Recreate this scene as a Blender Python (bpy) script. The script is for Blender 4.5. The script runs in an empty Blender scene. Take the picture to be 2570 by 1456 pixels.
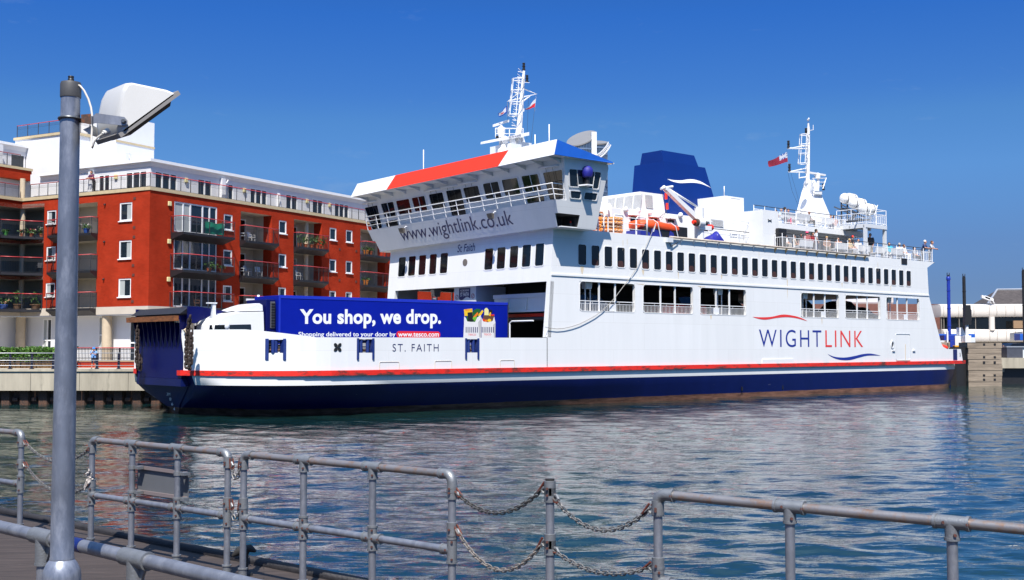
import bpy, bmesh, math, random
import numpy as np
from mathutils import Vector, Matrix
random.seed(7)
SC = bpy.context.scene
COL = SC.collection
rad = math.radians

# ------------------------------------------------------------------ camera, sky, sun, exposure
EYE = 3.64                                   # metres above the water
PITCH = math.atan(142 / 2900)
cam = bpy.data.cameras.new('camera'); cam.lens = 36 * 2900 / 2570; cam.sensor_width = 36
cam.clip_start = 0.2; cam.clip_end = 6000
cam_ob = bpy.data.objects.new('camera', cam); COL.objects.link(cam_ob)
cam_ob.location = (0, 0, EYE); cam_ob.rotation_euler = (math.pi / 2 + PITCH, 0, 0)
SC.camera = cam_ob

SUN_EL, SUN_AZ = 57.0, 181.0                 # compass style: 180 = straight behind the camera
world = bpy.data.worlds.new('World'); SC.world = world; world.use_nodes = True
wn = world.node_tree; wn.nodes.clear()
sky = wn.nodes.new('ShaderNodeTexSky'); sky.sky_type = 'NISHITA'; sky.sun_disc = False
sky.sun_elevation = rad(SUN_EL); sky.sun_rotation = rad(SUN_AZ)
sky.altitude = 0; sky.air_density = 1.0; sky.dust_density = 0.1; sky.ozone_density = 3.0
hsv = wn.nodes.new('ShaderNodeHueSaturation'); hsv.inputs['Saturation'].default_value = 1.0
hsv.inputs['Value'].default_value = 1.0
bg = wn.nodes.new('ShaderNodeBackground'); bg.inputs['Strength'].default_value = 0.078
wo = wn.nodes.new('ShaderNodeOutputWorld')
# thin wisps of cirrus, a property of the sky itself
tc = wn.nodes.new('ShaderNodeTexCoord'); mp = wn.nodes.new('ShaderNodeMapping'); mp.inputs['Scale'].default_value = (5, 5, 16)
nz = wn.nodes.new('ShaderNodeTexNoise'); nz.inputs['Scale'].default_value = 2.2; nz.inputs['Detail'].default_value = 7; nz.inputs['Roughness'].default_value = 0.62
cr = wn.nodes.new('ShaderNodeValToRGB'); cr.color_ramp.elements[0].position = 0.63; cr.color_ramp.elements[0].color = (0, 0, 0, 1)
cr.color_ramp.elements[1].position = 0.95; cr.color_ramp.elements[1].color = (.30, .30, .30, 1)
mx = wn.nodes.new('ShaderNodeMixRGB'); mx.inputs['Color2'].default_value = (3.6, 4.6, 5.6, 1)
# low sky deeper blue than the model's; upper sky brightened to lift the shade
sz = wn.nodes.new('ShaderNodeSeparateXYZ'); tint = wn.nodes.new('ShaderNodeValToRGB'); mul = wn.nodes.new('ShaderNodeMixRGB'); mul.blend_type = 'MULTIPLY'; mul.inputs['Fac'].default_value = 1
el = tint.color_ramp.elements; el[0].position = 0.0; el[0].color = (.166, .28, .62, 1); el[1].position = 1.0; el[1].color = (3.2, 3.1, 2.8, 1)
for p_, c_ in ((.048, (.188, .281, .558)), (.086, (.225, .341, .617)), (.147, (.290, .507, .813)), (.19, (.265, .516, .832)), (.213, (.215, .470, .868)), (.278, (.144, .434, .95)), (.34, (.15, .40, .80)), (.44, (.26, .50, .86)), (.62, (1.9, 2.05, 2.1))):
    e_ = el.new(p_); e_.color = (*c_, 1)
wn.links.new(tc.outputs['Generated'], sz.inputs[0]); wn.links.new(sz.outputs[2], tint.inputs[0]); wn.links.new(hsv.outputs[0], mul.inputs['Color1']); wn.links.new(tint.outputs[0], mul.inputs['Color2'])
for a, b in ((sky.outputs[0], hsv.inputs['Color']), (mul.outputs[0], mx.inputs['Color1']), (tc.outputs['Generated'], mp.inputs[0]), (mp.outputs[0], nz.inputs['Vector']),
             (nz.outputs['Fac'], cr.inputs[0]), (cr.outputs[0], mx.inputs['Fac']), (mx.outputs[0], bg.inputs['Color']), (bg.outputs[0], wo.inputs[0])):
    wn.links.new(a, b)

sun = bpy.data.lights.new('sun', 'SUN'); sun.energy = 5.0; sun.angle = rad(0.5); sun.color = (1.0, 0.95, 0.88)
sun_ob = bpy.data.objects.new('sun', sun); COL.objects.link(sun_ob)
_az = rad(SUN_AZ)
_to = Vector((math.sin(_az) * math.cos(rad(SUN_EL)), math.cos(_az) * math.cos(rad(SUN_EL)), math.sin(rad(SUN_EL))))
sun_ob.rotation_euler = _to.to_track_quat('Z', 'Y').to_euler(); sun_ob.location = (0, -20, 40)

vs = SC.view_settings; vs.view_transform = 'Standard'; vs.look = 'None'; vs.gamma = 1; vs.exposure = 0.66
SC.cycles.use_denoising = True; SC.cycles.max_bounces = 8; SC.cycles.caustics_reflective = False; SC.cycles.caustics_refractive = False
SC.cycles.sample_clamp_indirect = 6.0

# ------------------------------------------------------------------ survey of the photograph: pixel ray -> point on a known real plane
CAMP = Vector((0, 0, EYE))
def ray(x, y):
    vx, vy = (x - 1285) / 2900, -(y - 728) / 2900
    return Vector((vx, math.cos(PITCH) - vy * math.sin(PITCH), math.sin(PITCH) + vy * math.cos(PITCH)))
def on_plane(x, y, p, n):
    d = ray(x, y); return CAMP + d * ((p - CAMP).dot(n) / d.dot(n))
def at(x, y, Y): return on_plane(x, y, Vector((0, Y, 0)), Vector((0, 1, 0)))
def on_level(x, y, z): return on_plane(x, y, Vector((0, 0, z)), Vector((0, 0, 1)))
SH_ANG = rad(41); SH0 = Vector((-15.4, 54.8, 0))                    # the ferry: x along (bow to stern), y across, z up
S_ = Vector((math.cos(SH_ANG), math.sin(SH_ANG), 0)); B_ = Vector((-math.sin(SH_ANG), math.cos(SH_ANG), 0))
def sp(x, y, b=0.0):
    q = on_plane(x, y, SH0 + B_ * b, B_) - SH0; return (q.dot(S_), q.z)
def fp(x, y, a):
    q = on_plane(x, y, SH0 + S_ * a, S_) - SH0; return (q.dot(B_), q.z)
def dp(x, y, z):
    q = on_level(x, y, z) - SH0; return (q.dot(S_), q.dot(B_))
BL_ANG = rad(61.1); BL0 = Vector((-26.458, 84.0, 0))                # the flats: x along the right facade, y along the left one
R_ = Vector((math.cos(BL_ANG), math.sin(BL_ANG), 0)); Q_ = Vector((-math.sin(BL_ANG), math.cos(BL_ANG), 0))
def rp(x, y, off=0.0):
    q = on_plane(x, y, BL0 + Q_ * off, Q_) - BL0; return (q.dot(R_), q.z)
def lp(x, y, off=0.0):
    q = on_plane(x, y, BL0 + R_ * off, R_) - BL0; return (q.dot(Q_), q.z)

# ------------------------------------------------------------------ materials
MATS = {}
def mat(name, col, rough=0.5, metal=0.0, var=0.0, scale=3.0, stretch=(1, 1, 1), col2=None, lo=0.45, hi=0.62, bump=0.0, bscale=None, spec=0.5, alpha=None):
    if name in MATS: return MATS[name]
    m = bpy.data.materials.new(name); m.use_nodes = True; nt = m.node_tree; p = nt.nodes['Principled BSDF']
    p.inputs['Base Color'].default_value = (*col, 1); p.inputs['Roughness'].default_value = rough; p.inputs['Metallic'].default_value = metal
    p.inputs['Specular IOR Level'].default_value = spec
    if var or col2 or bump:
        t = nt.nodes.new('ShaderNodeTexCoord'); mp = nt.nodes.new('ShaderNodeMapping'); mp.inputs['Scale'].default_value = stretch
        nt.links.new(t.outputs['Object'], mp.inputs[0])
        n = nt.nodes.new('ShaderNodeTexNoise'); n.inputs['Scale'].default_value = scale; n.inputs['Detail'].default_value = 6; n.inputs['Roughness'].default_value = .62
        nt.links.new(mp.outputs[0], n.inputs['Vector'])
        last = None
        if var:
            r = nt.nodes.new('ShaderNodeValToRGB'); e = r.color_ramp.elements
            e[0].position = .28; e[1].position = .72
            e[0].color = (*[c * (1 - var) for c in col], 1); e[1].color = (*[min(1, c * (1 + var)) for c in col], 1)
            nt.links.new(n.outputs['Fac'], r.inputs[0]); last = r.outputs[0]
        if col2:
            n2 = nt.nodes.new('ShaderNodeTexNoise'); n2.inputs['Scale'].default_value = scale * 1.7; n2.inputs['Detail'].default_value = 8; n2.inputs['Roughness'].default_value = .7
            nt.links.new(mp.outputs[0], n2.inputs['Vector'])
            r2 = nt.nodes.new('ShaderNodeValToRGB'); r2.color_ramp.elements[0].position = lo; r2.color_ramp.elements[1].position = hi
            nt.links.new(n2.outputs['Fac'], r2.inputs[0])
            x = nt.nodes.new('ShaderNodeMixRGB'); x.inputs['Color1'].default_value = (*col, 1); x.inputs['Color2'].default_value = (*col2, 1)
            if last: nt.links.new(last, x.inputs['Color1'])
            nt.links.new(r2.outputs[0], x.inputs['Fac']); last = x.outputs[0]
        if last: nt.links.new(last, p.inputs['Base Color'])
        if bump:
            b = nt.nodes.new('ShaderNodeBump'); b.inputs['Strength'].default_value = bump; b.inputs['Distance'].default_value = .02
            nb = nt.nodes.new('ShaderNodeTexNoise'); nb.inputs['Scale'].default_value = bscale or scale * 4; nb.inputs['Detail'].default_value = 4
            nt.links.new(mp.outputs[0], nb.inputs['Vector']); nt.links.new(nb.outputs['Fac'], b.inputs['Height']); nt.links.new(b.outputs[0], p.inputs['Normal'])
    MATS[name] = m
    return m
def ship_paint():
    m = mat('ship_white', (.765, .765, .755), .35, var=.035, scale=.9, stretch=(1.4, 1.4, .16), col2=(.62, .50, .34), lo=.68, hi=.95, bump=.16, bscale=.7); nt = m.node_tree; L = nt.links.new; p = nt.nodes['Principled BSDF']
    t = nt.nodes.new('ShaderNodeTexCoord'); sx = nt.nodes.new('ShaderNodeSeparateXYZ'); ad = nt.nodes.new('ShaderNodeMath'); cx = nt.nodes.new('ShaderNodeCombineXYZ'); b = nt.nodes.new('ShaderNodeTexBrick')
    L(t.outputs['Object'], sx.inputs[0]); L(sx.outputs[0], ad.inputs[0]); L(sx.outputs[1], ad.inputs[1]); L(ad.outputs[0], cx.inputs[0]); L(sx.outputs[2], cx.inputs[1]); L(cx.outputs[0], b.inputs['Vector'])
    b.inputs['Color1'].default_value = (1, 1, 1, 1); b.inputs['Color2'].default_value = (.975, .975, .97, 1); b.inputs['Mortar'].default_value = (.86, .85, .83, 1); b.inputs['Scale'].default_value = 1; b.inputs['Brick Width'].default_value = 5.8; b.inputs['Row Height'].default_value = 1.72; b.inputs['Mortar Size'].default_value = .012; b.inputs['Mortar Smooth'].default_value = .6
    x = nt.nodes.new('ShaderNodeMixRGB'); x.blend_type = 'MULTIPLY'; x.inputs['Fac'].default_value = 1; src = p.inputs['Base Color'].links[0].from_socket; L(src, x.inputs['Color1']); L(b.outputs['Color'], x.inputs['Color2']); L(x.outputs[0], p.inputs['Base Color']); return m
W_PAINT = ship_paint()
W_CLEAN = mat('clean_white', (.74, .74, .74), .4, var=.02, scale=2)
W_GREY = mat('grey_white', (.62, .64, .66), .45, var=.04, scale=1)
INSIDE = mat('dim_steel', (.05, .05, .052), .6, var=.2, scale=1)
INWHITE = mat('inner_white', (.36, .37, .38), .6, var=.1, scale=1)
NAVY = mat('navy_paint', (.002, .004, .070), .4, var=.18, scale=.6, stretch=(1, 1, .4), spec=.25)
BLUE = mat('blue_paint', (.012, .09, .42), .35, var=.08, scale=1.5)
RED = mat('red_paint', (.75, .035, .012), .4, var=.08, scale=1.2, col2=(.7, .55, .5), lo=.70, hi=.74)
ORANGE = mat('orange_fabric', (.80, .080, .012), .5, var=.08, scale=4, bump=.25, bscale=6)
BLACK = mat('black_paint', (.012, .012, .013), .45, var=.2, scale=3)
RUBBER = mat('dark_rubber', (.02, .019, .018), .7, var=.3, scale=6)
RUST = mat('rusty_steel', (.12, .055, .03), .8, var=.45, scale=9, col2=(.035, .025, .022), lo=.4, hi=.6, bump=.3)
GALV = mat('galvanised', (.24, .25, .28), .42, .6, var=.24, scale=9, stretch=(1, 1, .5), col2=(.38, .385, .40), lo=.50, hi=.75, bump=.08, bscale=60)
GALVP = mat('galvanised_pole', (.19, .21, .255), .38, .55, var=.28, scale=7, stretch=(1.4, 1.4, .45), col2=(.36, .375, .42), lo=.47, hi=.72, bump=.05, bscale=40)
GALVR = mat('galvanised_worn', (.29, .27, .26), .40, .6, var=.18, scale=5, col2=(.34, .15, .05), lo=.50, hi=.72, bump=.08, bscale=60)
CAST = mat('cast_fitting', (.22, .228, .235), .48, .55, var=.14, scale=14, bump=.15, bscale=90)
GLASS = mat('window_glass', (.006, .008, .010), .04, spec=.55)
GLASSB = mat('blue_glass', (.012, .02, .03), .03, spec=.7)
CURTAIN = mat('curtain_fabric', (.35, .37, .36), .9, var=.2, scale=8, stretch=(6, 6, .2))
LETTER = mat('dark_blue_letter', (.010, .016, .10), .4)
LETTERW = mat('white_letter', (.82, .82, .82), .4)
LETTERR = mat('red_letter', (.72, .02, .03), .4)
CREAM = mat('cream_panel', (.62, .58, .53), .6, var=.05, scale=.6, bump=.05)

# ------------------------------------------------------------------ mesh helpers
class MB:
    def __init__(s): s.v = []; s.f = []; s.m = []; s.mats = []; s.cur = 0; s.smooth = []; s.sm = False
    def use(s, m):
        if m not in s.mats: s.mats.append(m)
        s.cur = s.mats.index(m); return s
    def add(s, vs, fs, sm=None):
        o = len(s.v); s.v += [tuple(p) for p in vs]
        for f in fs: s.f.append([i + o for i in f]); s.m.append(s.cur); s.smooth.append(s.sm if sm is None else sm)
        return s
    def quad(s, a, b, c, d): return s.add([a, b, c, d], [(0, 1, 2, 3)])
    def box(s, x0, x1, y0, y1, z0, z1):
        v = [(x, y, z) for z in (z0, z1) for x, y in ((x0, y0), (x1, y0), (x1, y1), (x0, y1))]
        return s.add(v, [(3, 2, 1, 0), (4, 5, 6, 7), (0, 1, 5, 4), (1, 2, 6, 5), (2, 3, 7, 6), (3, 0, 4, 7)])
    def hexa(s, low, top):                      # two quads of points
        return s.add(list(low) + list(top), [(3, 2, 1, 0), (4, 5, 6, 7), (0, 1, 5, 4), (1, 2, 6, 5), (2, 3, 7, 6), (3, 0, 4, 7)])
    def prism(s, pts, d):                       # polygon of 3-D points pushed by vector d
        n = len(pts); d = Vector(d); a = [Vector(p) for p in pts]; b = [p + d for p in a]
        return s.add(a + b, [tuple(range(n - 1, -1, -1)), tuple(range(n, 2 * n))] + [(i, (i + 1) % n, n + (i + 1) % n, n + i) for i in range(n)])
    def tube(s, pts, r, n=8, caps=True, closed=False):
        pts = [Vector(p) for p in pts]; k = len(pts); rs = r if isinstance(r, (list, tuple)) else [r] * k
        vs = []; ref = None
        for i, p in enumerate(pts):
            if closed: t = pts[(i + 1) % k] - pts[i - 1]
            else: t = (pts[min(i + 1, k - 1)] - pts[max(i - 1, 0)])
            t.normalize()
            if ref is None:
                ref = Vector((0, 0, 1)) if abs(t.z) < .9 else Vector((1, 0, 0))
            u = ref - t * ref.dot(t); u.normalize(); w = t.cross(u); ref = u
            for j in range(n):
                an = 2 * math.pi * j / n; vs.append(p + (u * math.cos(an) + w * math.sin(an)) * rs[i])
        fs = []
        for i in range(k if closed else k - 1):
            i2 = (i + 1) % k
            for j in range(n): fs.append((i * n + j, i * n + (j + 1) % n, i2 * n + (j + 1) % n, i2 * n + j))
        s.add(vs, fs, n >= 6)
        if caps and not closed:
            o = len(s.v) - len(vs)
            for ring, fl in ((0, True), (k - 1, False)):
                ids = [o + ring * n + j for j in range(n)]; s.f.append(ids[::-1] if fl else ids); s.m.append(s.cur); s.smooth.append(False)
        return s
    def cyl(s, p0, p1, r, n=12, r2=None): return s.tube([p0, p1], [r, r if r2 is None else r2], n)
    def lathe(s, c, prof, n=20, axis='Z'):      # profile (r, h) about an axis through c
        pts = []
        c = Vector(c)
        for r, h in prof:
            for j in range(n):
                a = 2 * math.pi * j / n
                if axis == 'Z': p = Vector((r * math.cos(a), r * math.sin(a), h))
                elif axis == 'Y': p = Vector((r * math.cos(a), -h, r * math.sin(a)))
                else: p = Vector((h, r * math.cos(a), r * math.sin(a)))
                pts.append(c + p)
        k = len(prof); fs = [(i * n + j, i * n + (j + 1) % n, (i + 1) * n + (j + 1) % n, (i + 1) * n + j) for i in range(k - 1) for j in range(n)]
        s.add(pts, fs, True)
        o = len(s.v) - len(pts)
        for ring, fl in ((0, True), (k - 1, False)):
            if prof[ring][0] > 1e-4:
                ids = [o + ring * n + j for j in range(n)]; s.f.append(ids[::-1] if fl else ids); s.m.append(s.cur); s.smooth.append(False)
        return s
    def ball(s, c, r, n=10, sq=(1, 1, 1)):
        k = max(5, n // 2 + 1); c = Vector(c); vs = []
        for i in range(k + 1):
            ph = math.pi * i / k
            for j in range(n):
                a = 2 * math.pi * j / n
                vs.append(c + Vector((math.sin(ph) * math.cos(a) * sq[0], math.sin(ph) * math.sin(a) * sq[1], math.cos(ph) * sq[2])) * r)
        return s.add(vs, [(i * n + j, (i + 1) * n + j, (i + 1) * n + (j + 1) % n, i * n + (j + 1) % n) for i in range(k) for j in range(n)], True)
    def loft(s, rings, closed_ring=True, caps=True, sm=True):
        n = len(rings[0]); vs = [p for r in rings for p in r]; fs = []
        for i in range(len(rings) - 1):
            for j in range(n if closed_ring else n - 1):
                fs.append((i * n + j, i * n + (j + 1) % n, (i + 1) * n + (j + 1) % n, (i + 1) * n + j))
        s.add(vs, fs, sm)
        if caps and closed_ring:
            o = len(s.v) - len(vs); m = len(rings)
            s.f.append([o + j for j in range(n)][::-1]); s.m.append(s.cur); s.smooth.append(False)
            s.f.append([o + (m - 1) * n + j for j in range(n)]); s.m.append(s.cur); s.smooth.append(False)
        return s
    def mesh(s, name):
        me = bpy.data.meshes.new(name); me.from_pydata(s.v, [], s.f)
        for m in s.mats: me.materials.append(m)
        me.polygons.foreach_set('material_index', s.m); me.polygons.foreach_set('use_smooth', s.smooth)
        bm = bmesh.new(); bm.from_mesh(me); bmesh.ops.remove_doubles(bm, verts=bm.verts, dist=1e-5); bmesh.ops.recalc_face_normals(bm, faces=bm.faces)
        if any(s.smooth):
            for e in bm.edges:
                if len(e.link_faces) != 2 or e.calc_face_angle(0) > .66: e.smooth = False
        bm.to_mesh(me); bm.free(); me.update(); return me
    def build(s, name, m=None, parent=None, bevel=0, rawn=False):
        if m is not None and not s.mats: s.mats = [m]
        me = s.mesh(name)
        if bevel:
            bm = bmesh.new(); bm.from_mesh(me)
            ed = [e for e in bm.edges if len(e.link_faces) == 2 and e.calc_face_angle(0) > .6]
            bmesh.ops.bevel(bm, geom=ed, offset=bevel, segments=2, affect='EDGES', profile=.5, clamp_overlap=True); bm.to_mesh(me); bm.free()
        return link(bpy.data.objects.new(name, me), parent)
def link(o, parent=None):
    COL.objects.link(o)
    if parent is not None: o.parent = parent
    return o
def tag(o, label, cat, group=None):
    o['label'] = label; o['category'] = cat
    if group: o['group'] = group
    return o
def thing(name, label, cat, loc=(0, 0, 0), rz=0.0, group=None):
    o = bpy.data.objects.new(name, None); o.empty_display_size = .3; COL.objects.link(o); o.location = loc; o.rotation_euler = (0, 0, rz)
    return tag(o, label, cat, group)
def kind(o, k): o['kind'] = k; return o
def kids(o): return [c for c in bpy.data.objects if c.parent is o]
def copy_tree(o, parent=None, ch=None):
    c = o.copy(); COL.objects.link(c)
    if parent is not None: c.parent = parent
    for k in kids(o): copy_tree(k, c)
    return c
def material_on(o, m):
    o.material_slots[0].link = 'OBJECT'; o.material_slots[0].material = m

def holed(mb, P, u0, u1, v0, v1, holes, depth=None, rim=None):
    """a flat wall P(u, v) with rectangular holes; depth = vector of the reveals"""
    us = sorted({u0, u1, *[h[0] for h in holes], *[h[1] for h in holes]}); us = [u for u in us if u0 <= u <= u1]
    for a, b in zip(us, us[1:]):
        hs = sorted([h for h in holes if h[0] < (a + b) / 2 < h[1]], key=lambda h: h[2]); v = v0
        for h in hs:
            if h[2] > v + 1e-6: mb.quad(P(a, v), P(b, v), P(b, h[2]), P(a, h[2]))
            v = h[3]
        if v < v1 - 1e-6: mb.quad(P(a, v), P(b, v), P(b, v1), P(a, v1))
    if depth is not None:
        if rim: mb.use(rim)
        for a, b, c, d in [h[:4] for h in holes]:
            cs = [P(a, c), P(b, c), P(b, d), P(a, d)]; cs = [Vector(p) for p in cs]
            for i in range(4):
                p, q = cs[i], cs[(i + 1) % 4]; mb.quad(p, q, q + depth, p + depth)
def rrect(u0, u1, v0, v1, r, n=4):
    out = []
    for cx, cy, a0 in ((u1 - r, v1 - r, 0), (u0 + r, v1 - r, 90), (u0 + r, v0 + r, 180), (u1 - r, v0 + r, 270)):
        for i in range(n + 1):
            a = rad(a0 + 90 * i / n); out.append((cx + r * math.cos(a), cy + r * math.sin(a)))
    return out
def ring(mb, P, inner, outer, d):
    """a flat rounded frame from two matching outlines, given thickness by vector d"""
    n = len(inner); d = Vector(d); i0 = [Vector(P(*p)) for p in inner]; o0 = [Vector(P(*p)) for p in outer]
    i1 = [p + d for p in i0]; o1 = [p + d for p in o0]; fs = []
    for k in range(n):
        q = (k + 1) % n
        fs += [(k, q, n + q, n + k), (2 * n + q, 2 * n + k, 3 * n + k, 3 * n + q), (k, 2 * n + k, 2 * n + q, q), (n + q, 3 * n + q, 3 * n + k, n + k)]
    mb.add(i0 + o0 + i1 + o1, fs)
def text_mesh(body, P, u0, u1, v0, v1, bold=0.0, thick=.01, nrm=(0, -1, 0), shear=0.0, spacing=1.0, mb=None, ref=None):
    """lettering fitted into the rectangle u0..u1, v0..v1 of the wall P; nrm points out of the wall"""
    cu = bpy.data.curves.new('lettering', 'FONT'); cu.body = body; cu.size = 1; cu.offset = bold; cu.space_character = spacing; cu.resolution_u = 5; cu.shear = shear
    ob = bpy.data.objects.new('lettering', cu); COL.objects.link(ob)
    dg = bpy.context.evaluated_depsgraph_get(); me = bpy.data.meshes.new_from_object(ob.evaluated_get(dg)); bpy.data.objects.remove(ob)
    co = [v.co.copy() for v in me.vertices]; fs = [tuple(p.vertices) for p in me.polygons]; bpy.data.meshes.remove(me)
    xs = [c.x for c in co]; ys = [c.y for c in co]; x0, x1, y0, y1 = min(xs), max(xs), min(ys), max(ys); nrm = Vector(nrm)
    if mb is None: mb = MB()
    f = lambda c: Vector(P(u0 + (c.x - x0) / (x1 - x0) * (u1 - u0), v0 + (c.y - y0) / (y1 - y0) * (v1 - v0)))
    mb.add([f(c) + nrm * thick for c in co], fs)
    return mb
# ------------------------------------------------------------------ water, land, deck (the setting)
def water_material():
    m = bpy.data.materials.new('harbour_water'); m.use_nodes = True; nt = m.node_tree; p = nt.nodes['Principled BSDF']
    p.inputs['Base Color'].default_value = (.008, .034, .034, 1); p.inputs['Roughness'].default_value = .03; p.inputs['IOR'].default_value = 2.0
    p.inputs['Specular IOR Level'].default_value = .5
    t = nt.nodes.new('ShaderNodeTexCoord'); prev = None
    for scale, st, stren, dist in ((1.6, (.6, 1.8, 1), .34, .10), (5.5, (.6, 1.7, 1), .20, .022)):
        mp = nt.nodes.new('ShaderNodeMapping'); mp.inputs['Scale'].default_value = st; nt.links.new(t.outputs['Object'], mp.inputs[0])
        n = nt.nodes.new('ShaderNodeTexNoise'); n.inputs['Scale'].default_value = scale; n.inputs['Detail'].default_value = 3; n.inputs['Roughness'].default_value = .5; n.inputs['Distortion'].default_value = .4
        nt.links.new(mp.outputs[0], n.inputs['Vector'])
        b = nt.nodes.new('ShaderNodeBump'); b.inputs['Strength'].default_value = stren; b.inputs['Distance'].default_value = dist
        nt.links.new(n.outputs['Fac'], b.inputs['Height'])
        if prev: nt.links.new(prev.outputs[0], b.inputs['Normal'])
        prev = b
    nt.links.new(prev.outputs[0], p.inputs['Normal'])
    # slow patches of clearer and murkier green water
    n = nt.nodes.new('ShaderNodeTexNoise'); n.inputs['Scale'].default_value = .06; n.inputs['Detail'].default_value = 3; nt.links.new(t.outputs['Object'], n.inputs['Vector'])
    r = nt.nodes.new('ShaderNodeValToRGB'); r.color_ramp.elements[0].color = (.003, .017, .019, 1); r.color_ramp.elements[1].color = (.008, .030, .026, 1)
    r.color_ramp.elements[0].position = .35; r.color_ramp.elements[1].position = .65
    nt.links.new(n.outputs['Fac'], r.inputs[0]); nt.links.new(r.outputs[0], p.inputs['Base Color'])
    return m
def build_water():
    r = [4.0]
    while r[-1] < 1500:
        x = r[-1]; r.append(x * (1 + (.03 if x < 13 else .0058 if x < 115 else .06)))
    r = np.array(r); th = np.linspace(rad(-72), rad(72), 900); R, T = np.meshgrid(r, th, indexing='ij')
    X = R * np.sin(T); Y = R * np.cos(T); Z = np.zeros_like(X); g = np.random.default_rng(5)
    for i in range(64):
        lam = .36 * (5.0 / .36) ** g.random(); an = g.normal(rad(12), .62); k = 2 * math.pi / lam
        amp = .0034 * lam ** .75 / (1 + lam / 5.0); ph = g.random() * 6.28
        fade = np.clip((lam / (R * .0062) - 2.0) / 2.2, 0, 1)
        s = np.sin(k * (X * math.sin(an) + Y * math.cos(an)) + ph + .6 * np.sin(.35 * X + i) + .5 * np.sin(.27 * Y + 2 * i))
        Z += fade * amp * s
    calm = .55 + .45 * np.sin(.11 * X + 1.3 * np.sin(.07 * Y)) * np.sin(.09 * Y + .6)
    Z *= (.75 + .5 * calm); Z[R > 200] = 0
    n, k = R.shape; co = np.stack([X, Y, Z], -1).reshape(-1, 3)
    idx = np.arange(n * k).reshape(n, k); q = np.stack([idx[:-1, :-1], idx[:-1, 1:], idx[1:, 1:], idx[1:, :-1]], -1).reshape(-1, 4)
    me = bpy.data.meshes.new('water'); me.vertices.add(len(co)); me.vertices.foreach_set('co', co.ravel())
    me.loops.add(q.size); me.loops.foreach_set('vertex_index', q.ravel().astype(np.int32)); me.polygons.add(len(q))
    me.polygons.foreach_set('loop_start', (np.arange(len(q)) * 4).astype(np.int32)); me.polygons.foreach_set('use_smooth', np.ones(len(q), bool))
    me.update(calc_edges=True); me.materials.append(water_material())
    return kind(link(bpy.data.objects.new('water', me)), 'structure')
build_water()

CONC = mat('quay_concrete', (.38, .34, .26), .85, var=.25, scale=1.2, stretch=(1, 1, .18), col2=(.09, .085, .07), lo=.56, hi=.80, bump=.2, bscale=12)
PAVE = mat('promenade_paving', (.40, .36, .30), .85, var=.12, scale=2, bump=.1)
QZ = 2.2
def quay_y(x): return 72.7 + .012 * (x + 30)
# land behind the left quay, and behind everything to the horizon
mb = MB(); mb.use(PAVE)
pl = [(-400, quay_y(-400) + .85), (-19.0, quay_y(-19) + .85), (-10.0, 88.0), (16.0, 130.0), (60, 133), (400, 133), (1500, 600), (1500, 2500), (-1500, 2500), (-1500, 75)]
mb.prism([(x, y, -1.0) for x, y in pl], (0, 0, QZ + 1.0)); kind(mb.build('ground'), 'structure')

# quay wall: overhanging concrete capping above a recessed sheet-pile face
qw = thing('quay_wall', 'long pale concrete quay wall above rusty sheet piles below the promenade', 'quay wall', (0, 0, 0))
mb = MB(); mb.use(CONC)
xs = [-140 + 3.05 * i for i in range(41)]
for a, b in zip(xs, xs[1:]):
    if a > -19: break
    b = min(b, -18.9); g_ = .012
    mb.hexa([(a + g_, quay_y(a) - .02, .88), (b - g_, quay_y(b) - .02, .88), (b - g_, quay_y(b) + .9, .88), (a + g_, quay_y(a) + .9, .88)],
            [(a + g_, quay_y(a) - .02, QZ - .12), (b - g_, quay_y(b) - .02, QZ - .12), (b - g_, quay_y(b) + .9, QZ - .12), (a + g_, quay_y(a) + .9, QZ - .12)])
mb.build('concrete_face', None, qw)
mb = MB(); mb.use(CONC); mb.hexa([(-140, quay_y(-140) - .10, QZ - .12), (-18.8, quay_y(-18.8) - .10, QZ - .12), (-18.8, quay_y(-18.8) + .9, QZ - .12), (-140, quay_y(-140) + .9, QZ - .12)],
                                 [(-140, quay_y(-140) - .10, QZ + .03), (-18.8, quay_y(-18.8) - .10, QZ + .03), (-18.8, quay_y(-18.8) + .9, QZ + .03), (-140, quay_y(-140) + .9, QZ + .03)])
mb.build('coping', None, qw)
mb = MB(); mb.use(RUST); p = 1.18; prof = []
x = -140.0
while x < -18.9:
    prof += [(x, .28), (x + .22 * p, .28), (x + .36 * p, -.0), (x + .78 * p, -.0), (x + .92 * p, .28)]; x += p
top = [(a, quay_y(a) + .40 + b, .86) for a, b in prof]; bot = [(a, quay_y(a) + .40 + b, -1.0) for a, b in prof]
for i in range(len(top) - 1): mb.quad(bot[i], bot[i + 1], top[i + 1], top[i])
mb.build('sheet_piling', None, qw)
mb = MB(); mb.use(RUST); x = -140.0
while x < -19:
    mb.box(x + .95 * p, x + 1.22 * p, quay_y(x) + .42, quay_y(x) + .68, .22, .42); x += p
w_ = mb.build('waling_blocks', RUST, qw); w_['kind'] = 'stuff'
mb = MB(); mb.use(CONC); mb.hexa([(-19, 73.0, -1), (-18.9, 73.0, -1), (-9.9, 88, -1), (-10, 88, -1)], [(-19, 73.0, QZ - .1), (-18.9, 73.0, QZ - .1), (-9.9, 88, QZ - .1), (-10, 88, QZ - .1)]); mb.build('return_face', None, qw)

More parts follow.
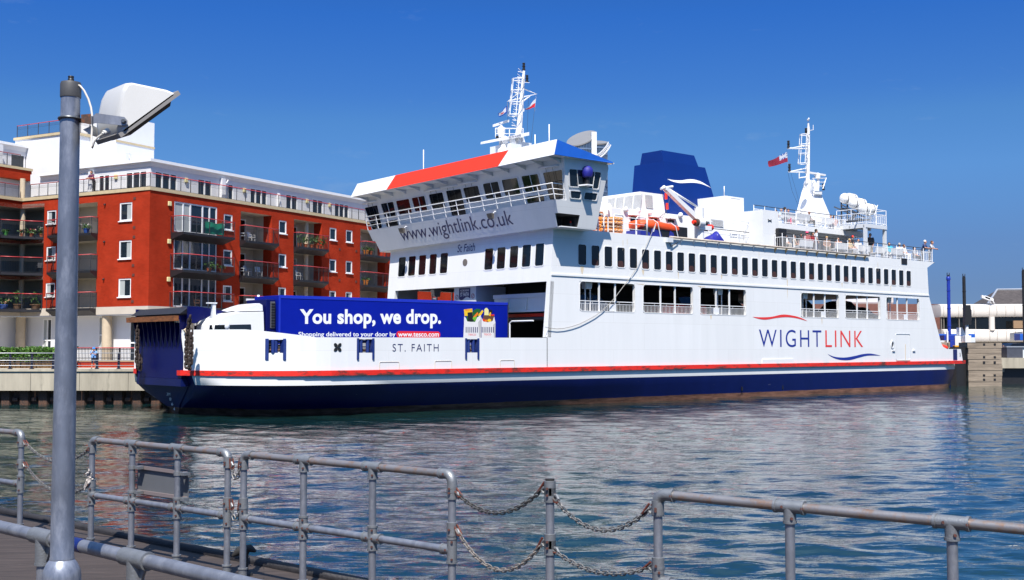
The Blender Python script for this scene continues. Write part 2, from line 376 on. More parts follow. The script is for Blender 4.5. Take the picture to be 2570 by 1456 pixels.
# promenade railing along the quay edge
NAVYRAIL = mat('dark_navy_rail', (.012, .013, .03), .4, var=.2)
PALE = mat('pale_wire', (.45, .46, .48), .35, .5)
pr = thing('promenade_railing', 'low railing of dark posts and pale horizontal bars along the quay edge', 'railing')
for i in range(30):
    x = -57.4 + 1.36 * i
    if x > -19: break
    mb = MB(); y = quay_y(x) + .12; mb.hexa([(x - .07, y - .07, QZ + .03), (x + .07, y - .07, QZ + .03), (x + .07, y + .09, QZ + .03), (x - .07, y + .09, QZ + .03)], [(x - .045, y - .02, QZ + 1.06), (x + .045, y - .02, QZ + 1.06), (x + .045, y + .06, QZ + 1.06), (x - .045, y + .06, QZ + 1.06)]); mb.box(x - .11, x + .11, y - .11, y + .13, QZ + .031, QZ + .07)
    mb.build('post', NAVYRAIL, pr)
for z, m in ((1.03, PALE), (.72, NAVYRAIL), (.57, PALE), (.42, NAVYRAIL), (.25, PALE)):
    MB().tube([(-58, quay_y(-58) + .06, QZ + z), (-19, quay_y(-19) + .06, QZ + z)], .022, 6).build('bar', m, pr)

# ------------------------------------------------------------------ leaves
def leaf_mat(name, c, var=.4):
    m = mat(name, c, .6, var=var, scale=5); return m
HEDGE = leaf_mat('hedge_leaf', (.045, .12, .012)); HEDGE2 = leaf_mat('hedge_young_leaf', (.10, .20, .02)); STEM = mat('dead_stem', (.17, .10, .045), .8, var=.4, scale=8)
def leaves(mb, n, fn, size):
    for _ in range(n):
        p = Vector(fn()); a = Vector((random.gauss(0, 1), random.gauss(0, 1), random.gauss(0, .7))).normalized()
        b = a.cross(Vector((random.gauss(0, 1), random.gauss(0, 1), random.gauss(0, 1)))).normalized(); s = size * random.uniform(.6, 1.3)
        mb.add([p - a * s, p + b * s * .45, p + a * s, p - b * s * .45], [(0, 1, 2, 3)])
hg = thing('hedge', 'long clipped green hedge with brown bare stems behind the promenade railing', 'hedge')
def hp():
    x = random.uniform(-52, -29.6); t = random.random()
    if t < .5: return (x, 77.0 + random.uniform(-.08, .10), QZ + .50 + .85 * random.random() + .05 * math.sin(x * 2))
    return (x, 77 + random.uniform(0, 2.0), QZ + 1.32 + .06 * math.sin(x * 2.1) + random.uniform(-.12, .07))
mb = MB(); mb.use(HEDGE); leaves(mb, 9000, hp, .10); mb.use(HEDGE2); leaves(mb, 3500, hp, .09); mb.use(HEDGE); mb.box(-52, -29.8, 77.2, 78.9, QZ + .62, QZ + 1.22); mb.build('foliage', None, hg)
mb = MB(); mb.use(STEM)
for _ in range(1500):
    x = random.uniform(-52, -29.7); y = 77 + random.uniform(-.1, .35); dx = random.gauss(0, .16)
    mb.add([(x - .02, y, QZ), (x + .02, y, QZ), (x + dx, y - .03, QZ + random.uniform(.35, .8))], [(0, 1, 2)])
mb.use(mat('hedge_earth', (.04, .03, .02), .9)); mb.box(-52, -29.8, 77.4, 78.8, QZ, QZ + .6); mb.build('bare_stem', None, hg)['kind'] = 'stuff'

# ------------------------------------------------------------------ the red-brick flats
def brick_mat():
    m = bpy.data.materials.new('red_brick'); m.use_nodes = True; nt = m.node_tree; p = nt.nodes['Principled BSDF']; p.inputs['Roughness'].default_value = .85
    p.inputs['Specular IOR Level'].default_value = .05
    t = nt.nodes.new('ShaderNodeTexCoord'); sx = nt.nodes.new('ShaderNodeSeparateXYZ'); ad = nt.nodes.new('ShaderNodeMath'); cx = nt.nodes.new('ShaderNodeCombineXYZ')
    b = nt.nodes.new('ShaderNodeTexBrick'); L = nt.links.new
    L(t.outputs['Object'], sx.inputs[0]); L(sx.outputs[0], ad.inputs[0]); L(sx.outputs[1], ad.inputs[1]); L(ad.outputs[0], cx.inputs[0]); L(sx.outputs[2], cx.inputs[1]); L(cx.outputs[0], b.inputs['Vector'])
    b.inputs['Color1'].default_value = (.40, .030, .009, 1); b.inputs['Color2'].default_value = (.32, .023, .007, 1); b.inputs['Mortar'].default_value = (.32, .07, .035, 1)
    b.inputs['Scale'].default_value = 1; b.inputs['Brick Width'].default_value = .225; b.inputs['Row Height'].default_value = .075; b.inputs['Mortar Size'].default_value = .006; b.inputs['Bias'].default_value = 0
    n = nt.nodes.new('ShaderNodeTexNoise'); n.inputs['Scale'].default_value = .55; n.inputs['Detail'].default_value = 7; L(t.outputs['Object'], n.inputs['Vector'])
    r = nt.nodes.new('ShaderNodeValToRGB'); r.color_ramp.elements[0].position = .3; r.color_ramp.elements[1].position = .72; r.color_ramp.elements[0].color = (.78, .72, .7, 1); r.color_ramp.elements[1].color = (1.12, 1.1, 1.1, 1); L(n.outputs['Fac'], r.inputs[0])
    x = nt.nodes.new('ShaderNodeMixRGB'); x.blend_type = 'MULTIPLY'; x.inputs['Fac'].default_value = 1; L(b.outputs['Color'], x.inputs['Color1']); L(r.outputs[0], x.inputs['Color2']); L(x.outputs[0], p.inputs['Base Color'])
    return m
BRICK = brick_mat()
STONE = mat('coping_stone', (.50, .40, .24), .8, var=.12, scale=1.5)
BAND = mat('stone_band', (.52, .46, .38), .75, var=.08, scale=.8, bump=.05)
RENDER_W = mat('white_render', (.66, .665, .68), .75, var=.05, scale=.5, stretch=(1, 1, .3), bump=.04)
CREAMWALL = mat('cream_render', (.50, .45, .37), .8, var=.06, scale=.6)
ROOFW = mat('roof_edge_white', (.78, .78, .78), .45, var=.03)
UPVC = mat('window_frame_white', (.80, .80, .80), .35)
SLABB = mat('balcony_steel', (.014, .014, .017), .5, var=.2)
RAILRED = mat('handrail_red', (.42, .045, .05), .4)
COLM = mat('stone_column', (.50, .41, .29), .7, var=.1)
flats = thing('apartment_building', 'red brick apartment building with black balconies and a white set-back top storey', 'apartment building', BL0, BL_ANG)
RFn = lambda off: (lambda u, z: (u, off, z))           # right facade
LFn = lambda off: (lambda v, z: (off, v, z))           # left facade
FL = [12.15, 9.33, 6.51]                               # floor levels
ZB, ZT = 6.6, 15.08
wins_r = [(u, u + .98, z, z + 1.12) for u in (14.32, 21.17, 23.55) for z in (13.12, 10.30, 7.48)] + [(7.72, 8.72, z, z + 1.25) for z in (12.85, 10.03, 7.21)] + [(u, u + .98, z, z + 1.12) for u in (32.5, 38) for z in (13.12, 10.30, 7.48)]
bays = [(2.42, 6.98, z + .1, z + 2.38) for z in FL]
recs = [(a, b, z, z + 2.36) for a, b in ((9.65, 13.40), (16.25, 20.05), (25.72, 29.7)) for z in FL]
recs_r = [(a, b, max(c, ZB), d) for a, b, c, d in recs]
bays_r = [(a, b, max(c, ZB), d) for a, b, c, d in bays]
mb = MB(); mb.use(BRICK); holed(mb, RFn(0), 0, 44, ZB, ZT, wins_r + bays_r + recs_r)
for h in wins_r + bays_r: holed(mb, RFn(0), h[0], h[0], h[2], h[2], [h], Vector((0, .16, 0)))
wl = [(1.80, 3.10, z, z + 1.38) for z in (12.93, 10.11, 7.29)] + [(9.98, 11.02, z, z + 1.08) for z in (13.11, 10.29, 7.47)]
recl = [(5.44, 9.6, max(z, ZB), z + 2.36) for z in FL]
recf = [(11.33, 13.9, max(z, ZB), z + 2.36) for z in FL]
holed(mb, LFn(0), 0, 13.9, ZB, ZT, wl + recl + recf)
for h in wl: holed(mb, LFn(0), h[0], h[0], h[2], h[2], [h], Vector((.16, 0, 0)))
# the wing to the left of the inner corner, one storey taller
WY = 13.9
holed(mb, RFn(WY), -14, 0, ZB, ZT, [(-14, 0, max(z, ZB), z + 2.36) for z in FL])
mb.quad((0, WY, ZT), (0, WY, ZT - .5), (-14, WY, ZT - .5), (-14, WY, ZT))
mb.build('brick_wall', None, flats)
mb = MB(); mb.use(BRICK)
holed(mb, RFn(WY + 1.0), -14, 1.6, 16.95, 17.75, []); mb.quad((1.6, WY + 1, 16.95), (1.6, WY + 6, 16.95), (1.6, WY + 6, 17.75), (1.6, WY + 1, 17.75)); mb.quad((-14, WY + 1, 16.95), (1.6, WY + 1, 16.95), (1.6, WY + 6, 16.95), (-14, WY + 6, 16.95))
mb.build('upper_brick_wall', None, flats)
# recesses: cream lining, ceiling, floor
mb = MB(); mb.use(CREAMWALL)
for a, b, c, d in recs:
    D = 2.0
    mb.quad((a, D, c), (b, D, c), (b, D, d), (a, D, d)); mb.quad((a, 0, c), (a, D, c), (a, D, d), (a, 0, d)); mb.quad((a, 0, d), (b, 0, d), (b, D, d), (a, D, d)); mb.quad((a, 0, c - .01), (b, 0, c - .01), (b, D, c - .01), (a, D, c - .01))
    mb.use(BRICK); mb.quad((b, 0, c), (b, .9, c), (b, .9, d), (b, 0, d)); mb.use(CREAMWALL); mb.quad((b, .9, c), (b, D, c), (b, D, d), (b, .9, d))
for a, b, c, d in [(5.44, 9.6, z, z + 2.36) for z in FL]:
    D = 1.9; mb.quad((D, a, c), (D, b, c), (D, b, d), (D, a, d)); mb.quad((0, a, c), (D, a, c), (D, a, d), (0, a, d)); mb.quad((0, b, c), (D, b, c), (D, b, d), (0, b, d)); mb.quad((0, a, d), (0, b, d), (D, b, d), (D, a, d)); mb.quad((0, a, c), (0, b, c), (D, b, c), (D, a, c))
for z in FL:                                             # the deep corner balconies
    d = z + 2.36
    mb.quad((2.2, 11.33, z), (2.2, WY + 2.4, z), (2.2, WY + 2.4, d), (2.2, 11.33, d)); mb.quad((0, 11.33, z), (2.2, 11.33, z), (2.2, 11.33, d), (0, 11.33, d))
    mb.quad((-14, WY + 2.4, z), (2.2, WY + 2.4, z), (2.2, WY + 2.4, d), (-14, WY + 2.4, d))
    mb.prism([(0, 11.33, d), (2.2, 11.33, d), (2.2, WY + 2.4, d), (-14, WY + 2.4, d), (-14, WY, d), (0, WY, d)], (0, 0, .3))
mb.build('balcony_recess_lining', None, flats)
# stone band, copings
mb = MB(); mb.use(BAND); mb.box(-.05, 44, -.05, .3, 6.02, 6.59); mb.box(-.05, .3, .3, 13.85, 6.02, 6.59); mb.box(-14, -.06, WY - .05, WY + .3, 6.02, 6.59)
mb.build('stone_band', None, flats)
mb = MB(); mb.use(STONE); x = -.06
while x < 44: mb.box(x, x + .88, -.07, .5, ZT + .002, ZT + .25); x += .89
y = .51
while y < 13.2: mb.box(-.07, .5, y, y + .83, ZT + .002, ZT + .25); y += .84
x = -.1
while x > -14: mb.box(x - .88, x, WY - .07, WY + .5, ZT + .002, ZT + .25); x -= .89
mb.box(-14, 1.66, WY + .93, WY + 1.3, 17.752, 17.95)
mb.build('coping', None, flats)
# the set-back white storey with its projecting flat roof
pw = [(a, b, 15.1, 16.72) for a, b in ((1.11, 3.4), (5.51, 7.1), (8.87, 9.56), (11.48, 13.61), (15.96, 17.54), (19.54, 21.06), (22.7, 24.89), (29, 31))]
pv = [(a, b, 15.1, 16.72) for a, b in ((1.06, 3.3), (4.96, 6.19), (8.2, 9.1), (10.0, 10.8))]
PH = .7
mb = MB(); mb.use(RENDER_W)
holed(mb, RFn(PH), PH, 44, 15.06, 17.3, pw, Vector((0, .12, 0))); holed(mb, LFn(PH), PH, 13.9, 15.06, 17.3, pv, Vector((.12, 0, 0)))
mb.box(7.95, 8.35, .42, PH, 15.06, 17.0); mb.box(.42, PH, 6.6, 7.0, 15.06, 17.0)
mb.hexa([(14.8, .25, 15.06), (14.95, .25, 15.06), (14.95, PH, 15.06), (14.8, PH, 15.06)], [(14.8, .45, 16.6), (14.95, .45, 16.6), (14.95, PH, 16.6), (14.8, PH, 16.6)])
holed(mb, RFn(WY + 2.2), -14, 4.0, 17.75, 19.6, [(-9, -6.9, 17.8, 19.2), (-3.4, -1.8, 17.8, 19.3), (.5, 3.2, 17.8, 19.2)], Vector((0, .12, 0))); mb.box(-1.1, -.7, WY + 1.5, WY + 2.2, 17.75, 19.6)
mb.quad((4, WY + 2.2, 17), (4, WY + 9, 17), (4, WY + 9, 19.6), (4, WY + 2.2, 19.6)); mb.box(-14, 2.4, WY + 1.5, WY + 8, 15.2, 16.94)
mb.build('penthouse_wall', None, flats)
mb = MB(); mb.use(ROOFW)
def slab(x0, x1, y0, y1, z0, z1, inset=.75, h=.32):
    mb.box(x0, x1, y0, y1, z0 + h, z1)
    mb.hexa([(x0 + inset, y0 + inset, z0), (x1, y0 + inset, z0), (x1, y1, z0), (x0 + inset, y1, z0)], [(x0 + .12, y0 + .12, z0 + h - .002), (x1, y0 + .12, z0 + h - .002), (x1, y1, z0 + h - .002), (x0 + .12, y1, z0 + h - .002)])
slab(.42, 45, .42, 9.2, 16.98, 17.52, .24); slab(.42, 20, 9.201, 12.6, 16.72, 17.26, .24); slab(-14, 4.6, WY + 1.95, WY + 10, 19.45, 19.98, .22)
mb.build('roof', None, flats)
# stair tower and roof terrace above
mb = MB(); mb.use(RENDER_W); holed(mb, RFn(8.0), 4.0, 8.0, 17.2, 22.1, [(5.0, 5.75, 17.6, 18.55)], Vector((0, .15, 0)))
mb.quad((4, 8, 17.2), (4, 14, 17.2), (4, 14, 22.1), (4, 8, 22.1)); mb.quad((8, 8, 17.2), (8, 14, 17.2), (8, 14, 22.1), (8, 8, 22.1)); mb.quad((4, 8, 22.1), (8, 8, 22.1), (8, 14, 22.1), (4, 14, 22.1))
mb.box(2.0, 3.99, 11, 17.5, 17.3, 20.55); mb.use(STONE); mb.box(1.9, 4.1, 10.9, 17.6, 20.552, 20.75); mb.box(3.96, 8.04, 7.96, 8.0, 19.95, 20.1); mb.use(GLASS); mb.quad((5, 8.13, 17.6), (5.75, 8.13, 17.6), (5.75, 8.13, 18.55), (5, 8.13, 18.55))
mb.build('stair_tower', None, flats)

# windows: frame with its glass
def window(P, u0, u1, z0, z1, nrm, parent, mull=(), t=.10, sill=False, curtain=False, glass=GLASSB, trans=None, name='window'):
    n = Vector(nrm); mb = MB(); mb.use(UPVC); us = [u0, *mull, u1]
    def bar(a, b, c, d): mb.prism([P(a, c), P(b, c), P(b, d), P(a, d)], n * .07)
    bar(u0, u1, z1 - t, z1); bar(u0, u1, z0, z0 + t)
    for i, u in enumerate(us):
        a = u if i == 0 else u - t if i == len(us) - 1 else u - t * .6; bar(a, a + t * (1 if i in (0, len(us) - 1) else 1.2), z0 + t, z1 - t)
    if trans: bar(u0 + t, u1 - t, trans - t / 2, trans + t / 2)
    f = mb.build(name, None, parent)
    if sill:
        s = MB(); s.prism([P(u0 - .05, z0 - .07), P(u1 + .05, z0 - .07), P(u1 + .05, z0 - .002), P(u0 - .05, z0 - .002)], n * .20); s.build('sill', UPVC, f)
    g = MB(); g.use(glass); g.quad(*[Vector(P(*c)) + n * .015 for c in ((u0, z0), (u1, z0), (u1, z1), (u0, z1))]); g.build('pane', None, f)
    if curtain:
        c = MB(); c.use(CURTAIN); w = (u1 - u0) * random.uniform(.25, .42)
        a, b = (u0 + t, u0 + t + w) if random.random() < .6 else (u1 - t - w, u1 - t)
        c.quad(*[Vector(P(*q)) + n * .02 for q in ((a, z0 + t), (b, z0 + t), (b, z1 - t), (a, z1 - t))]); c.build('curtain', None, f)
    return f
i = 0
for a, b, c, d in wins_r: i += 1; window(RFn(.10), a + .005, b - .005, c + .005, d - .005, (0, -1, 0), flats, sill=True, curtain=i % 3 == 0)
for a, b, c, d in bays: window(RFn(.10), a + .005, b - .005, max(c, ZB) + .005, d - .005, (0, -1, 0), flats, mull=(a + .95, a + 1.7, a + 3.0, a + 3.75), curtain=c > 12)
for a, b, c, d in wl: i += 1; window(LFn(.10), a + .005, b - .005, c + .005, d - .005, (-1, 0, 0), flats, sill=True, curtain=True)
for a, b, c, d in pw: window(RFn(PH + .08), a, b, c, d, (0, -1, 0), flats, mull=tuple(a + (b - a) * k / (2 if b - a < 1.8 else 3) for k in range(1, 2 if b - a < 1.8 else 3)) if b - a > 1 else ())
for a, b, c, d in pv: window(LFn(PH + .08), a, b, c, d, (-1, 0, 0), flats, mull=(a + (b - a) / 3, a + (b - a) * 2 / 3) if b - a > 2 else (a + (b - a) / 2,))
for a, b in ((-9, -6.9), (-3.4, -1.8), (.5, 3.2)): window(RFn(WY + 2.28), a, b, 17.8, 19.3 if a == -3.4 else 19.2, (0, -1, 0), flats, mull=((a + b) / 2,))
for k, (a, b, c, d) in enumerate(recs): window(RFn(1.98), a + .55, a + 2.75, c, c + 2.05, (0, -1, 0), flats, mull=(a + 1.15,), curtain=k in (1, 4), glass=GLASS, name='balcony_door'); 
for z in FL:
    window(LFn(1.88), 6.2, 7.4, z, z + 2.05, (-1, 0, 0), flats, mull=(6.8,), name='balcony_door')
    window(LFn(2.18), 11.6, 12.9, z, z + 2.0, (-1, 0, 0), flats, mull=(12.3,), glass=GLASS, name='balcony_door'); window(RFn(WY + 2.38), -3.3, -1.3, z, z + 2.0, (0, -1, 0), flats, mull=(-2.4,), glass=GLASS, name='balcony_door')
    window(RFn(WY + 2.38), -7.3, -5.3, z, z + 2.0, (0, -1, 0), flats, mull=(-6.4,), glass=GLASS, name='balcony_door')
# ground floor
gw = [(.95, 2.95, 2.45, 5.95), (5.1, 6.25, 3.5, 5.93), (11.45, 12.5, 2.9, 5.82)]
mb = MB(); mb.use(RENDER_W)
holed(mb, LFn(1.0), 1.0, 15.2, QZ, 6.02, gw, Vector((.12, 0, 0))); holed(mb, RFn(1.0), 1.0, 44, QZ, 6.02, [(u, u + 1.8, 2.5, 5.9) for u in (3, 8, 13, 18, 23)], Vector((0, .12, 0)))
holed(mb, RFn(WY + 1.2), -14, 1.0, QZ, 6.02, [(-3.2, -1.6, 2.6, 5.85), (-8, -6.2, 2.6, 5.85)], Vector((0, .12, 0)))
mb.prism([(0, 0, 6.0), (44, 0, 6.0), (44, 1, 6.0), (1, 1, 6.0), (1, WY + 1.2, 6.0), (-14, WY + 1.2, 6.0), (-14, WY, 6.0), (0, WY, 6.0)], (0, 0, -.05))
mb.build('ground_floor_wall', None, flats)
for a, b, c, d in gw: window(LFn(1.08), a, b, c, d, (-1, 0, 0), flats, mull=((a + b) / 2,), trans=c + (d - c) * .42, curtain=True, name='tall_window')
for u in (3, 8, 13, 18, 23): window(RFn(1.08), u, u + 1.8, 2.5, 5.9, (0, -1, 0), flats, mull=(u + .9,), trans=4, name='tall_window')
for a, b in ((-3.2, -1.6), (-8, -6.2)): window(RFn(WY + 1.28), a, b, 2.6, 5.85, (0, -1, 0), flats, mull=((a + b) / 2,), trans=4.1, curtain=True, name='tall_window')
for x, y in ((.45, 4.72), (.45, .5), (9, .45), (16, .45), (.35, WY + .35)):
    mb = MB(); mb.use(COLM); mb.lathe((x, y, 0), [(.36, QZ), (.36, 6.0)], 16); mb.build('column', None, flats)
for z in FL: mb = MB(); mb.lathe((.3, WY + .3, 0), [(.22, z), (.22, z + 2.36)], 14); mb.build('column', COLM, flats)
for a in (18.5,):
    for z in FL: mb = MB(); mb.lathe((a, .5, 0), [(.2, z), (.2, z + 2.36)], 14); mb.build('column', COLM, flats)
mb = MB(); mb.lathe((.3, WY + .4, 0), [(.2, 15.34), (.2, 16.95)], 14); mb.build('column', COLM, flats)

# balconies
def railing(pts, z, parent, h=1.2, post_every=1.25, name='railing', ends=True):
    mb = MB()
    for p, q in zip(pts, pts[1:]):
        p, q = Vector((*p, z)), Vector((*q, z)); L = (q - p).length; d = (q - p) / L; up = Vector((0, 0, 1))
        mb.use(RAILRED); mb.tube([p + up * h - d * .02, q + up * h + d * .02], .035, 6)
        mb.use(SLABB); n = max(1, round(L / post_every))
        for i in range(n + 1):
            c = p + d * (L * i / n); mb.tube([c, c + up * (h - .03)], .036, 4)
        for hh in (.06, h - .14, h - .22, h - .30): mb.tube([p + up * hh, q + up * hh], .011, 4)
        k = int(L / .115)
        for i in range(1, k):
            c = p + d * (L * i / k); mb.tube([c + up * .06, c + up * (h - .30)], .0075, 3, caps=False)
    return mb.build(name, None, parent)
def balcony(u0, u1, d, z, P, nrm):
    mb = MB(); mb.use(SLABB); n = Vector(nrm)
    a, b = Vector(P(u0, z)), Vector(P(u1, z)); mb.prism([a, b, b + n * d, a + n * d], (0, 0, -.18)); ar = Vector((0, 0, -.32))
    mb.add([a + ar * .55, b + ar * .55, b + n * d * .95 + ar * .55, a + n * d * .95 + ar * .55, a + ar * 1.7, b + ar * 1.7], [(0, 1, 5, 4), (0, 3, 2, 1), (4, 5, 2, 3), (0, 4, 3), (1, 2, 5)])
    s = mb.build('balcony', None, flats)
    pts = [a + n * .02, a + n * (d - .05), b + n * (d - .05), b + n * .02]; railing([(p.x, p.y) for p in pts], z, s)
    return s
for z in FL:
    balcony(2.1, 7.6, 1.3, z, RFn(-.001), (0, -1, 0))
    for a, b in ((9.55, 13.6), (16.22, 20.25), (25.7, 29.9)): balcony(a, b, .65, z, RFn(-.001), (0, -1, 0))
    balcony(5.36, 10.15, .65, z, LFn(-.001), (-1, 0, 0))
    mb = MB(); mb.use(SLABB); pg = [(-.001, 11.34, z), (2.2, 11.34, z), (2.2, WY + 2.4, z), (-14, WY + 2.4, z), (-14, WY - 1.0, z), (-2.6, WY - 1.0, z), (-1.2, WY - 1.7, z)]
    mb.prism(pg, (0, 0, -.2)); s = mb.build('corner_balcony', None, flats); railing([(-.05, 11.36), (-1.2, WY - 1.68), (-2.6, WY - .95), (-14, WY - .95)], z, s)
railing([(.18, 13.2), (.18, .18), (43, .18)], ZT + .25, flats, h=1.05, post_every=1.02, name='parapet_railing')
railing([(-.2, WY + .2), (-14, WY + .2)], ZT + .25, flats, h=1.05, name='parapet_railing'); railing([(-14, WY + 1.12), (.6, WY + 1.12)], 17.95, flats, h=1.0, name='parapet_railing'); railing([(2.1, 17.4), (2.1, 11), (4, 11)], 20.75, flats, h=1.0, name='parapet_railing')
ALARM = mat('alarm_box', (.68, .60, .30), .5)
for u, z in ((1.75, 14.3), (1.75, 11.48), (1.75, 8.66), (4.1, 16.4), (10.6, 16.4), (18.6, 16.4), (21.8, 16.4)):
    y = -.12 if z < 15 else PH - .14; mb = MB(); mb.box(u, u + .30, y, y + .119, z - .2, z + .14); mb.build('alarm_box', ALARM, flats, bevel=.03)
for v in (4.1, 9.4): mb = MB(); mb.box(PH - .14, PH - .02, v, v + .3, 16.25, 16.6); mb.build('alarm_box', ALARM, flats, bevel=.03)
VENT = mat('terracotta_vent', (.10, .03, .02), .8)
for v, z in ((1.55, 14.55), (1.55, 12.4), (1.55, 11.7), (1.6, 9.6), (1.55, 8.9), (1.6, 6.95)): mb = MB(); mb.box(-.03, -.002, v - .12, v + .12, z - .1, z + .1); mb.build('vent', VENT, flats)
for u in (22.6, 25.1):
    for z in (12.4, 9.6, 6.9): mb = MB(); mb.box(u - .12, u + .12, -.03, -.002, z - .1, z + .1); mb.build('vent', VENT, flats)
for v in (4.6,):
    for z in (14.3, 11.5, 8.7): mb = MB(); mb.cyl((-.001, v, z), (-.14, v, z - .06), .06, 8); mb.build('wall_light', SLABB, flats)
for (x, y) in ((8.5, .62), (.62, 7.2)): mb = MB(); mb.tube([(x, y, 15.1), (x, y, 16.5), (x + .18, y - .15, 16.95)], .055, 8); mb.build('rainwater_pipe', UPVC, flats)
# aerial on the roof
mb = MB(); mb.use(PALE); mb.tube([(2.6, 5.0, 17.4), (2.6, 5.0, 18.6)], .03, 6)
for i in range(6): mb.tube([(2.3, 5.0, 18.0 + .1 * i), (2.9, 5.0, 18.0 + .1 * i)], .01, 4)
mb.build('aerial', None, flats)

# terrace wall and fence in front of the flats
tf = thing('terrace_fence', 'dark picket fence with red handrail on a low red brick wall before the flats', 'fence')
TY = 79.5; x0, x1 = at(180, 880, TY).x, at(348, 880, TY).x
mb = MB(); mb.use(BRICK); mb.box(x0, x1 + 6, TY, TY + .25, QZ, QZ + .42); mb.use(STONE); mb.box(x0, x1 + 6, TY - .03, TY + .28, QZ + .421, QZ + .50); mb.build('low_wall', None, tf)
mb = MB(); mb.use(RAILRED); mb.tube([(x0, TY + .12, QZ + 1.35), (x1 + 6, TY + .12, QZ + 1.35)], .035, 6); mb.build('handrail', None, tf)
mb = MB(); mb.use(SLABB); x = x0
while x < x1 + 6: mb.box(x, x + .03, TY + .10, TY + .14, QZ + .5, QZ + 1.32); x += .10
mb.tube([(x0, TY + .12, QZ + 1.25), (x1 + 6, TY + .12, QZ + 1.25)], .02, 4); mb.build('picket_panel', None, tf)
for i in range(6): mb = MB(); mb.box(x0 + 1.6 * i, x0 + 1.6 * i + .07, TY + .05, TY + .19, QZ + .5, QZ + 1.33); mb.build('post', SLABB, tf)
# ------------------------------------------------------------------ the ferry (local x = metres aft of the bow, y = across, z = up from the water)
ferry = thing('car_ferry', 'large white and navy car ferry with a wide bridge and blue funnel', 'ferry', SH0, SH_ANG)
BEAM = 17.2
def hull_paint():
    m = bpy.data.materials.new('hull_navy'); m.use_nodes = True; nt = m.node_tree; p = nt.nodes['Principled BSDF']; p.inputs['Roughness'].default_value = .4; p.inputs['Specular IOR Level'].default_value = .3; L = nt.links.new
    t = nt.nodes.new('ShaderNodeTexCoord'); s = nt.nodes.new('ShaderNodeSeparateXYZ'); L(t.outputs['Object'], s.inputs[0])
    def noise(scale, st):
        mp = nt.nodes.new('ShaderNodeMapping'); mp.inputs['Scale'].default_value = st; n = nt.nodes.new('ShaderNodeTexNoise'); n.inputs['Scale'].default_value = scale; n.inputs['Detail'].default_value = 8; n.inputs['Roughness'].default_value = .65
        L(t.outputs['Object'], mp.inputs[0]); L(mp.outputs[0], n.inputs['Vector']); return n
    def ramp(src, a, b, c0, c1):
        r = nt.nodes.new('ShaderNodeValToRGB'); e = r.color_ramp.elements; e[0].position = a; e[1].position = b; e[0].color = (*c0, 1); e[1].color = (*c1, 1); L(src, r.inputs[0]); return r.outputs[0]
    def mixc(f, a, b):
        x = nt.nodes.new('ShaderNodeMixRGB'); L(f, x.inputs['Fac'])
        for k, v in (('Color1', a), ('Color2', b)):
            if isinstance(v, tuple): x.inputs[k].default_value = (*v, 1)
            else: L(v, x.inputs[k])
        return x.outputs[0]
    n1 = noise(.7, (1, 1, .5)); n2 = noise(1.6, (.5, 1, 3)); n3 = noise(3, (.8, 1, 6))
    navy = ramp(n1.outputs['Fac'], .3, .7, (.002, .0065, .062), (.003, .009, .085))
    boot = ramp(n2.outputs['Fac'], .34, .68, (.075, .035, .022), (.26, .13, .085))
    ad = nt.nodes.new('ShaderNodeMath'); ad.operation = 'MULTIPLY_ADD'; L(n2.outputs['Fac'], ad.inputs[0]); ad.inputs[1].default_value = .16; L(s.outputs[2], ad.inputs[2])
    f = nt.nodes.new('ShaderNodeMath'); f.operation = 'GREATER_THAN'; L(ad.outputs[0], f.inputs[0]); f.inputs[1].default_value = .43
    base = mixc(f.outputs[0], boot, navy)
    sc = ramp(n3.outputs['Fac'], .69, .71, (0, 0, 0), (.55, .55, .55)); base = mixc(sc, base, (.42, .45, .5))
    L(base, p.inputs['Base Color']); return m
HULL = hull_paint()
STRAKE = mat('strake_red', (.72, .022, .012), .5, var=.12, scale=.5, stretch=(1, 1, 3), col2=(.10, .03, .022), lo=.50, hi=.62, bump=.3, bscale=5)
DECKG = mat('deck_grey', (.13, .14, .15), .7, var=.15, scale=1)
def edge_in(a):                                           # how far the side curves in towards the bow
    if a >= 10.5: return 0.0
    t = (10.5 - max(a, 2.0)) / 8.5; return 6.5 * t ** 3.6
def wl_in(a):
    pts = [(2.6, 8.58), (3.54, 8.58), (4.2, 6.7), (5.2, 4.4), (6.6, 2.85), (8.5, 1.9), (12, 1.4), (17, 1.15), (23, .95), (30, .62), (38, .34), (46, .16), (56, .05), (68, .02), (71, .25), (73.6, 1.3)]
    if a <= pts[0][0]: return pts[0][1]
    for (a0, b0), (a1, b1) in zip(pts, pts[1:]):
        if a <= a1: return b0 + (b1 - b0) * (a - a0) / (a1 - a0)
    return pts[-1][1]
ST = [2.62, 3.0, 3.6, 4.4, 5.4, 6.6, 8, 10, 12, 15, 18, 21, 24, 28, 32, 37, 42, 48, 54, 60, 65, 68, 70.5, 72.5, 73.6]
Z1 = 1.64                                                  # top of the navy paint
def hull_ring(a):
    rk = lambda z: max(a, 2.62 + (2.2 - z) * .42)
    e = edge_in(a) if a < 60 else max(0, (a - 71.5) * .35); w = max(wl_in(a), e + .03); half = []
    k = w - e
    for z, fr in ((2.2, .0), (Z1, .01), (1.1, .30), (.55, .66), (.0, 1.0), (-1.2, 1.35)):
        half.append((rk(z), min(8.58, e + .03 + k * fr), z))
    return half
near = [hull_ring(a) for a in ST]
mb = MB()
for i in range(len(ST) - 1):
    for j in range(5):
        for mir in (False, True):
            q = [near[i][j], near[i + 1][j], near[i + 1][j + 1], near[i][j + 1]]
            if mir: q = [(x, BEAM - y, z) for x, y, z in q]
            mb.use(W_PAINT if j == 0 else HULL); mb.add(q, [(0, 1, 2, 3)], True)
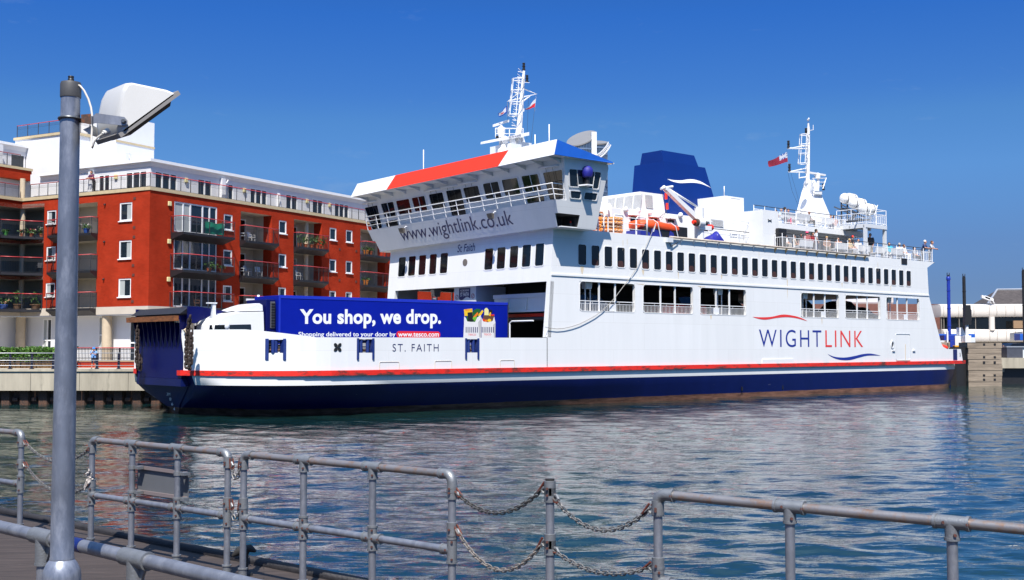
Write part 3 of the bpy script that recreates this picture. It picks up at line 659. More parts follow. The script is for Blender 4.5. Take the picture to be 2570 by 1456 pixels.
for k in (0, -1):                                          # closed ends
    r = near[k]
    for j in range(5):
        mb.use(HULL); mb.add([r[j], r[j + 1], (r[j + 1][0], BEAM - r[j + 1][1], r[j + 1][2]), (r[j][0], BEAM - r[j][1], r[j][2])], [(0, 1, 2, 3)], False)
mb.build('hull', None, ferry)
# bow: flat raked stem plate under the ramp
def edge_line(off, z0, z1, a_list, m, name, thick, parent=ferry, far=False):
    mb = MB(); mb.use(m)
    for a, b in zip(a_list, a_list[1:]):
        ya, yb = (edge_in(a) - off), (edge_in(b) - off); ya2, yb2 = ya + thick, yb + thick
        if far: ya, yb, ya2, yb2 = BEAM - ya, BEAM - yb, BEAM - ya2, BEAM - yb2
        mb.hexa([(a, ya, z0), (b, yb, z0), (b, yb2, z0), (a, ya2, z0)], [(a, ya, z1), (b, yb, z1), (b, yb2, z1), (a, ya2, z1)])
    return mb.build(name, None, parent)
AL = sorted({2.3, 73.9, *ST} - {73.6})
for far in (False, True): edge_line(.11, 2.13, 2.40, AL, STRAKE, 'rubbing_strake', .42, far=far)
# white bulwarks of the fore deck, with three mooring ports
def bul_top(a): return 4.52 if a < 4.2 else 4.52 - .40 * min(1, (a - 4.2) / 3.0) + .05 * max(0, (a - 7.2) / 16)
def bp(x, y):                                             # pixel -> point on the curved bulwark
    b = .5
    for _ in range(12): a, z = sp(x, y, b); b = edge_in(a)
    return a, z
ports = [(bp(673, 851), bp(710, 886)), (bp(900, 850), bp(934, 885)), (bp(1171, 850), bp(1198, 884))]
PORTS = [(p[0], q[0], (q[1] + bp(p_, 886)[1]) / 2, p[1] - .03) for (p, q), p_ in zip(ports, (673, 900, 1171))]
mb = MB(); mb.use(W_PAINT)
def side_pt(a, z, off=0): return (a, edge_in(a) + off, z)
aL = sorted({2.45, 2.8, 3.2, 3.7, 4.2, 5, 5.7, 6.4, 7.2, 8, 9, 10, 11, 14, 18, 23.2, *[p[0] for p in PORTS], *[p[1] for p in PORTS]})
for far in (False, True):
    for a, b in zip(aL, aL[1:]):
        port = next((p for p in PORTS if p[0] < (a + b) / 2 < p[1] and not far), None)
        for lo, hi in (((2.38, port[2]), (port[3], None)) if port else ((2.38, None),)):
            for off, in ((0,), (.22,)):
                q = [side_pt(a, lo, off), side_pt(b, lo, off), side_pt(b, hi if hi else bul_top(b), off), side_pt(a, hi if hi else bul_top(a), off)]
                if far: q = [(x, BEAM - y, z) for x, y, z in q]
                mb.add(q, [(0, 1, 2, 3)], False)
        q = [side_pt(a, bul_top(a), 0), side_pt(b, bul_top(b), 0), side_pt(b, bul_top(b), .22), side_pt(a, bul_top(a), .22)]
        if far: q = [(x, BEAM - y, z) for x, y, z in q]
        mb.add(q, [(0, 1, 2, 3)], False)
    yy = (lambda y: BEAM - y) if far else (lambda y: y)
    mb.prism([(2.45, yy(edge_in(2.45)), 2.38), (2.45, yy(edge_in(2.45)), 4.52), (2.3, yy(edge_in(2.45) + .3), 4.52), (2.6, yy(edge_in(2.45) + .3), 2.38)], (.02, 0, 0))
mb.build('bulwark', None, ferry)
NAVYP = mat('fairlead_navy', (.012, .03, .16), .45, var=.2, scale=6)
for k, (a0, a1, z0, z1) in enumerate(PORTS):
    y = edge_in((a0 + a1) / 2); mb = MB(); mb.use(NAVYP); w = .11; pos = lambda a: edge_in(a)
    for a in (a0 - w, a1):
        mb.hexa([(a, pos(a) - .06, z0 - .35), (a + w, pos(a + w) - .06, z0 - .35), (a + w, pos(a + w) + .3, z0 - .35), (a, pos(a) + .3, z0 - .35)], [(a, pos(a) - .06, z1 + .05), (a + w, pos(a + w) - .06, z1 + .05), (a + w, pos(a + w) + .3, z1 + .05), (a, pos(a) + .3, z1 + .05)])
    f = mb.build('mooring_port', None, ferry)
    r = .10
    for a in (a0 + r + .12, a1 - r - .12): MB().cyl((a, y + .12, z0), (a, y + .12, z1), r, 12).build('roller', NAVYP, f)
    for z, m in ((z0 + .14, RUST), (z1 - .12, NAVYP), ((z0 + z1) / 2 - .05, BLACK)): MB().cyl((a0, pos(a0) + .28, z), (a1, pos(a1) + .28, z), .085 if z != (z0 + z1) / 2 - .05 else .03, 10).build('roller', m, f)
    mb = MB(); mb.use(BLACK if k == 0 else INWHITE); mb.quad((a0 - .1, pos(a0) + .75, z0 - .1), (a1 + .1, pos(a1) + .75, z0 - .1), (a1 + .1, pos(a1) + .75, z1), (a0 - .1, pos(a0) + .75, z1)); mb.build('backing_plate', None, f)
    RSTAIN = mat('rust_stain', (.66, .56, .40), .5, var=.1, scale=6)
# car deck
mb = MB(); mb.use(DECKG); pg = [(a, edge_in(a) + .23, 2.75) for a in AL if 2.9 < a < 72] + [(a, BEAM - edge_in(a) - .23, 2.75) for a in reversed(AL) if 2.9 < a < 72]
mb.prism(pg, (0, 0, -.2)); mb.build('main_deck', None, ferry)

# ---- bow ramp, folded upright
ramp = MB(); ramp.use(NAVY); a0, a1 = 2.40, 2.55; b0, b1 = 5.7, 11.2
ramp.hexa([(a0, b0, 1.95), (a0 + .25, b0, 1.95), (a0 + .25, b1, 1.95), (a0, b1, 1.95)], [(a1, b0 - .35, 5.35), (a1 + .25, b0 - .35, 5.35), (a1 + .25, b1 + .35, 5.35), (a1, b1 + .35, 5.35)])
rp_ = ramp.build('bow_ramp', None, ferry)
for i in range(11):                                      # tapering stiffeners
    y = b0 + .05 + (b1 - b0 - .1) * i / 10; mb = MB(); mb.prism([(a0 - .01, y, 3.5), (a1 - .02, y - .3 + .06 * i, 5.3), (a1 - .42, y - .3 + .06 * i, 5.25)], (0, .05, 0)); mb.build('stiffener', NAVY, rp_)
mb = MB(); mb.use(mat('ramp_timber', (.22, .075, .022), .8, var=.5, scale=3, stretch=(1, 1, 3), bump=.3)); mb.hexa([(a1 - .66, b0 - .15, 4.98), (a1 - .41, b0 - .15, 4.98), (a1 - .41, b1 + .5, 4.98), (a1 - .66, b1 + .5, 4.98)], [(a1 - .68, b0 - .15, 5.26), (a1 - .41, b0 - .15, 5.26), (a1 - .41, b1 + .5, 5.26), (a1 - .68, b1 + .5, 5.26)]); mb.build('timber_edge', None, rp_)
mb = MB(); mb.use(BLACK); mb.hexa([(a1 - .45, b0 - .4, 5.36), (a1 + .3, b0 - .4, 5.36), (a1 + .3, b1 + .4, 5.36), (a1 - .45, b1 + .4, 5.36)], [(a1 + .05, b0 - .4, 5.72), (a1 + .4, b0 - .4, 5.72), (a1 + .4, b1 + .4, 5.72), (a1 + .05, b1 + .4, 5.72)]); mb.build('ramp_flap', None, rp_)
for y in (b0 - .62, b1 + .42):
    mb = MB(); mb.use(NAVY); mb.prism([(a1 - .1, y, 4.9), (a1 + .3, y, 4.85), (a1 + 1.0, y, 5.2), (a1 + 2.1, y, 5.42), (a1 + 2.15, y, 5.5), (a1 + .5, y, 5.74), (a1 - .1, y, 5.74)], (0, .16, 0)); mb.build('ramp_arm', None, rp_)
mb = MB(); mb.use(HULL); mb.box(a0 - .04, a0 + .4, b0 - .05, b1 + .05, 1.55, 1.94); mb.build('ramp_hinge_beam', None, ferry)
# raked plated stem down to the waterline
SA = lambda z: 2.55 + (2.2 - z) * .42
mb = MB(); mb.use(HULL); SR = ((1.6, 5.7), (1.1, 6.6), (.5, 7.7), (-.1, 8.40), (-1.0, 8.5))
mb.loft([[(SA(z), y, z), (SA(z), BEAM - y, z)] for z, y in SR], closed_ring=False, caps=False)
for f in ((lambda y: y), (lambda y: BEAM - y)): mb.loft([[(SA(z), f(y), z), (SA(z) + .5 + .3 * (1.6 - z), f(y - .35 - .25 * (1.6 - z)), z)] for z, y in SR], closed_ring=False, caps=False)
mb.build('stem_plate', None, ferry)
# bow fittings: hooks, white light column, brackets
mb = MB(); mb.use(W_CLEAN); p = sp(535, 825, 4.5); mb.box(p[0] - .09, p[0] + .09, 4.4, 4.6, 4.3, 5.88); mb.box(p[0] - .35, p[0] + .14, 4.36, 4.64, 5.88, 5.95); mb.build('light_column', None, ferry)
mb = MB(); mb.use(mat('hook_cream', (.62, .48, .32), .6, var=.3, scale=7)); mb.prism([(2.0, 5.6, 4.92), (2.05, 5.6, 5.05), (3.0, 5.6, 5.1), (3.0, 5.6, 4.5), (2.6, 5.6, 4.5), (2.5, 5.6, 4.85)], (0, .2, 0)); mb.prism([(2.4, 5.2, 4.35), (2.3, 5.2, 4.5), (2.7, 5.2, 4.8), (2.75, 5.2, 4.7)], (0, .15, 0)); mb.build('securing_hook', None, ferry)
mb = MB(); mb.use(W_CLEAN); mb.prism([(3.4, 6.0, 4.5), (3.5, 6.0, 5.5), (3.9, 6.0, 5.5), (4.2, 6.0, 4.6), (4.1, 6.0, 4.4)], (0, .3, 0)); mb.build('hydraulic_bracket', None, ferry)
mb = MB(); mb.use(BLACK); mb.cyl((3.6, 5.9, 4.5), (3.2, 5.9, 5.4), .06, 8); mb.cyl((3.1, 6.3, 4.4), (3.15, 6.3, 5.1), .05, 8); mb.build('hydraulic_cylinder', None, ferry)
# draught marks, thruster mark, name on the bow
NP = lambda a, z: (a, edge_in(a) - .012, z)
mb = text_mesh('ST. FAITH', NP, sp(985, 870)[0], sp(1100.5, 870)[0], sp(1040, 882)[1], sp(1040, 863.3)[1], bold=-.008, thick=0, spacing=1.25); mb.build('name_lettering', LETTER, ferry)
c = bp(847.3, 871.9); mb = MB(); mb.use(BLACK)
for k in range(4):
    an = rad(45 + 90 * k); pts = []
    for t in range(12):
        q = 2 * math.pi * t / 12; x, z = .16 + .13 * math.cos(q), .095 * math.sin(q)
        pts.append(NP(c[0] + x * math.cos(an) - z * math.sin(an), c[1] + x * math.sin(an) + z * math.cos(an)))
    mb.add(pts, [tuple(range(12))]); mb.add([NP(c[0] + x * math.cos(an) - z * math.sin(an), c[1] + x * math.sin(an) + z * math.cos(an)) for x, z in ((-.05, -.022), (.12, -.022), (.12, .022), (-.05, .022))], [(0, 1, 2, 3)])
mb.build('thruster_mark', None, ferry)
GREYL = mat('grey_letter', (.35, .37, .40), .5)
w = MB()
for i, s_ in enumerate(('3M', '8', '6', '4')):
    z = 1.05 - i * .27; y = 8.48; x = SA(z) - .03
    text_mesh(s_, lambda u, v: (x, u, v), y + .12 + (.1 if i == 0 else 0), y - .12 - (.1 if i == 0 else 0), z - .08, z + .08, thick=.03, nrm=(-1, 0, 0), mb=w)
w.build('draught_marks', LETTERW, ferry)
# hatch outlines welded on the bulwark
for x0, x1, y0, y1 in ((953, 1001, 909.5, 931), (1091.7, 1132.8, 907, 927), (1255.5, 1290.4, 905, 925)):
    A, Z, C, D = sp(x0, y0)[0], sp(x0, y0)[1], sp(x1, y1)[0], sp(x1, y1)[1]; mb = MB(); mb.use(mat('hatch_edge', (.62, .56, .46), .5, var=.2)); ring(mb, lambda u, v: (u, -.004, v), rrect(A, C, D, Z, .06), rrect(A - .03, C + .03, D - .03, Z + .03, .09), (0, -.014, 0)); mb.build('hatch_cover', None, ferry)

# ---- superstructure sides, with the window row and the car deck openings
AF = 23.25                                               # fore end of the sides
WIN = [25.84 + 1.1665 * i for i in range(34)]; WIN = [a for a in WIN if a < 65.2]
wz0, wz1 = 8.72, 10.03
whole = [(a, a + .73, wz0, wz1) for a in WIN]
CARO = [(25.99, 31.02), (31.79, 36.82), (37.56, 42.65), (49.31, 54.33), (55.21, 60.28), (61.17, 66.37)]
chole = [(a, b, 5.86, 7.72) for a, b in CARO]
AFT = 67.6
for far in (False, True):
    y = BEAM if far else 0.0; sg = -1 if far else 1
    mb = MB(); mb.use(W_PAINT); P = lambda u, v, y=y: (u, y, v)
    holed(mb, P, 23.8, AFT, 2.38, 10.95, whole + chole)
    mb.add([P(23.25, 2.38), P(23.8, 2.38), P(23.8, 10.95), P(23.76, 10.95), P(23.25, 4.2)], [(0, 1, 2, 3, 4)])
    for h in whole + chole: holed(mb, P, h[0], h[0], h[2], h[2], [h], Vector((0, sg * .22, 0)))
    for q in ([(AFT, 2.38), (73.6, 2.38), (73.3, 3.42), (70.9, 3.42), (70.2, 3.62), (AFT, 3.64 + 1e-4)], [(AFT, 3.64), (70.2, 3.62), (69.85, 4.0), (67.95, 8.02), (67.78, 10.42), (69.0, 10.95), (AFT, 10.95)]):
        mb.add([P(*p) for p in q], [tuple(range(len(q)))])
    # inner skin
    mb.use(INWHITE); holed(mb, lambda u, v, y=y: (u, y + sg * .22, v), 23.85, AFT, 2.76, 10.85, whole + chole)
    mb.build('side_plating', None, ferry)
mb = MB(); mb.use(W_PAINT)
for y, n in ((-.05, .05), (BEAM, .05)):
    mb.box(AF + .32, 67.93, y, y + n, 7.98, 8.10)
mb.build('belting', None, ferry)
mb = MB(); mb.use(W_PAINT)                                # stern transom and quarter
mb.quad((73.6, 0, 2.38), (73.6, 4.5, 2.38), (73.3, 4.5, 3.42), (73.3, 0, 3.42)); mb.quad((67.78, 0, 10.42), (67.78, BEAM, 10.42), (67.95, BEAM, 8.02), (67.95, 0, 8.02)); mb.quad((67.78, 0, 10.42), (69, 0, 10.95), (69, BEAM, 10.95), (67.78, BEAM, 10.42))
mb.build('stern_wall', None, ferry)
# windows of the saloon
SEATR = mat('red_seat', (.045, .014, .013), .8, var=.2)
def ship_window(P, u0, u1, z0, z1, nrm, r, parent, t=.04, glass=GLASS, name='window', fm=W_CLEAN, back=.02, proud=.018):
    n = Vector(nrm); mb = MB(); mb.use(fm); inn = rrect(u0 + .02, u1 - .02, z0 + .02, z1 - .02, r); out = rrect(u0 - t, u1 + t, z0 - t, z1 + t, r + t)
    ring(mb, lambda u, v: Vector(P(u, v)) + n * .003, inn, out, n * proud); f = mb.build(name, None, parent)
    g = MB(); g.use(glass); g.quad(*[Vector(P(*c)) - n * back for c in ((u0, z0), (u1, z0), (u1, z1), (u0, z1))]); g.build('pane', None, f)
    return f
for far in (False, True):
    y = BEAM if far else 0.0; n = (0, 1, 0) if far else (0, -1, 0)
    for i, (a, b, c, d) in enumerate(whole):
        f = ship_window(lambda u, v: (u, y, v), a, b, c, d, n, .12, ferry)
        if not far and i % 2 and i > 1 or (not far and i == 1):
            mb = MB(); mb.use(SEATR); mb.add([(a + .1, .016, c + .02), (b - .1, .016, c + .02), (b - .12, .016, c + .32), (b - .22, .016, c + .44), (a + .2, .016, c + .44), (a + .12, .016, c + .32)], [(0, 1, 2, 3, 4, 5)]); mb.build('seat_back', None, f)
# car deck openings: frames, stanchions, guard rails
for far in (False, True):
    y = BEAM if far else 0.0; sg = 1 if not far else -1
    for k, (a, b, c, d) in enumerate(chole):
        mb = MB(); mb.use(W_PAINT); ring(mb, lambda u, v: (u, y - sg * .002, v), rrect(a + .02, b - .02, c + .02, d - .02, .22), rrect(a - .03, b + .03, c - .03, d + .03, .26), (0, -sg * .012, 0)); f = mb.build('car_deck_opening', None, ferry)
        yy = y + sg * .12
        for fr in (.36, .65): u = a + (b - a) * fr; mb = MB(); mb.box(u - .045, u + .045, yy - .045, yy + .045, c, d); mb.build('stanchion', W_CLEAN, f)
        if k in (0, 2, 3, 5):
            for fr in (.21, .30): u = a + (b - a) * (fr if k != 2 else fr + .30); mb = MB(); mb.box(u - .03, u + .03, y + sg * .6 - .03, y + sg * .6 + .03, c - .3, d - .25); mb.build('stanchion', W_CLEAN, f)
            u = a + (b - a) * (.26 if k != 2 else .55); mb = MB(); mb.prism([(u - .32, y + sg * .5, d + .1), (u + .32, y + sg * .5, d + .1), (u + .24, y + sg * .5, d - .42), (u - .24, y + sg * .5, d - .42)], (0, sg * .4, 0)); mb.build('deck_bracket', W_CLEAN, f)
        mb = MB(); mb.use(W_CLEAN)
        mb.box(a, b, yy - .02, yy + .02, c + .62, c + .67); mb.box(a, b, yy - .015, yy + .015, c + .47, c + .50); n_ = int((b - a) / .135)
        for i in range(1, n_): u = a + (b - a) * i / n_; mb.box(u - .011, u + .011, yy - .006, yy + .006, c, c + (.62 if i % 9 == 0 else .47))
        mb.build('guard_rail', None, f)
        if not far and k in (0, 2, 3, 5):
            u = a + (b - a) * (.60 if k != 2 else .36); mb = MB(); mb.box(u - .30, u + .30, yy - .05, yy - .03, c + .05, c + .46); mb.build('notice_plate', W_CLEAN, f)
# decks inside
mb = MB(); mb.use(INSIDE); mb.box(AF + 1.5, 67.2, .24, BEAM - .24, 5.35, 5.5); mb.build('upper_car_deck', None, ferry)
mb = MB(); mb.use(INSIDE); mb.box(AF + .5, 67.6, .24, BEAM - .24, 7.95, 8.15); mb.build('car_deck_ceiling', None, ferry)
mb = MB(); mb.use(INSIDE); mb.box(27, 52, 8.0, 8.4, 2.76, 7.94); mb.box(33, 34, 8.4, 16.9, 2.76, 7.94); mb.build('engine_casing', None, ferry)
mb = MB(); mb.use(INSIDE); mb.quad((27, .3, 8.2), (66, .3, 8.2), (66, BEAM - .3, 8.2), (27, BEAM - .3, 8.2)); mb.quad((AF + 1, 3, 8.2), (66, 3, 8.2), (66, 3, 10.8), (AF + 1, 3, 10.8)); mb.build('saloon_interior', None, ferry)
mb = MB(); mb.use(DECKG); mb.prism([(AF + .6, .01, 10.86), (69, .01, 10.86), (69, BEAM - .01, 10.86), (AF + .6, BEAM - .01, 10.86)], (0, 0, .085)); mb.build('boat_deck', None, ferry)
TUBE_L = mat('deck_light', (.75, .72, .55), .4)
for a, y in ((26.6, 3), (29.4, 4), (32.5, 2.2), (34, 3.5), (38, 2.2), (40.3, 3)): mb = MB(); mb.box(a, a + 1.2, y, y + .12, 7.86, 7.949); mb.build('ceiling_lamp', TUBE_L, ferry)

# ---- front wall of the superstructure
F0, F1 = 23.25, 23.75                                     # slightly raked: foot and head
def FW(b, z): return (F0 + (F1 - F0) * (z - 4.2) / 6.6, b, z)
def fpx(x, y):
    a = 23.5
    for _ in range(4): b, z = fp(x, y, a); a = F0 + (F1 - F0) * (z - 4.2) / 6.6
    return b, z
fw_w = []
for x0, x1, y0, y1 in ((1217.7, 1236, 627.9, 681), (1248.6, 1267, 623.9, 678), (1280.8, 1299, 620.4, 675), (1312, 1331, 615.8, 671.5), (1345, 1364, 611.3, 667.6), (1001, 1016, 655, 704), (1026, 1041, 652, 701.5), (1052, 1067, 650, 699), (1079, 1094, 647, 696.5), (1106, 1122, 642, 694)):
    p, q = fpx(x0, y0), fpx(x1, y1); fw_w.append((q[0], p[0]))
fw_w = sorted(fw_w); wz = (8.60, 10.02); fw_h = [(min(a, b), max(a, b), *wz) for a, b in fw_w]
mb = MB(); mb.use(W_PAINT); holed(mb, FW, 0.001, BEAM - .001, 7.62, 11.9, fw_h)
for h in fw_h: holed(mb, FW, h[0], h[0], h[2], h[2], [h], Vector((.2, 0, 0)))
mb.prism([FW(.0, 4.2), FW(.42, 4.2), FW(.35, 7.62), FW(.0, 7.62)], (.3, 0, 0)); mb.prism([FW(BEAM, 4.2), FW(BEAM - .5, 4.2), FW(BEAM - .9, 7.62), FW(BEAM, 7.62)], (.3, 0, 0))
mb.quad(FW(.3, 7.62), FW(BEAM - .3, 7.62), Vector(FW(BEAM - .3, 7.62)) + Vector((.6, 0, .3)), Vector(FW(.3, 7.62)) + Vector((.6, 0, .3)))
mb.build('front_wall', None, ferry)
for h in fw_h: ship_window(FW, *h, (-1, 0, 0), .12, ferry)
b, z = fpx(1167.6, 659); mb = MB(); mb.lathe((FW(b, z)[0] - .03, b, z), [(.24, 0), (.24, .06)], 18, 'X'); mb.build('porthole', mat('porthole_bronze', (.16, .14, .12), .5), ferry)
b, z = fpx(1148, 632); b2, z2 = fpx(1193, 614); mb = text_mesh('St Faith', lambda u, v: FW(u, v), b, b2, z - .05, z2 + .12, thick=.012, nrm=(-1, 0, 0), bold=.004, shear=.12); mb.build('name_lettering', LETTER, ferry)
# white pillar with its notice, inside the fore opening
pb0, pb1 = fp(1194, 735, 23.9)[0], fp(1140, 735, 23.9)[0]
mb = MB(); mb.use(W_GREY); mb.box(23.9, 26.5, pb0, pb1, 2.76, 7.66); mb.prism([(23.92, pb0 - .001, 7.6), (24.1, pb0 - .001, 7.6), (25.4, pb0 - .001, 5.6), (23.92, pb0 - .001, 5.6)], (0, -.02, 0)); pil = mb.build('casing_pillar', None, ferry)
P = lambda b, z: (23.885, b, z); s0 = fp(1152.5, 726, 23.9); s1 = fp(1180.6, 747, 23.9)
mb = MB(); mb.use(LETTER); n_ = 10; low = [(s0[0] + (s1[0] - s0[0]) * i / n_, s1[1] - .10 * math.sin(2 * math.pi * i / n_ + .2) - .04) for i in range(n_ + 1)]
mb.add([P(s0[0], s0[1] + .05)] + [P(*q) for q in low] + [P(s1[0], s0[1] + .05)], [tuple(range(n_ + 3))]); sg_ = mb.build('welcome_sign', None, pil)
cx, w_ = (s0[0] + s1[0]) / 2, (s0[0] - s1[0]) / 2
mb = text_mesh('WELCOME ONBOARD', lambda u, v: P(u, v), cx + w_ * .78, cx - w_ * .78, s0[1] - .17, s0[1] - .04, thick=.008, nrm=(-1, 0, 0), bold=.01); text_mesh('ST FAITH', P, cx + w_ * .74, cx - w_ * .74, s0[1] - .50, s0[1] - .24, thick=.008, nrm=(-1, 0, 0), bold=.015, mb=mb); mb.build('sign_lettering', LETTERW, sg_)
for px, py in ((1147, 746), (1187, 743)):
    b, z = fp(px, py, 23.9); mb = MB(); mb.use(mat('sign_red', (.35, .03, .03), .5)); ring(mb, lambda u, v: (23.895, b + u, z + v), [(.13 * math.cos(2 * math.pi * i / 16), .13 * math.sin(2 * math.pi * i / 16)) for i in range(16)], [(.165 * math.cos(2 * math.pi * i / 16), .165 * math.sin(2 * math.pi * i / 16)) for i in range(16)], (-.01, 0, 0)); mb.prism([(23.89, b + .1, z - .12), (23.89, b + .12, z - .1), (23.89, b - .1, z + .12), (23.89, b - .12, z + .1)], (-.008, 0, 0)); mb.build('prohibition_sign', None, pil)
# hinged mezzanine ramp just inside, white with ribs and a red lower edge
mr0 = 24.6; z0, z1 = 5.85, 7.0
mb = MB(); mb.use(W_CLEAN); mb.box(mr0, mr0 + .12, .3, 6.6, z0, z1); mb.box(mr0 - .1, mr0 - .001, .3, 6.6, z1 - .25, z1 + .01); mb.box(mr0 - .1, mr0 - .001, .3, 6.6, z0 - .01, z0 + .12); m_ = mb.build('mezzanine_ramp', None, ferry)
for y in (1.5, 3.3, 5.1): mb = MB(); mb.prism([(mr0 - .004, y, z0 + .13), (mr0 - .20, y, z0 + .13), (mr0 - .06, y, z1 - .26), (mr0 - .004, y, z1 - .26)], (0, .06, 0)); mb.build('rib', W_CLEAN, m_)
mb = MB(); mb.box(mr0 + .2, mr0 + .35, .3, 6.6, z0 - .32, z0 - .12); mb.build('red_edge', RED, m_)
mb = MB(); mb.use(W_CLEAN); a, z = sp(1275, 848, .8)[0], 4.1; mb.tube([(23.0, 3.2, 2.76), (23.0, 3.2, 5.1), (23.0, 3.0, 5.22), (23, 1.0, 5.22)], .05, 8); mb.build('hand_loop', None, ferry)

# company lettering and swooshes on the side
OP = lambda a, z: (a, -.012, z)
t0, t1 = sp(1937.5, 872)[0], sp(2061.5, 872)[0]; zt0, zt1 = sp(2000, 871)[1], sp(2000, 828)[1]
L0 = sp(1905, 870)[0]; L1 = sp(2061.5, 870)[0]; L2 = sp(2071.5, 870)[0]; L3 = sp(2166, 870)[0]
text_mesh('WIGHT', OP, L0, L1, zt0, zt1, bold=-.006, thick=0, spacing=1.22).build('company_lettering', mat('letter_blue', (.012, .03, .26), .4), ferry)
text_mesh('LINK', OP, L2, L3, zt0, zt1, bold=-.006, thick=0, spacing=1.18).build('company_lettering', mat('letter_red2', (.75, .04, .035), .4), ferry)
c3p = lambda X, Y: sp(1850.9 + X * .27978, 627.4 + Y * .27978)
def swoosh(top, low, conv, P, m, name, parent):
    up = [conv(*p) for p in top]; lo = [conv(*p) for p in low]; N = 40
    def samp(c, t):                                          # Catmull-Rom through the points
        s = t * (len(c) - 1); i = min(int(s), len(c) - 2); f = s - i; g = lambda k: c[max(0, min(len(c) - 1, k))]
        return tuple(.5 * (2 * g(i)[d] + (g(i + 1)[d] - g(i - 1)[d]) * f + (2 * g(i - 1)[d] - 5 * g(i)[d] + 4 * g(i + 1)[d] - g(i + 2)[d]) * f * f + (3 * g(i)[d] - g(i - 1)[d] - 3 * g(i + 1)[d] + g(i + 2)[d]) * f ** 3) for d in (0, 1))
    mb = MB(); mb.use(m); mb.loft([[P(*samp(up, i / N)), P(*samp(lo, i / N))] for i in range(N + 1)], closed_ring=False, caps=False, sm=False); return mb.build(name, None, parent)
swoosh([(132, 600), (210, 604), (300, 600), (400, 580), (480, 586), (560, 606), (628, 639)], [(132, 600), (190, 618), (255, 625), (350, 610), (440, 603), (530, 613), (628, 639)], c3p, OP, mat('letter_red2', (.75, .04, .035), .4), 'swoosh', ferry)
swoosh([(806, 933), (870, 958), (960, 965), (1050, 951), (1120, 935), (1195, 930), (1284, 948)], [(806, 933), (860, 968), (930, 987), (1010, 987), (1090, 966), (1170, 948), (1284, 948)], c3p, OP, mat('letter_blue', (.012, .03, .26), .4), 'swoosh', ferry)
# shell door, vents and small marks near the stern
A, Z = sp(2248, 838.6); C, D = sp(2284, 903); mb = MB(); mb.use(W_GREY); ring(mb, OP, rrect(A, C, D, Z, .12), rrect(A - .045, C + .045, D - .045, Z + .045, .16), (0, -.018, 0)); mb.build('shell_door', None, ferry)
mb = MB(); mb.use(mat('stain_edge', (.60, .45, .25), .6)); mb.box(A + (C - A) * .66, A + (C - A) * .66 + .025, -.03, -.013, D, D + 1.3); mb.box(A, C, -.032, -.02, D - .09, D - .06); mb.build('door_seam', None, ferry)
p = sp(2239, 865); mb = MB(); mb.use(W_GREY); ring(mb, lambda u, v: (p[0] + u, -.004, p[1] + v), [(.16 * math.cos(rad(i * 20)), .24 * math.sin(rad(i * 20))) for i in range(18)], [(.24 * math.cos(rad(i * 20)), .33 * math.sin(rad(i * 20))) for i in range(18)], (0, -.07, 0)); mb.use(BLACK); mb.add([(p[0] + .17 * math.cos(rad(i * 20)), -.006, p[1] + .25 * math.sin(rad(i * 20))) for i in range(18)], [tuple(range(18))]); mb.build('mooring_eye', None, ferry)
for px, py in ((2242, 880), (2293, 880)): p = sp(px, py); mb = MB(); mb.box(p[0] - .2, p[0] + .2, -.09, -.003, p[1] - .05, p[1] + .05); mb.build('step', W_CLEAN, ferry)
a, z = sp(1912, 902); a2, z2 = sp(1990, 915); mb = MB(); mb.box(a, a2, -.06, -.003, z2, z); mb.build('doubler_plate', W_CLEAN, ferry)
a, z = sp(2262, 648); a2, z2 = sp(2276, 664); mb = MB(); mb.box(a, a2, -.04, -.003, z2, z); mb.build('loudspeaker_recess', BLACK, ferry)
mb = MB(); mb.use(LETTER); mb.box(71.9, 72.6, -.02, -.003, 2.45, 3.40); mb.build('fender_panel', None, ferry); mb = text_mesh('X', OP, 73.0, 73.25, 2.75, 3.1, thick=.01); mb.build('thruster_mark', BLACK, ferry)
# scuppers with rust weeping on the navy hull near the stern
for px in (1866, 1968, 2117, 2233, 2315): a, z = sp(px, 975); mb = MB(); mb.use(BLACK); mb.box(a - .06, a + .06, .1, .16, .5, .78); mb.build('scupper', None, ferry)

# rust weeping from fittings on the white side
RST = mat('rust_weep', (.67, .56, .40), .5, var=.15, scale=5)
for a, z, w, h in ((26.2, 8.66, .30, .55), (29.9, 10.5, .05, .7), (30.3, 10.6, .04, .5), (31.8, 8.66, .22, .35), (35.3, 8.66, .10, .5), (39.9, 8.66, .16, .3), (47.6, 8.66, .10, 1.5), (54.8, 8.66, .12, .4), (61.9, 8.66, .10, .6), (38.7, 5.8, .2, .3), (52.0, 5.8, .12, .5), (60.0, 10.5, .06, .8), (56.0, 10.5, .05, .7), (44.2, 10.5, .05, .5), (31.9, 7.74, 1.6, .06), (37.7, 7.8, .9, .07)):
    mb = MB(); mb.use(RST); mb.add([(a - w / 2, -.006, z), (a + w / 2, -.006, z), (a + w * .38, -.006, z - h * .5), (a + w * .1, -.006, z - h), (a - w * .12, -.006, z - h * .85), (a - w * .42, -.006, z - h * .4)], [(0, 1, 2, 3, 4, 5)]); mb.build('rust_streak', None, ferry)
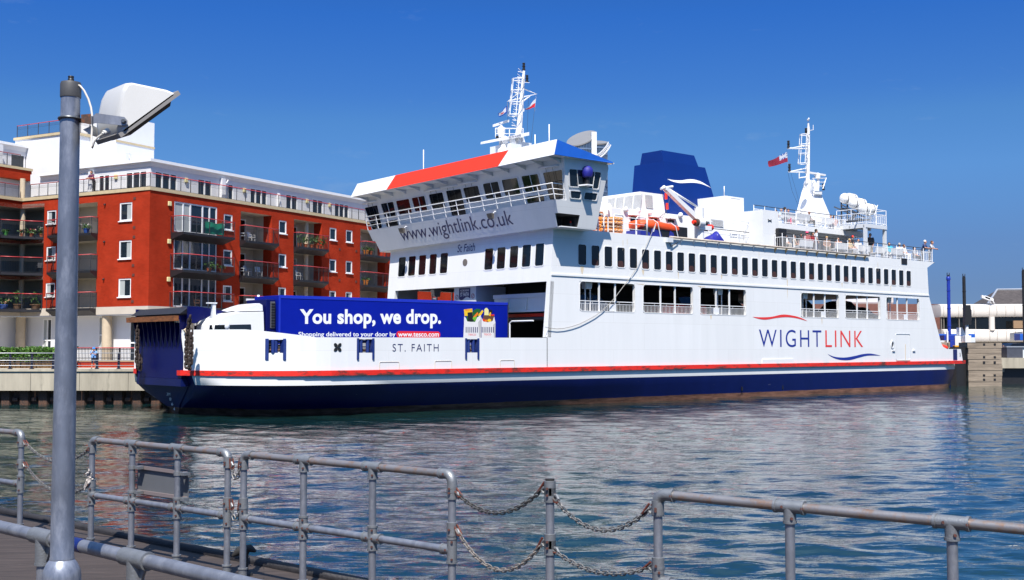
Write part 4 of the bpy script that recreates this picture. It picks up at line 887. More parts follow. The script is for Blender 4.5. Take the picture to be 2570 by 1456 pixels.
# ---- the bridge: leaning wheelhouse with its walkway, across the full beam and beyond
def KB(a, b, z): return (a, b, z - .018 * b)               # the bridge sits a touch lower on the far side
c6 = lambda X, Y: (865.9 + X * .26855, 313.7 + Y * .26855)
c8 = lambda X, Y: (1380.4 + X * .19531, 351.4 + Y * .19531)
def on_lean(px, py, az):                                    # pixel -> (b, z) on a raked transverse face a = az(z)
    a = 23.2
    for _ in range(6): b, z = fp(px, py, a); a = az(z + .018 * b)
    return b, z + .018 * b
wall_a = lambda z: 22.90 + (14.85 - z) / 2.45 * .65
pan_a = lambda z: 22.65 + (12.4 - z) / 1.57 * .62
def nb(z): return -1.85 + (14.9 - z) / 4.05 * .75            # near wing side, leaning in towards its foot
def fb(z): return BEAM + 2.1 - (14.9 - z) / 4.05 * 1.2
bridge = MB(); bridge.use(W_PAINT)
bridge.quad(KB(wall_a(12.4), nb(12.4), 12.4), KB(wall_a(12.4), fb(12.4), 12.4), KB(wall_a(14.9), fb(14.9), 14.9), KB(wall_a(14.9), nb(14.9), 14.9))
bridge.quad(KB(pan_a(12.4), nb(12.4), 12.4), KB(wall_a(12.4), nb(12.4), 12.4), KB(wall_a(12.4), fb(12.4), 12.4), KB(pan_a(12.4), fb(12.4), 12.4))
for bf in (nb, fb):                                        # wing ends
    for q in ([(wall_a(14.9), 14.9), (26.64, 14.85), (26.75, 14.6), (26.5, 12.4), (wall_a(12.4), 12.4)], [(pan_a(12.4) + .002, 12.4), (26.5, 12.4), (26.42, 11.62), (pan_a(11.62) + .002, 11.62)], [(24.8, 11.62), (26.42, 11.62), (26.33, 10.87), (24.7, 10.87)]):
        bridge.add([KB(a, bf(z), z) for a, z in q], [tuple(range(len(q)))])
bridge.quad(KB(26.64, nb(14.85), 14.85), KB(26.64, fb(14.85), 14.85), KB(26.33, fb(10.87), 10.87), KB(26.33, nb(10.87), 10.87))
bridge.prism([KB(23.38, nb(10.83), 10.83), KB(26.33, nb(10.83), 10.83), KB(26.33, fb(10.83), 10.83), KB(23.38, fb(10.83), 10.83)], (0, 0, .06))
wheel = bridge.build('wheelhouse', None, ferry)
P = lambda b, z: KB(pan_a(z), b, z)
mb = MB(); mb.use(W_PAINT); mb.prism([P(nb(11.62) + .002, 11.62), P(fb(11.62), 11.62), P(fb(12.4), 12.4), P(nb(12.4) + .002, 12.4)], (.05, 0, 0)); mb.prism([P(nb(10.83) + .25, 10.84), P(fb(10.83) - .25, 10.84), P(fb(11.6) - .25, 11.618), P(nb(11.6) + .25, 11.618)], (.05, 0, 0)); mb.build('front_panel', None, wheel)
for f_, s_ in ((nb, 1), (fb, -1)):                          # look-down niche in each wing
    mb = MB(); mb.use(INSIDE); y0, y1 = f_(11.2) + s_ * .12, f_(11.2) + s_ * 1.5; mb.quad(KB(24.78, y0, 10.88), KB(24.78, y1, 10.88), KB(24.85, y1, 11.6), KB(24.85, y0, 11.6)); mb.quad(KB(23.3, y1, 10.88), KB(24.8, y1, 10.88), KB(24.8, y1, 11.6), KB(23.0, y1, 11.6)); mb.quad(KB(23.1, y0, 11.61), KB(24.8, y0, 11.61), KB(24.8, y1, 11.61), KB(23.1, y1, 11.61))
    n_ = mb.build('wing_niche', None, wheel); mb = MB(); mb.cyl(KB(24.5, y0 + .3, 10.9), KB(24.5, y0 + .3, 11.15), .12, 10); mb.build('lamp_base', BLACK, n_); mb = MB(); mb.cyl(KB(24.5, y0 + .3, 11.15), KB(24.5, y0 + .3, 11.3), .05, 8); mb.build('red_lamp', RED, n_)
def txt_at(px, py): return on_lean(*c6(px, py), pan_a)
b0, _ = txt_at(525, 1050); b1, _ = txt_at(1578, 920); _, zb = txt_at(950, 1064); _, zt = txt_at(1190, 850)
text_mesh('www.wightlink.co.uk', P, b0, b1, max(zb, 10.98), zt, thick=.015, nrm=(-.87, 0, -.48), bold=.0).build('web_lettering', LETTER, ferry)
# windows of the wheelhouse
def poly_window(pts, nrm, parent, t=.06, glass=GLASS, mullion=False):
    n = Vector(nrm); pts = [Vector(p) for p in pts]; c = sum(pts, Vector()) / len(pts)
    def rounded(k, r=.10):
        out = []; q = [p + (p - c).normalized() * k for p in pts]
        for i in range(4):
            p, a, b = q[i], q[i - 1], q[(i + 1) % 4]; u, w = (a - p).normalized(), (b - p).normalized()
            for j in range(4): f = j / 3; out.append(p + u * r * (1 - f) ** 2 + w * r * f ** 2)
        return out
    inn, out = rounded(0), rounded(t * 1.6); mb = MB(); mb.use(W_CLEAN); ring(mb, lambda *p: Vector(p) + n * .012, [tuple(p) for p in inn], [tuple(p) for p in out], n * .035); f = mb.build('window', None, parent)
    g = MB(); g.use(glass); g.add([p + n * .014 for p in rounded(.02)], [tuple(range(16))]); g.build('pane', None, f)
    if mullion: m0 = (pts[0] + pts[1]) / 2; m1 = (pts[2] + pts[3]) / 2; m = MB(); m.cyl(m0 + n * .03, m1 + n * .03, .028, 4); m.build('glazing_bar', W_CLEAN, f)
    return f
FWN = Vector((-.966, 0, -.25)).normalized()
for k, q in enumerate([((187, 775), (305, 749), (352, 958), (262, 978)), ((337, 737), (455, 716), (482, 850), (375, 862)), ((478, 711), (600, 689), (632, 820), (510, 835)), ((625, 683), (745, 661), (775, 795), (660, 808)), ((785, 650), (915, 628), (945, 768), (820, 782)),
          ((945, 617), (1085, 596), (1138, 835), (1005, 850)), ((1105, 590), (1245, 566), (1282, 708), (1142, 722)), ((1290, 551), (1432, 527), (1470, 675), (1325, 690)), ((1466, 515), (1612, 492), (1647, 645), (1502, 660)), ((1650, 480), (1805, 456), (1842, 608), (1690, 628)),
          ((1853, 447), (2033, 417), (2045, 690), (1918, 700)), ((380, 905), (490, 880), (508, 945), (395, 955)), ((1695, 670), (1860, 648), (1872, 715), (1712, 738))]):
    pts = []
    for X, Y in q: b, z = on_lean(*c6(X, Y), wall_a); pts.append(KB(wall_a(z), max(b, nb(z) + .1), z))
    poly_window(pts, FWN, wheel, mullion=k in (1, 3, 7, 9))
SN = Vector((0, -.952, -.306)).normalized()
def on_wing(px, py):
    b = -1.5
    for _ in range(6): a, z = sp(px, py, b); b = nb(z + .018 * b)
    return KB(a, b, z + .018 * b)
for k, q in enumerate([((242, 372), (440, 388), (468, 606), (252, 594)), ((494, 402), (650, 416), (615, 628), (470, 612)), ((258, 652), (395, 664), (383, 755), (266, 744)), ((446, 672), (605, 686), (588, 776), (430, 762))]):
    poly_window([on_wing(*c8(*p)) for p in q], SN, wheel, glass=GLASSB, mullion=k < 2)
# roof with its painted fascias
def RP(a, b, z): return KB(a, b, z)
rb0, rb1 = -2.15, BEAM + 2.35
ra = lambda t: (21.8 + .35 * t, 14.88 + .97 * t)             # fascia foot to head
rs0, rs1 = on_lean(*c6(1480, 320), lambda z: 21.97)[0], on_lean(*c6(428, 545), lambda z: 21.97)[0]
mb = MB(); mb.use(W_CLEAN)
inset = lambda t, s: (rb0 + .12 * t) if s == 0 else (rb1 - .35 * t)
mb.add([RP(*ra(1)[:1], inset(1, 0), ra(1)[1]), RP(ra(1)[0], inset(1, 1), ra(1)[1]), RP(26.9, rb1, 14.95), RP(26.9, rb0 + .05, 14.95)], [(0, 1, 2, 3)])
mb.add([RP(21.8, rb0, 14.88), RP(21.8, rb1, 14.88), RP(26.9, rb1, 14.86), RP(26.9, rb0, 14.86)], [(0, 1, 2, 3)])
mb.add([RP(21.8, rb1, 14.88), RP(26.9, rb1, 14.86), RP(26.9, rb1, 14.95), RP(ra(1)[0], inset(1, 1), ra(1)[1])], [(0, 1, 2, 3)])
mb.add([RP(26.9, rb0, 14.86), RP(26.9, rb1, 14.86), RP(26.9, rb1, 14.95), RP(26.9, rb0 + .05, 14.95)], [(0, 1, 2, 3)])
roof = mb.build('wheelhouse_roof', None, ferry)
def fascia(bA, bB, m, name):
    mb = MB(); mb.use(m); f = lambda t, b: RP(ra(t)[0], b if rb0 < b < rb1 else inset(t, 0 if b <= rb0 else 1), ra(t)[1])
    sl = .30
    mb.prism([f(0, bA if bA <= rb0 else bA + sl), f(0, bB if bB >= rb1 else bB + sl), f(1, bB if bB >= rb1 else bB - sl), f(1, bA if bA <= rb0 else bA - sl)], (.03, 0, 0)); return mb.build(name, None, roof)
REDP = mat('fascia_red', (.80, .040, .010), .38, var=.04, scale=1, col2=(.75, .62, .58), lo=.715, hi=.725)
fascia(rb0, rs0, W_CLEAN, 'white_fascia'); fascia(rs0, rs1, REDP, 'red_fascia'); fascia(rs1, rb1, W_CLEAN, 'white_fascia')
mb = MB(); mb.use(BLUE); mb.add([RP(21.83, rb0 - .004, 14.90), RP(26.8, rb0 - .004, 14.89), RP(26.8, rb0 + .03, 14.97), RP(ra(1)[0] + .03, inset(1, 0) - .004, ra(1)[1] - .01)], [(0, 1, 2, 3)]); mb.build('blue_fascia', None, roof)
for i in range(14):
    b = rb0 + .6 + (rb1 - rb0 - 1.2) * i / 13; mb = MB(); mb.prism([RP(21.9, b, 14.87), RP(22.9, b, 14.87), RP(22.95, b, 14.6)], (0, .05, 0)); mb.build('eaves_bracket', W_GREY, roof)
# strip lamps, wipers, flood lamps on the front
for X0, Y0, X1, Y1 in ((1820, 405, 2005, 378), (1070, 556, 1243, 524), (910, 590, 1068, 562), (755, 622, 905, 592), (180, 735, 298, 712)):
    b, z = on_lean(*c6(X0, Y0), wall_a); b2, z2 = on_lean(*c6(X1, Y1), wall_a); a = wall_a(z); mb = MB(); mb.tube([KB(a - .12, b, z), KB(a - .12, b2, z2)], .075, 8); s_ = mb.build('window_washer_bar', W_CLEAN, wheel)
    for f in (.35, .68): bb = b + (b2 - b) * f; mb = MB(); mb.tube([KB(a - .1, bb, z), KB(wall_a(z - .9) - .08, bb - .05, z - .95)], .014, 4); mb.build('wiper', BLACK, s_)
for X, Y in ((1405, 850), (575, 985)):
    b, z = on_lean(*c6(X, Y), pan_a); a = pan_a(z); mb = MB(); mb.use(mat('lamp_body', (.10, .085, .07), .5)); mb.hexa([KB(a - .45, b - .22, z - .14), KB(a - .3, b - .22, z - .22), KB(a - .3, b + .22, z - .22), KB(a - .45, b + .22, z - .14)], [KB(a - .55, b - .24, z + .12), KB(a - .28, b - .2, z + .12), KB(a - .28, b + .2, z + .12), KB(a - .55, b + .24, z + .12)]); l_ = mb.build('floodlight', None, wheel)
    mb = MB(); mb.tube([KB(a - .3, b, z), KB(a - .15, b - .1, z + .25), KB(a + .02, b - .2, z + .2)], .035, 6); mb.build('bracket', W_CLEAN, l_)
# walkway rail
def pipe_rail(pts, h, posts, parent, name, r=.024, bars=(1.0, .66, .33), m=W_CLEAN, lean=(0, 0, 0)):
    mb = MB(); mb.use(m); pts = [Vector(p) for p in pts]; ln = Vector(lean)
    for f in bars: mb.tube([p + (Vector((0, 0, h)) + ln) * f for p in pts], r if f == 1 else r * .75, 6)
    for p, q in zip(pts, pts[1:]):
        n = max(1, round((q - p).length / posts))
        for i in range(n + 1): c = p + (q - p) * i / n; mb.tube([c, c + Vector((0, 0, h)) + ln], r, 5)
    return mb.build(name, None, parent)
pipe_rail([KB(wall_a(12.4), nb(12.4) + .03, 12.41), P(nb(12.4) + .05, 12.41), P(fb(12.4) - .05, 12.41), KB(wall_a(12.4), fb(12.4), 12.41)], .95, 1.30, wheel, 'walkway_rail', r=.032, lean=(-.25, 0, 0))
# search light under its blue cover on the wing
p = Vector(on_wing(*c8(435, 590))); mb = MB(); mb.use(W_CLEAN); mb.prism([p + Vector((-.5, .0, .02)), p + Vector((.35, .0, .02)), p + Vector((.3, -.5, .05)), p + Vector((-.2, -.5, .05))], (0, 0, -.08)); sl_ = mb.build('searchlight_bracket', None, wheel)
mb = MB(); mb.cyl(p + Vector((0, -.3, .05)), p + Vector((0, -.3, .5)), .16, 12); mb.build('searchlight_stand', BLACK, sl_)
mb = MB(); mb.use(mat('blue_canvas', (.010, .012, .22), .6, var=.4, scale=5, bump=.4)); mb.lathe(p + Vector((0, -.3, 0)), [(.05, .42), (.30, .52), (.37, .75), (.34, 1.0), (.18, 1.16), (.02, 1.2)], 11); mb.build('searchlight_cover', None, sl_)
# aerials on the roof
for X0, Y0, X1, Y1, b in ((733, 215, 733, 412, None), (1908, 0, 1908, 152, None), (1776, 92, 1776, 180, None)):
    bb, z = on_lean(*c6(X0, Y1), lambda z: 23.0); mb = MB(); mb.cyl(KB(23.0, bb, 15.2), KB(23.0, bb, z + (Y1 - Y0) * .0068 + .0), .035, 6); mb.build('whip_aerial', W_CLEAN, roof)

# ---- masts
def light_can(c, h, r, parent, m=BLACK, name='signal_lamp'):
    mb = MB(); mb.lathe(c, [(r * .9, 0), (r, .04), (r, h * .12), (r * .72, h * .16), (r * .72, h * .46), (r, h * .48), (r, h * .54), (r * .72, h * .56), (r * .72, h * .86), (r, h * .9), (r * .6, h)], 10); return mb.build(name, m, parent)
CLB = 8.6
def m1(X, Y, b=CLB): a, z = sp(1192.1 + X * .17237, 138 + Y * .17237, b); return Vector((a, b, z))
def m2(X, Y, b=CLB): a, z = sp(1819.6 + X * .25856, 282.3 + Y * .25856, b); return Vector((a, b, z))
def mast_ladder(mast, f, pole, rungs, hoops, off):
    mb = MB(); mb.use(W_CLEAN)
    for X, Y in rungs: p = f(X, Y); mb.tube([p, p + off * .45], .03, 4); mb.tube([p, p + off * .42 + Vector((0, 0, .22))], .025, 4)
    rails = [[], [], []]
    for X, Y, rr in hoops:
        c = f(X, Y); k = 12; ptz = [c + off.normalized() * (rr * (1 - math.cos(rad(30 * i)))) + Vector((0, 1, 0)) * rr * math.sin(rad(30 * i)) for i in range(k)]
        mb.tube(ptz, .035, 5, closed=True); rails[0].append(ptz[6]); rails[1].append(ptz[4]); rails[2].append(ptz[8])
    for r_ in rails: mb.tube(r_, .03, 5)
    mb.build('ladder_cage', None, mast)
mb = MB(); mb.use(W_CLEAN); mb.tube([m1(615, 1330), m1(640, 1090), m1(668, 800), m1(690, 500), m1(712, 235)], [.26, .22, .17, .13, .09], 10); mast = mb.build('fore_mast', None, ferry)
mb = MB(); mb.prism([m1(745, 1330), m1(690, 1330), m1(690, 1200), m1(712, 1200)], (0, .4, 0)); mb.build('mast_foot', W_CLEAN, mast)
mast_ladder(mast, m1, None, [(690 - 12 * i / 1.3, 255 + 78 * i) for i in range(11)], [(690, 370, .42), (680, 540, .43), (665, 712, .44), (650, 890, .45)], Vector((-.9, 0, 0)))
for q in ([(705, 490), (895, 570), (705, 612)], [(640, 545), (475, 675), (700, 622)], [(700, 675), (800, 600)]): mb = MB(); mb.tube([m1(*p) for p in q], .05, 6); mb.build('yard_arm', W_CLEAN, mast)
light_can(m1(711, 222), .52, .125, mast); light_can(m1(757, 395, CLB - .3), .5, .125, mast)
mb = MB(); mb.prism([m1(720, 392, 8.2), m1(795, 400, 8.2), m1(795, 400, 8.6), m1(720, 392, 8.6)], (0, 0, -.04)); mb.build('lamp_shelf', W_CLEAN, mast)
mb = MB(); mb.hexa([m1(690, 780, 8.5), m1(718, 780, 8.5), m1(718, 780, 8.8), m1(690, 780, 8.8)], [m1(690, 825, 8.5), m1(718, 825, 8.5), m1(718, 825, 8.8), m1(690, 825, 8.8)]); mb.build('junction_box', W_CLEAN, mast)
# radars
rb = 7.6
p0, p1 = m1(130, 1292, rb), m1(790, 1172, rb + .001); mb = MB(); mb.use(W_CLEAN); d = Vector((0, .34, 0)); mb.hexa([p0, p1, p1 + d, p0 + d], [p0 + Vector((0, 0, .16)), p1 + Vector((0, 0, .24)), p1 + d + Vector((0, 0, .24)), p0 + d + Vector((0, 0, .16))]); rad_ = mb.build('radar_scanner', None, ferry)
t0_, t1_ = m1(490, 1206, rb), m1(668, 1172, rb); sl = (p1.z - p0.z) / (p1.x - p0.x); fz = lambda u: p0.z + sl * (u - p0.x)
text_mesh('KELVIN HUGHES', lambda u, v: (u, rb - .01, fz(u) + v), t0_.x, t1_.x, .04, .19, thick=0, bold=.01).build('maker_lettering', LETTER, rad_)
mb = MB(); c = m1(410, 1330, rb + .17); mb.lathe(c, [(.42, -.62), (.40, -.25), (.2, -.1), (.15, .12)], 14); mb.build('radar_pedestal', W_CLEAN, rad_)
mb = MB(); mb.use(W_CLEAN); p0, p1 = m1(285, 1045, 8.9), m1(502, 975, 8.9); d = Vector((0, .2, 0)); h = Vector((0, 0, .17)); mb.hexa([p0, p1, p1 + d, p0 + d], [p0 + h, p1 + h, p1 + d + h, p0 + d + h]); r2 = mb.build('radar_scanner', None, ferry)
mb = MB(); c = m1(378, 1160, 9.0); mb.lathe(c, [(.14, -.9), (.14, -.2), (.3, .1), (.3, .48), (.12, .56), (.1, .68)], 12); mb.build('radar_pedestal', W_CLEAN, r2)
mb = MB(); mb.use(W_CLEAN); pl_ = [m1(300, 1200, 8.2), m1(300, 1200, 10), m1(700, 1200, 10), m1(700, 1200, 8.2)]; mb.prism(pl_, (0, 0, .05)); pf = mb.build('radar_platform', None, ferry)
pipe_rail([pl_[0], pl_[3], pl_[2], pl_[1], pl_[0]], .62, 1.2, pf, 'platform_rail', r=.035, bars=(1.0, .4))
for X in (540, 440): c = m1(X, 1240, 7.9); mb = MB(); mb.ball(c, .30, 12, (1, .5, 1)); mb.build('radar_dome', W_CLEAN, pf)
c = m1(325, 1232, 7.9); light_can(c, .25, .13, pf)
mb = MB(); mb.use(W_GREY); mb.box(m1(355, 1400).x, m1(510, 1400).x, 7.4, 9.6, m1(400, 1410).z - .8, m1(400, 1300).z - .1); mb.box(m1(540, 1400).x, m1(740, 1400).x, 8.0, 9.6, m1(600, 1410).z - .8, m1(600, 1260).z - .1); mb.build('mast_house', None, ferry)

# aft mast
mb = MB(); mb.use(W_CLEAN); e = [m2(765, 1010), m2(945, 1010), m2(845, 658), m2(800, 658)]; y0_, y1_ = 7.5, 9.7
mb.hexa([(e[0].x, y0_, e[0].z - .6), (e[1].x, y0_, e[1].z - .6), (e[1].x, y1_, e[1].z - .6), (e[0].x, y1_, e[0].z - .6)], [(e[3].x, 8.3, e[3].z), (e[2].x, 8.3, e[2].z), (e[2].x, 8.9, e[2].z), (e[3].x, 8.9, e[3].z)]); am = mb.build('aft_mast', None, ferry)
mb = MB(); mb.use(W_CLEAN); mb.tube([m2(800, 690), m2(806, 500), m2(810, 300), m2(810, 140)], [.2, .17, .14, .12], 10); mb.tube([m2(810, 140), m2(808, 105)], .09, 8); mb.build('mast_pole', None, am)
mast_ladder(am, m2, None, [(806, 240 + 32 * i) for i in range(13)], [(800, 222, .42), (795, 318, .42), (790, 408, .42), (783, 502, .42)], Vector((-.8, 0, 0)))
mb = MB(); mb.use(W_CLEAN)
for q in ([(605, 345), (660, 345), (735, 330), (800, 325)], [(605, 350), (800, 352)], [(615, 575), (660, 570), (800, 540)], [(615, 578), (790, 580)], [(720, 580), (720, 635), (800, 625)]): mb.tube([m2(*p) for p in q], .055, 6)
mb.build('yard_arm', None, am)
for X, Y, h in ((616, 342, .62), (626, 570, .65), (787, 212, .55), (955, 755, .6)): light_can(m2(X, Y, CLB - .2), h, .14, am)
mb = MB(); mb.tube([m2(825, 175), m2(856, 170), m2(856, 122)], .03, 5); mb.build('whip_aerial', W_CLEAN, am)
mb = MB(); mb.use(W_CLEAN); q = [m2(870, 760, 7.8), m2(945, 765, 7.8), m2(945, 765, 9.3), m2(870, 760, 9.3)]; mb.prism(q, (0, 0, -.3)); mb.cyl(m2(898, 735), m2(905, 640), .18, 10, .12); mb.lathe(m2(898, 640), [(.25, 0), (.28, .3), (.1, .5)], 10); mb.box(m2(815, 598).x, m2(970, 598).x, 8.5, 8.75, m2(890, 603).z, m2(890, 588).z); mb.build('aft_radar', None, am)
q = [m2(870, 715, 7.6), m2(950, 715, 7.6), m2(950, 715, 9.5), m2(870, 715, 9.5)]; mb = MB(); mb.use(W_CLEAN)
for Y, g_ in ((715, 0), (678, .10), (640, .22)): r_ = [m2(860 - g_ * 60, Y, 7.6), m2(950 + g_ * 150, Y, 7.6), m2(950 + g_ * 150, Y, 9.5), m2(860 - g_ * 60, Y, 9.5)]; mb.tube(r_, .035, 5, closed=True)
for b in (7.6, 9.5): mb.tube([m2(950, 740, b), m2(983, 635, b)], .04, 5); mb.tube([m2(870, 740, b), m2(860, 640, b)], .03, 5)
mb.build('mast_rail', None, am)
mb = MB(); mb.use(W_CLEAN); mb.lathe(m2(782, 745, 8.2), [(.25, -.05), (.25, .02), (.12, .1), (.2, .2)], 10); mb.build('horn', None, am)

# ---- funnel and the top-deck houses
fb0, fb1 = 6.8, 10.4
def fs(X, Y, b=6.8): a, z = sp(*c8(X, Y), b); return (a, z)
A1, A2 = fs(1515, 905), fs(2205, 975); T1, T2 = fs(1500, 270), fs(2037, 345); U1, U2 = fs(1500, 290), fs(1953, 330); V1, V2 = fs(1495, 120), fs(1915, 182)
zb_, zt_ = 13.0, (T1[1] + T2[1]) / 2; zu_ = V1[1]
mb = MB(); mb.use(mat('funnel_blue', (.003, .024, .155), .45, var=.08, scale=.5, spec=.2)); dl = .75
mb.hexa([(A1[0] - .4, fb0, zb_), (A2[0] + .2, fb0, zb_), (A2[0] + .2, fb1, zb_), (A1[0] - .4, fb1, zb_)], [(T1[0], fb0 + .35, zt_), (T2[0], fb0 + .35, zt_), (T2[0], fb1 - .25, zt_), (T1[0], fb1 - .25, zt_)])
fun = mb.build('funnel', None, ferry)
mb = MB(); mb.use(mat('funnel_blue', (0, 0, 0))); mb.hexa([(U1[0], fb0 + .36, zt_ + .002), (U2[0], fb0 + .36, zt_ + .002), (U2[0], fb1 - .85, zt_ + .002), (U1[0], fb1 - .85, zt_ + .002)], [(V1[0], fb0 + .50, zu_), (V2[0], fb0 + .50, zu_), (V2[0], fb1 - 1.1, zu_), (V1[0], fb1 - 1.1, zu_)]); mb.build('funnel_top', None, fun)
mb = MB(); mb.use(BLACK)
for a in (V1[0] + 1, V1[0] + 2.2, V2[0] - .7): mb = MB(); mb.cyl((a, 8.2, zu_ - .2), (a, 8.2, zu_ + .12), .25, 12); mb.build('exhaust_pipe', BLACK, fun)
def FP(a, z): return (a, fb0 + (z - zb_) / (zt_ - zb_) * .35 - .012, z)
swoosh([(1535, 496), (1620, 511), (1720, 514), (1800, 502), (1880, 503), (1970, 530), (2040, 572), (2102, 614)], [(1535, 496), (1600, 528), (1690, 549), (1780, 548), (1860, 545), (1945, 554), (2020, 576), (2102, 614)], fs, FP, LETTERW, 'funnel_emblem', fun)
a, z = fs(1990, 800); a2, z2 = fs(2065, 905); mb = MB(); ring(mb, lambda u, v: FP(u, v), rrect(a + .08, a2 - .08, z2 + .08, z - .08, .05), rrect(a, a2, z2, z, .08), (0, -.06, 0)); mb.build('funnel_hatch', BLACK, fun)
a, z = fs(2070, 810); a2, z2 = fs(2140, 920)
for i in range(12): zz = z + (z2 - z) * i / 11; p = FP(a, zz); mb = MB(); mb.prism([p, (a2, p[1], zz), (a2, p[1] - .05, zz - .05), (a, p[1] - .05, zz - .05)], (0, 0, .03)); mb.build('louvre_blade', BLACK, fun)
# white deck house: lower block with a louvred house in front of the funnel
HB = 2.6
def hs_(X, Y, b=HB): a, z = sp(*c8(X, Y), b); return a, z
h0 = hs_(1215, 655); h1 = hs_(1508, 690); hl = hs_(1215, 900); l1 = hs_(2490, 990); zlow = 13.05
mb = MB(); mb.use(W_PAINT); mb.hexa([(26.9, HB, 10.95), (l1[0], HB, 10.95), (l1[0], 14.6, 10.95), (26.9, 14.6, 10.95)], [(26.9, HB + .15, zlow), (l1[0], HB + .15, zlow), (l1[0], 14.45, zlow), (26.9, 14.45, zlow)])
dh = mb.build('deck_house', None, ferry)
zh = h0[1]; a0 = h0[0]; mb = MB(); mb.use(W_PAINT); mb.hexa([(a0 - .2, HB + .3, zlow - .02), (h1[0] + .1, HB + .3, zlow - .02), (h1[0] + .1, 14.2, zlow - .02), (a0 - .2, 14.2, zlow - .02)], [(a0, HB + .4, zh), (h1[0], HB + .4, zh), (h1[0], 14.0, zh), (a0, 14.0, zh)]); lh = mb.build('louvre_house', None, ferry)
def louvre(P, u0, u1, z0, z1, nrm, parent, n=14, m=W_CLEAN):
    nn = Vector(nrm); mb = MB(); mb.use(mat('louvre_dark', (.06, .06, .06), .7)); mb.quad(*[Vector(P(*c)) + nn * .006 for c in ((u0, z0), (u1, z0), (u1, z1), (u0, z1))]); mb.use(m)
    for i in range(n):
        z = z0 + (z1 - z0) * (i + .5) / n; h = (z1 - z0) / n; q = [Vector(P(u0, z)) + nn * .008, Vector(P(u1, z)) + nn * .008, Vector(P(u1, z - h * .45)) + nn * .05, Vector(P(u0, z - h * .45)) + nn * .05]; mb.prism(q, nn * .004 + Vector((0, 0, .02)))
    return mb.build('louvre', None, parent)
a_, z_ = hs_(1232, 695, HB + .3); a2_, z2_ = hs_(1325, 880, HB + .3); LS = lambda u, z: (u, HB + .29 + (z - zlow) / (zh - zlow) * .1, z); louvre(LS, a_, a2_, max(z2_, zlow + .1), z_, (0, -1, 0), lh)
for X0, X1, yt in ((738, 828, 745), (848, 940, 728), (958, 1060, 708), (1075, 1180, 690)):
    g = lambda X, Y: fp(*c8(X, Y), a0 - .1); b_a, _ = g(X0, 800); b_b, z_b = g(X1, yt + 12); LF_ = lambda b, z: (a0 - .2 + (z - zlow) / (zh - zlow) * .2 - .005, b, z); louvre(LF_, b_b, b_a, zlow + .12, zh - .18, (-1, 0, 0), lh)
# fire point gear, doors, ports with hoods
DS = lambda u, z: (u, HB + (z - 10.95) / (zlow - 10.95) * .15 - .004, z)
for X0, X1, Y0, Y1, hood in ((1042, 1143, 972, 1118, 1), (1298, 1395, 995, 1060, 1), (1518, 1612, 1015, 1068, 1), (605, 672, 925, 985, 1), (1975, 2045, 1050, 1180, 1)):
    a, z = hs_(X0, Y0); a2, z2 = hs_(X1, Y1); f = ship_window(DS, a, a2, max(z2, 11.15), z, (0, -1, 0), .10, dh, back=-.006)
    if hood: c = (a + a2) / 2; mb = MB(); w = (a2 - a) / 2 + .18; mb.prism([DS(c - w, z + .06), DS(c, z + .26), DS(c + w, z + .06)], (0, -.35, -.05)); mb.build('window_hood', W_CLEAN, f)
a, z = hs_(808, 872); a2, z2 = hs_(925, 995); mb = MB(); mb.use(W_GREY); mb.quad(*[Vector(DS(*c)) - Vector((0, .006, 0)) for c in ((a, z2), (a2, z2), (a2, z), (a, z))]); mb.build('doorway', None, dh)
for X, Y in ((980, 893), (1135, 910), (1290, 935), (1682, 965), (632, 880)): a, z = hs_(X, Y); mb = MB(); p = Vector(DS(a, z)); mb.ball(p + Vector((0, -.12, 0)), .2, 12, (1, .8, 1)); mb.build('lamp_globe', W_CLEAN, dh)
a, z = hs_(2085, 1010); a2, z2 = hs_(2240, 1120); louvre(DS, a, a2, z2, z, (0, -1, 0), dh, n=10)
a, z = hs_(745, 870); mb = MB(); p = Vector(DS(a, z)); mb.tube([p + Vector((-.35, -.5, .05)), p + Vector((0, -.3, 0)), p + Vector((.12, -.1, 0))], [.22, .08, .06], 10); mb.build('loudhailer', W_CLEAN, dh)
for X, Y in ((1478, 720), (1492, 850)): a, z = hs_(X, Y, HB + .3); mb = MB(); mb.box(a - .06, a + .06, HB + .12, HB + .28, z - .25, z + .2); mb.build('fire_extinguisher', RED, lh)
# tall white box house aft of the funnel
t0_ = hs_(2255, 715, 4.2); t1_ = hs_(2490, 740, 4.2); mb = MB(); mb.use(W_PAINT); mb.box(t0_[0], t1_[0], 4.2, 9.5, zlow + .001, t0_[1]); th_ = mb.build('stair_house', None, ferry)
a, z = hs_(2320, 745, 4.2); a2, z2 = hs_(2440, 960, 4.2); mb = MB(); ring(mb, lambda u, v: (u, 4.197, v), rrect(a, a2, zlow + .05, z, .1), rrect(a - .04, a2 + .04, zlow + .02, z + .04, .12), (0, -.02, 0)); mb.build('house_door', W_GREY, th_)
a, z = hs_(2260, 640, 4.2); mb = MB(); mb.cyl((t0_[0] + .1, 4.4, t0_[1]), (t0_[0] + .1, 4.4, z + .3), .035, 6); mb.build('whip_aerial', W_CLEAN, th_)
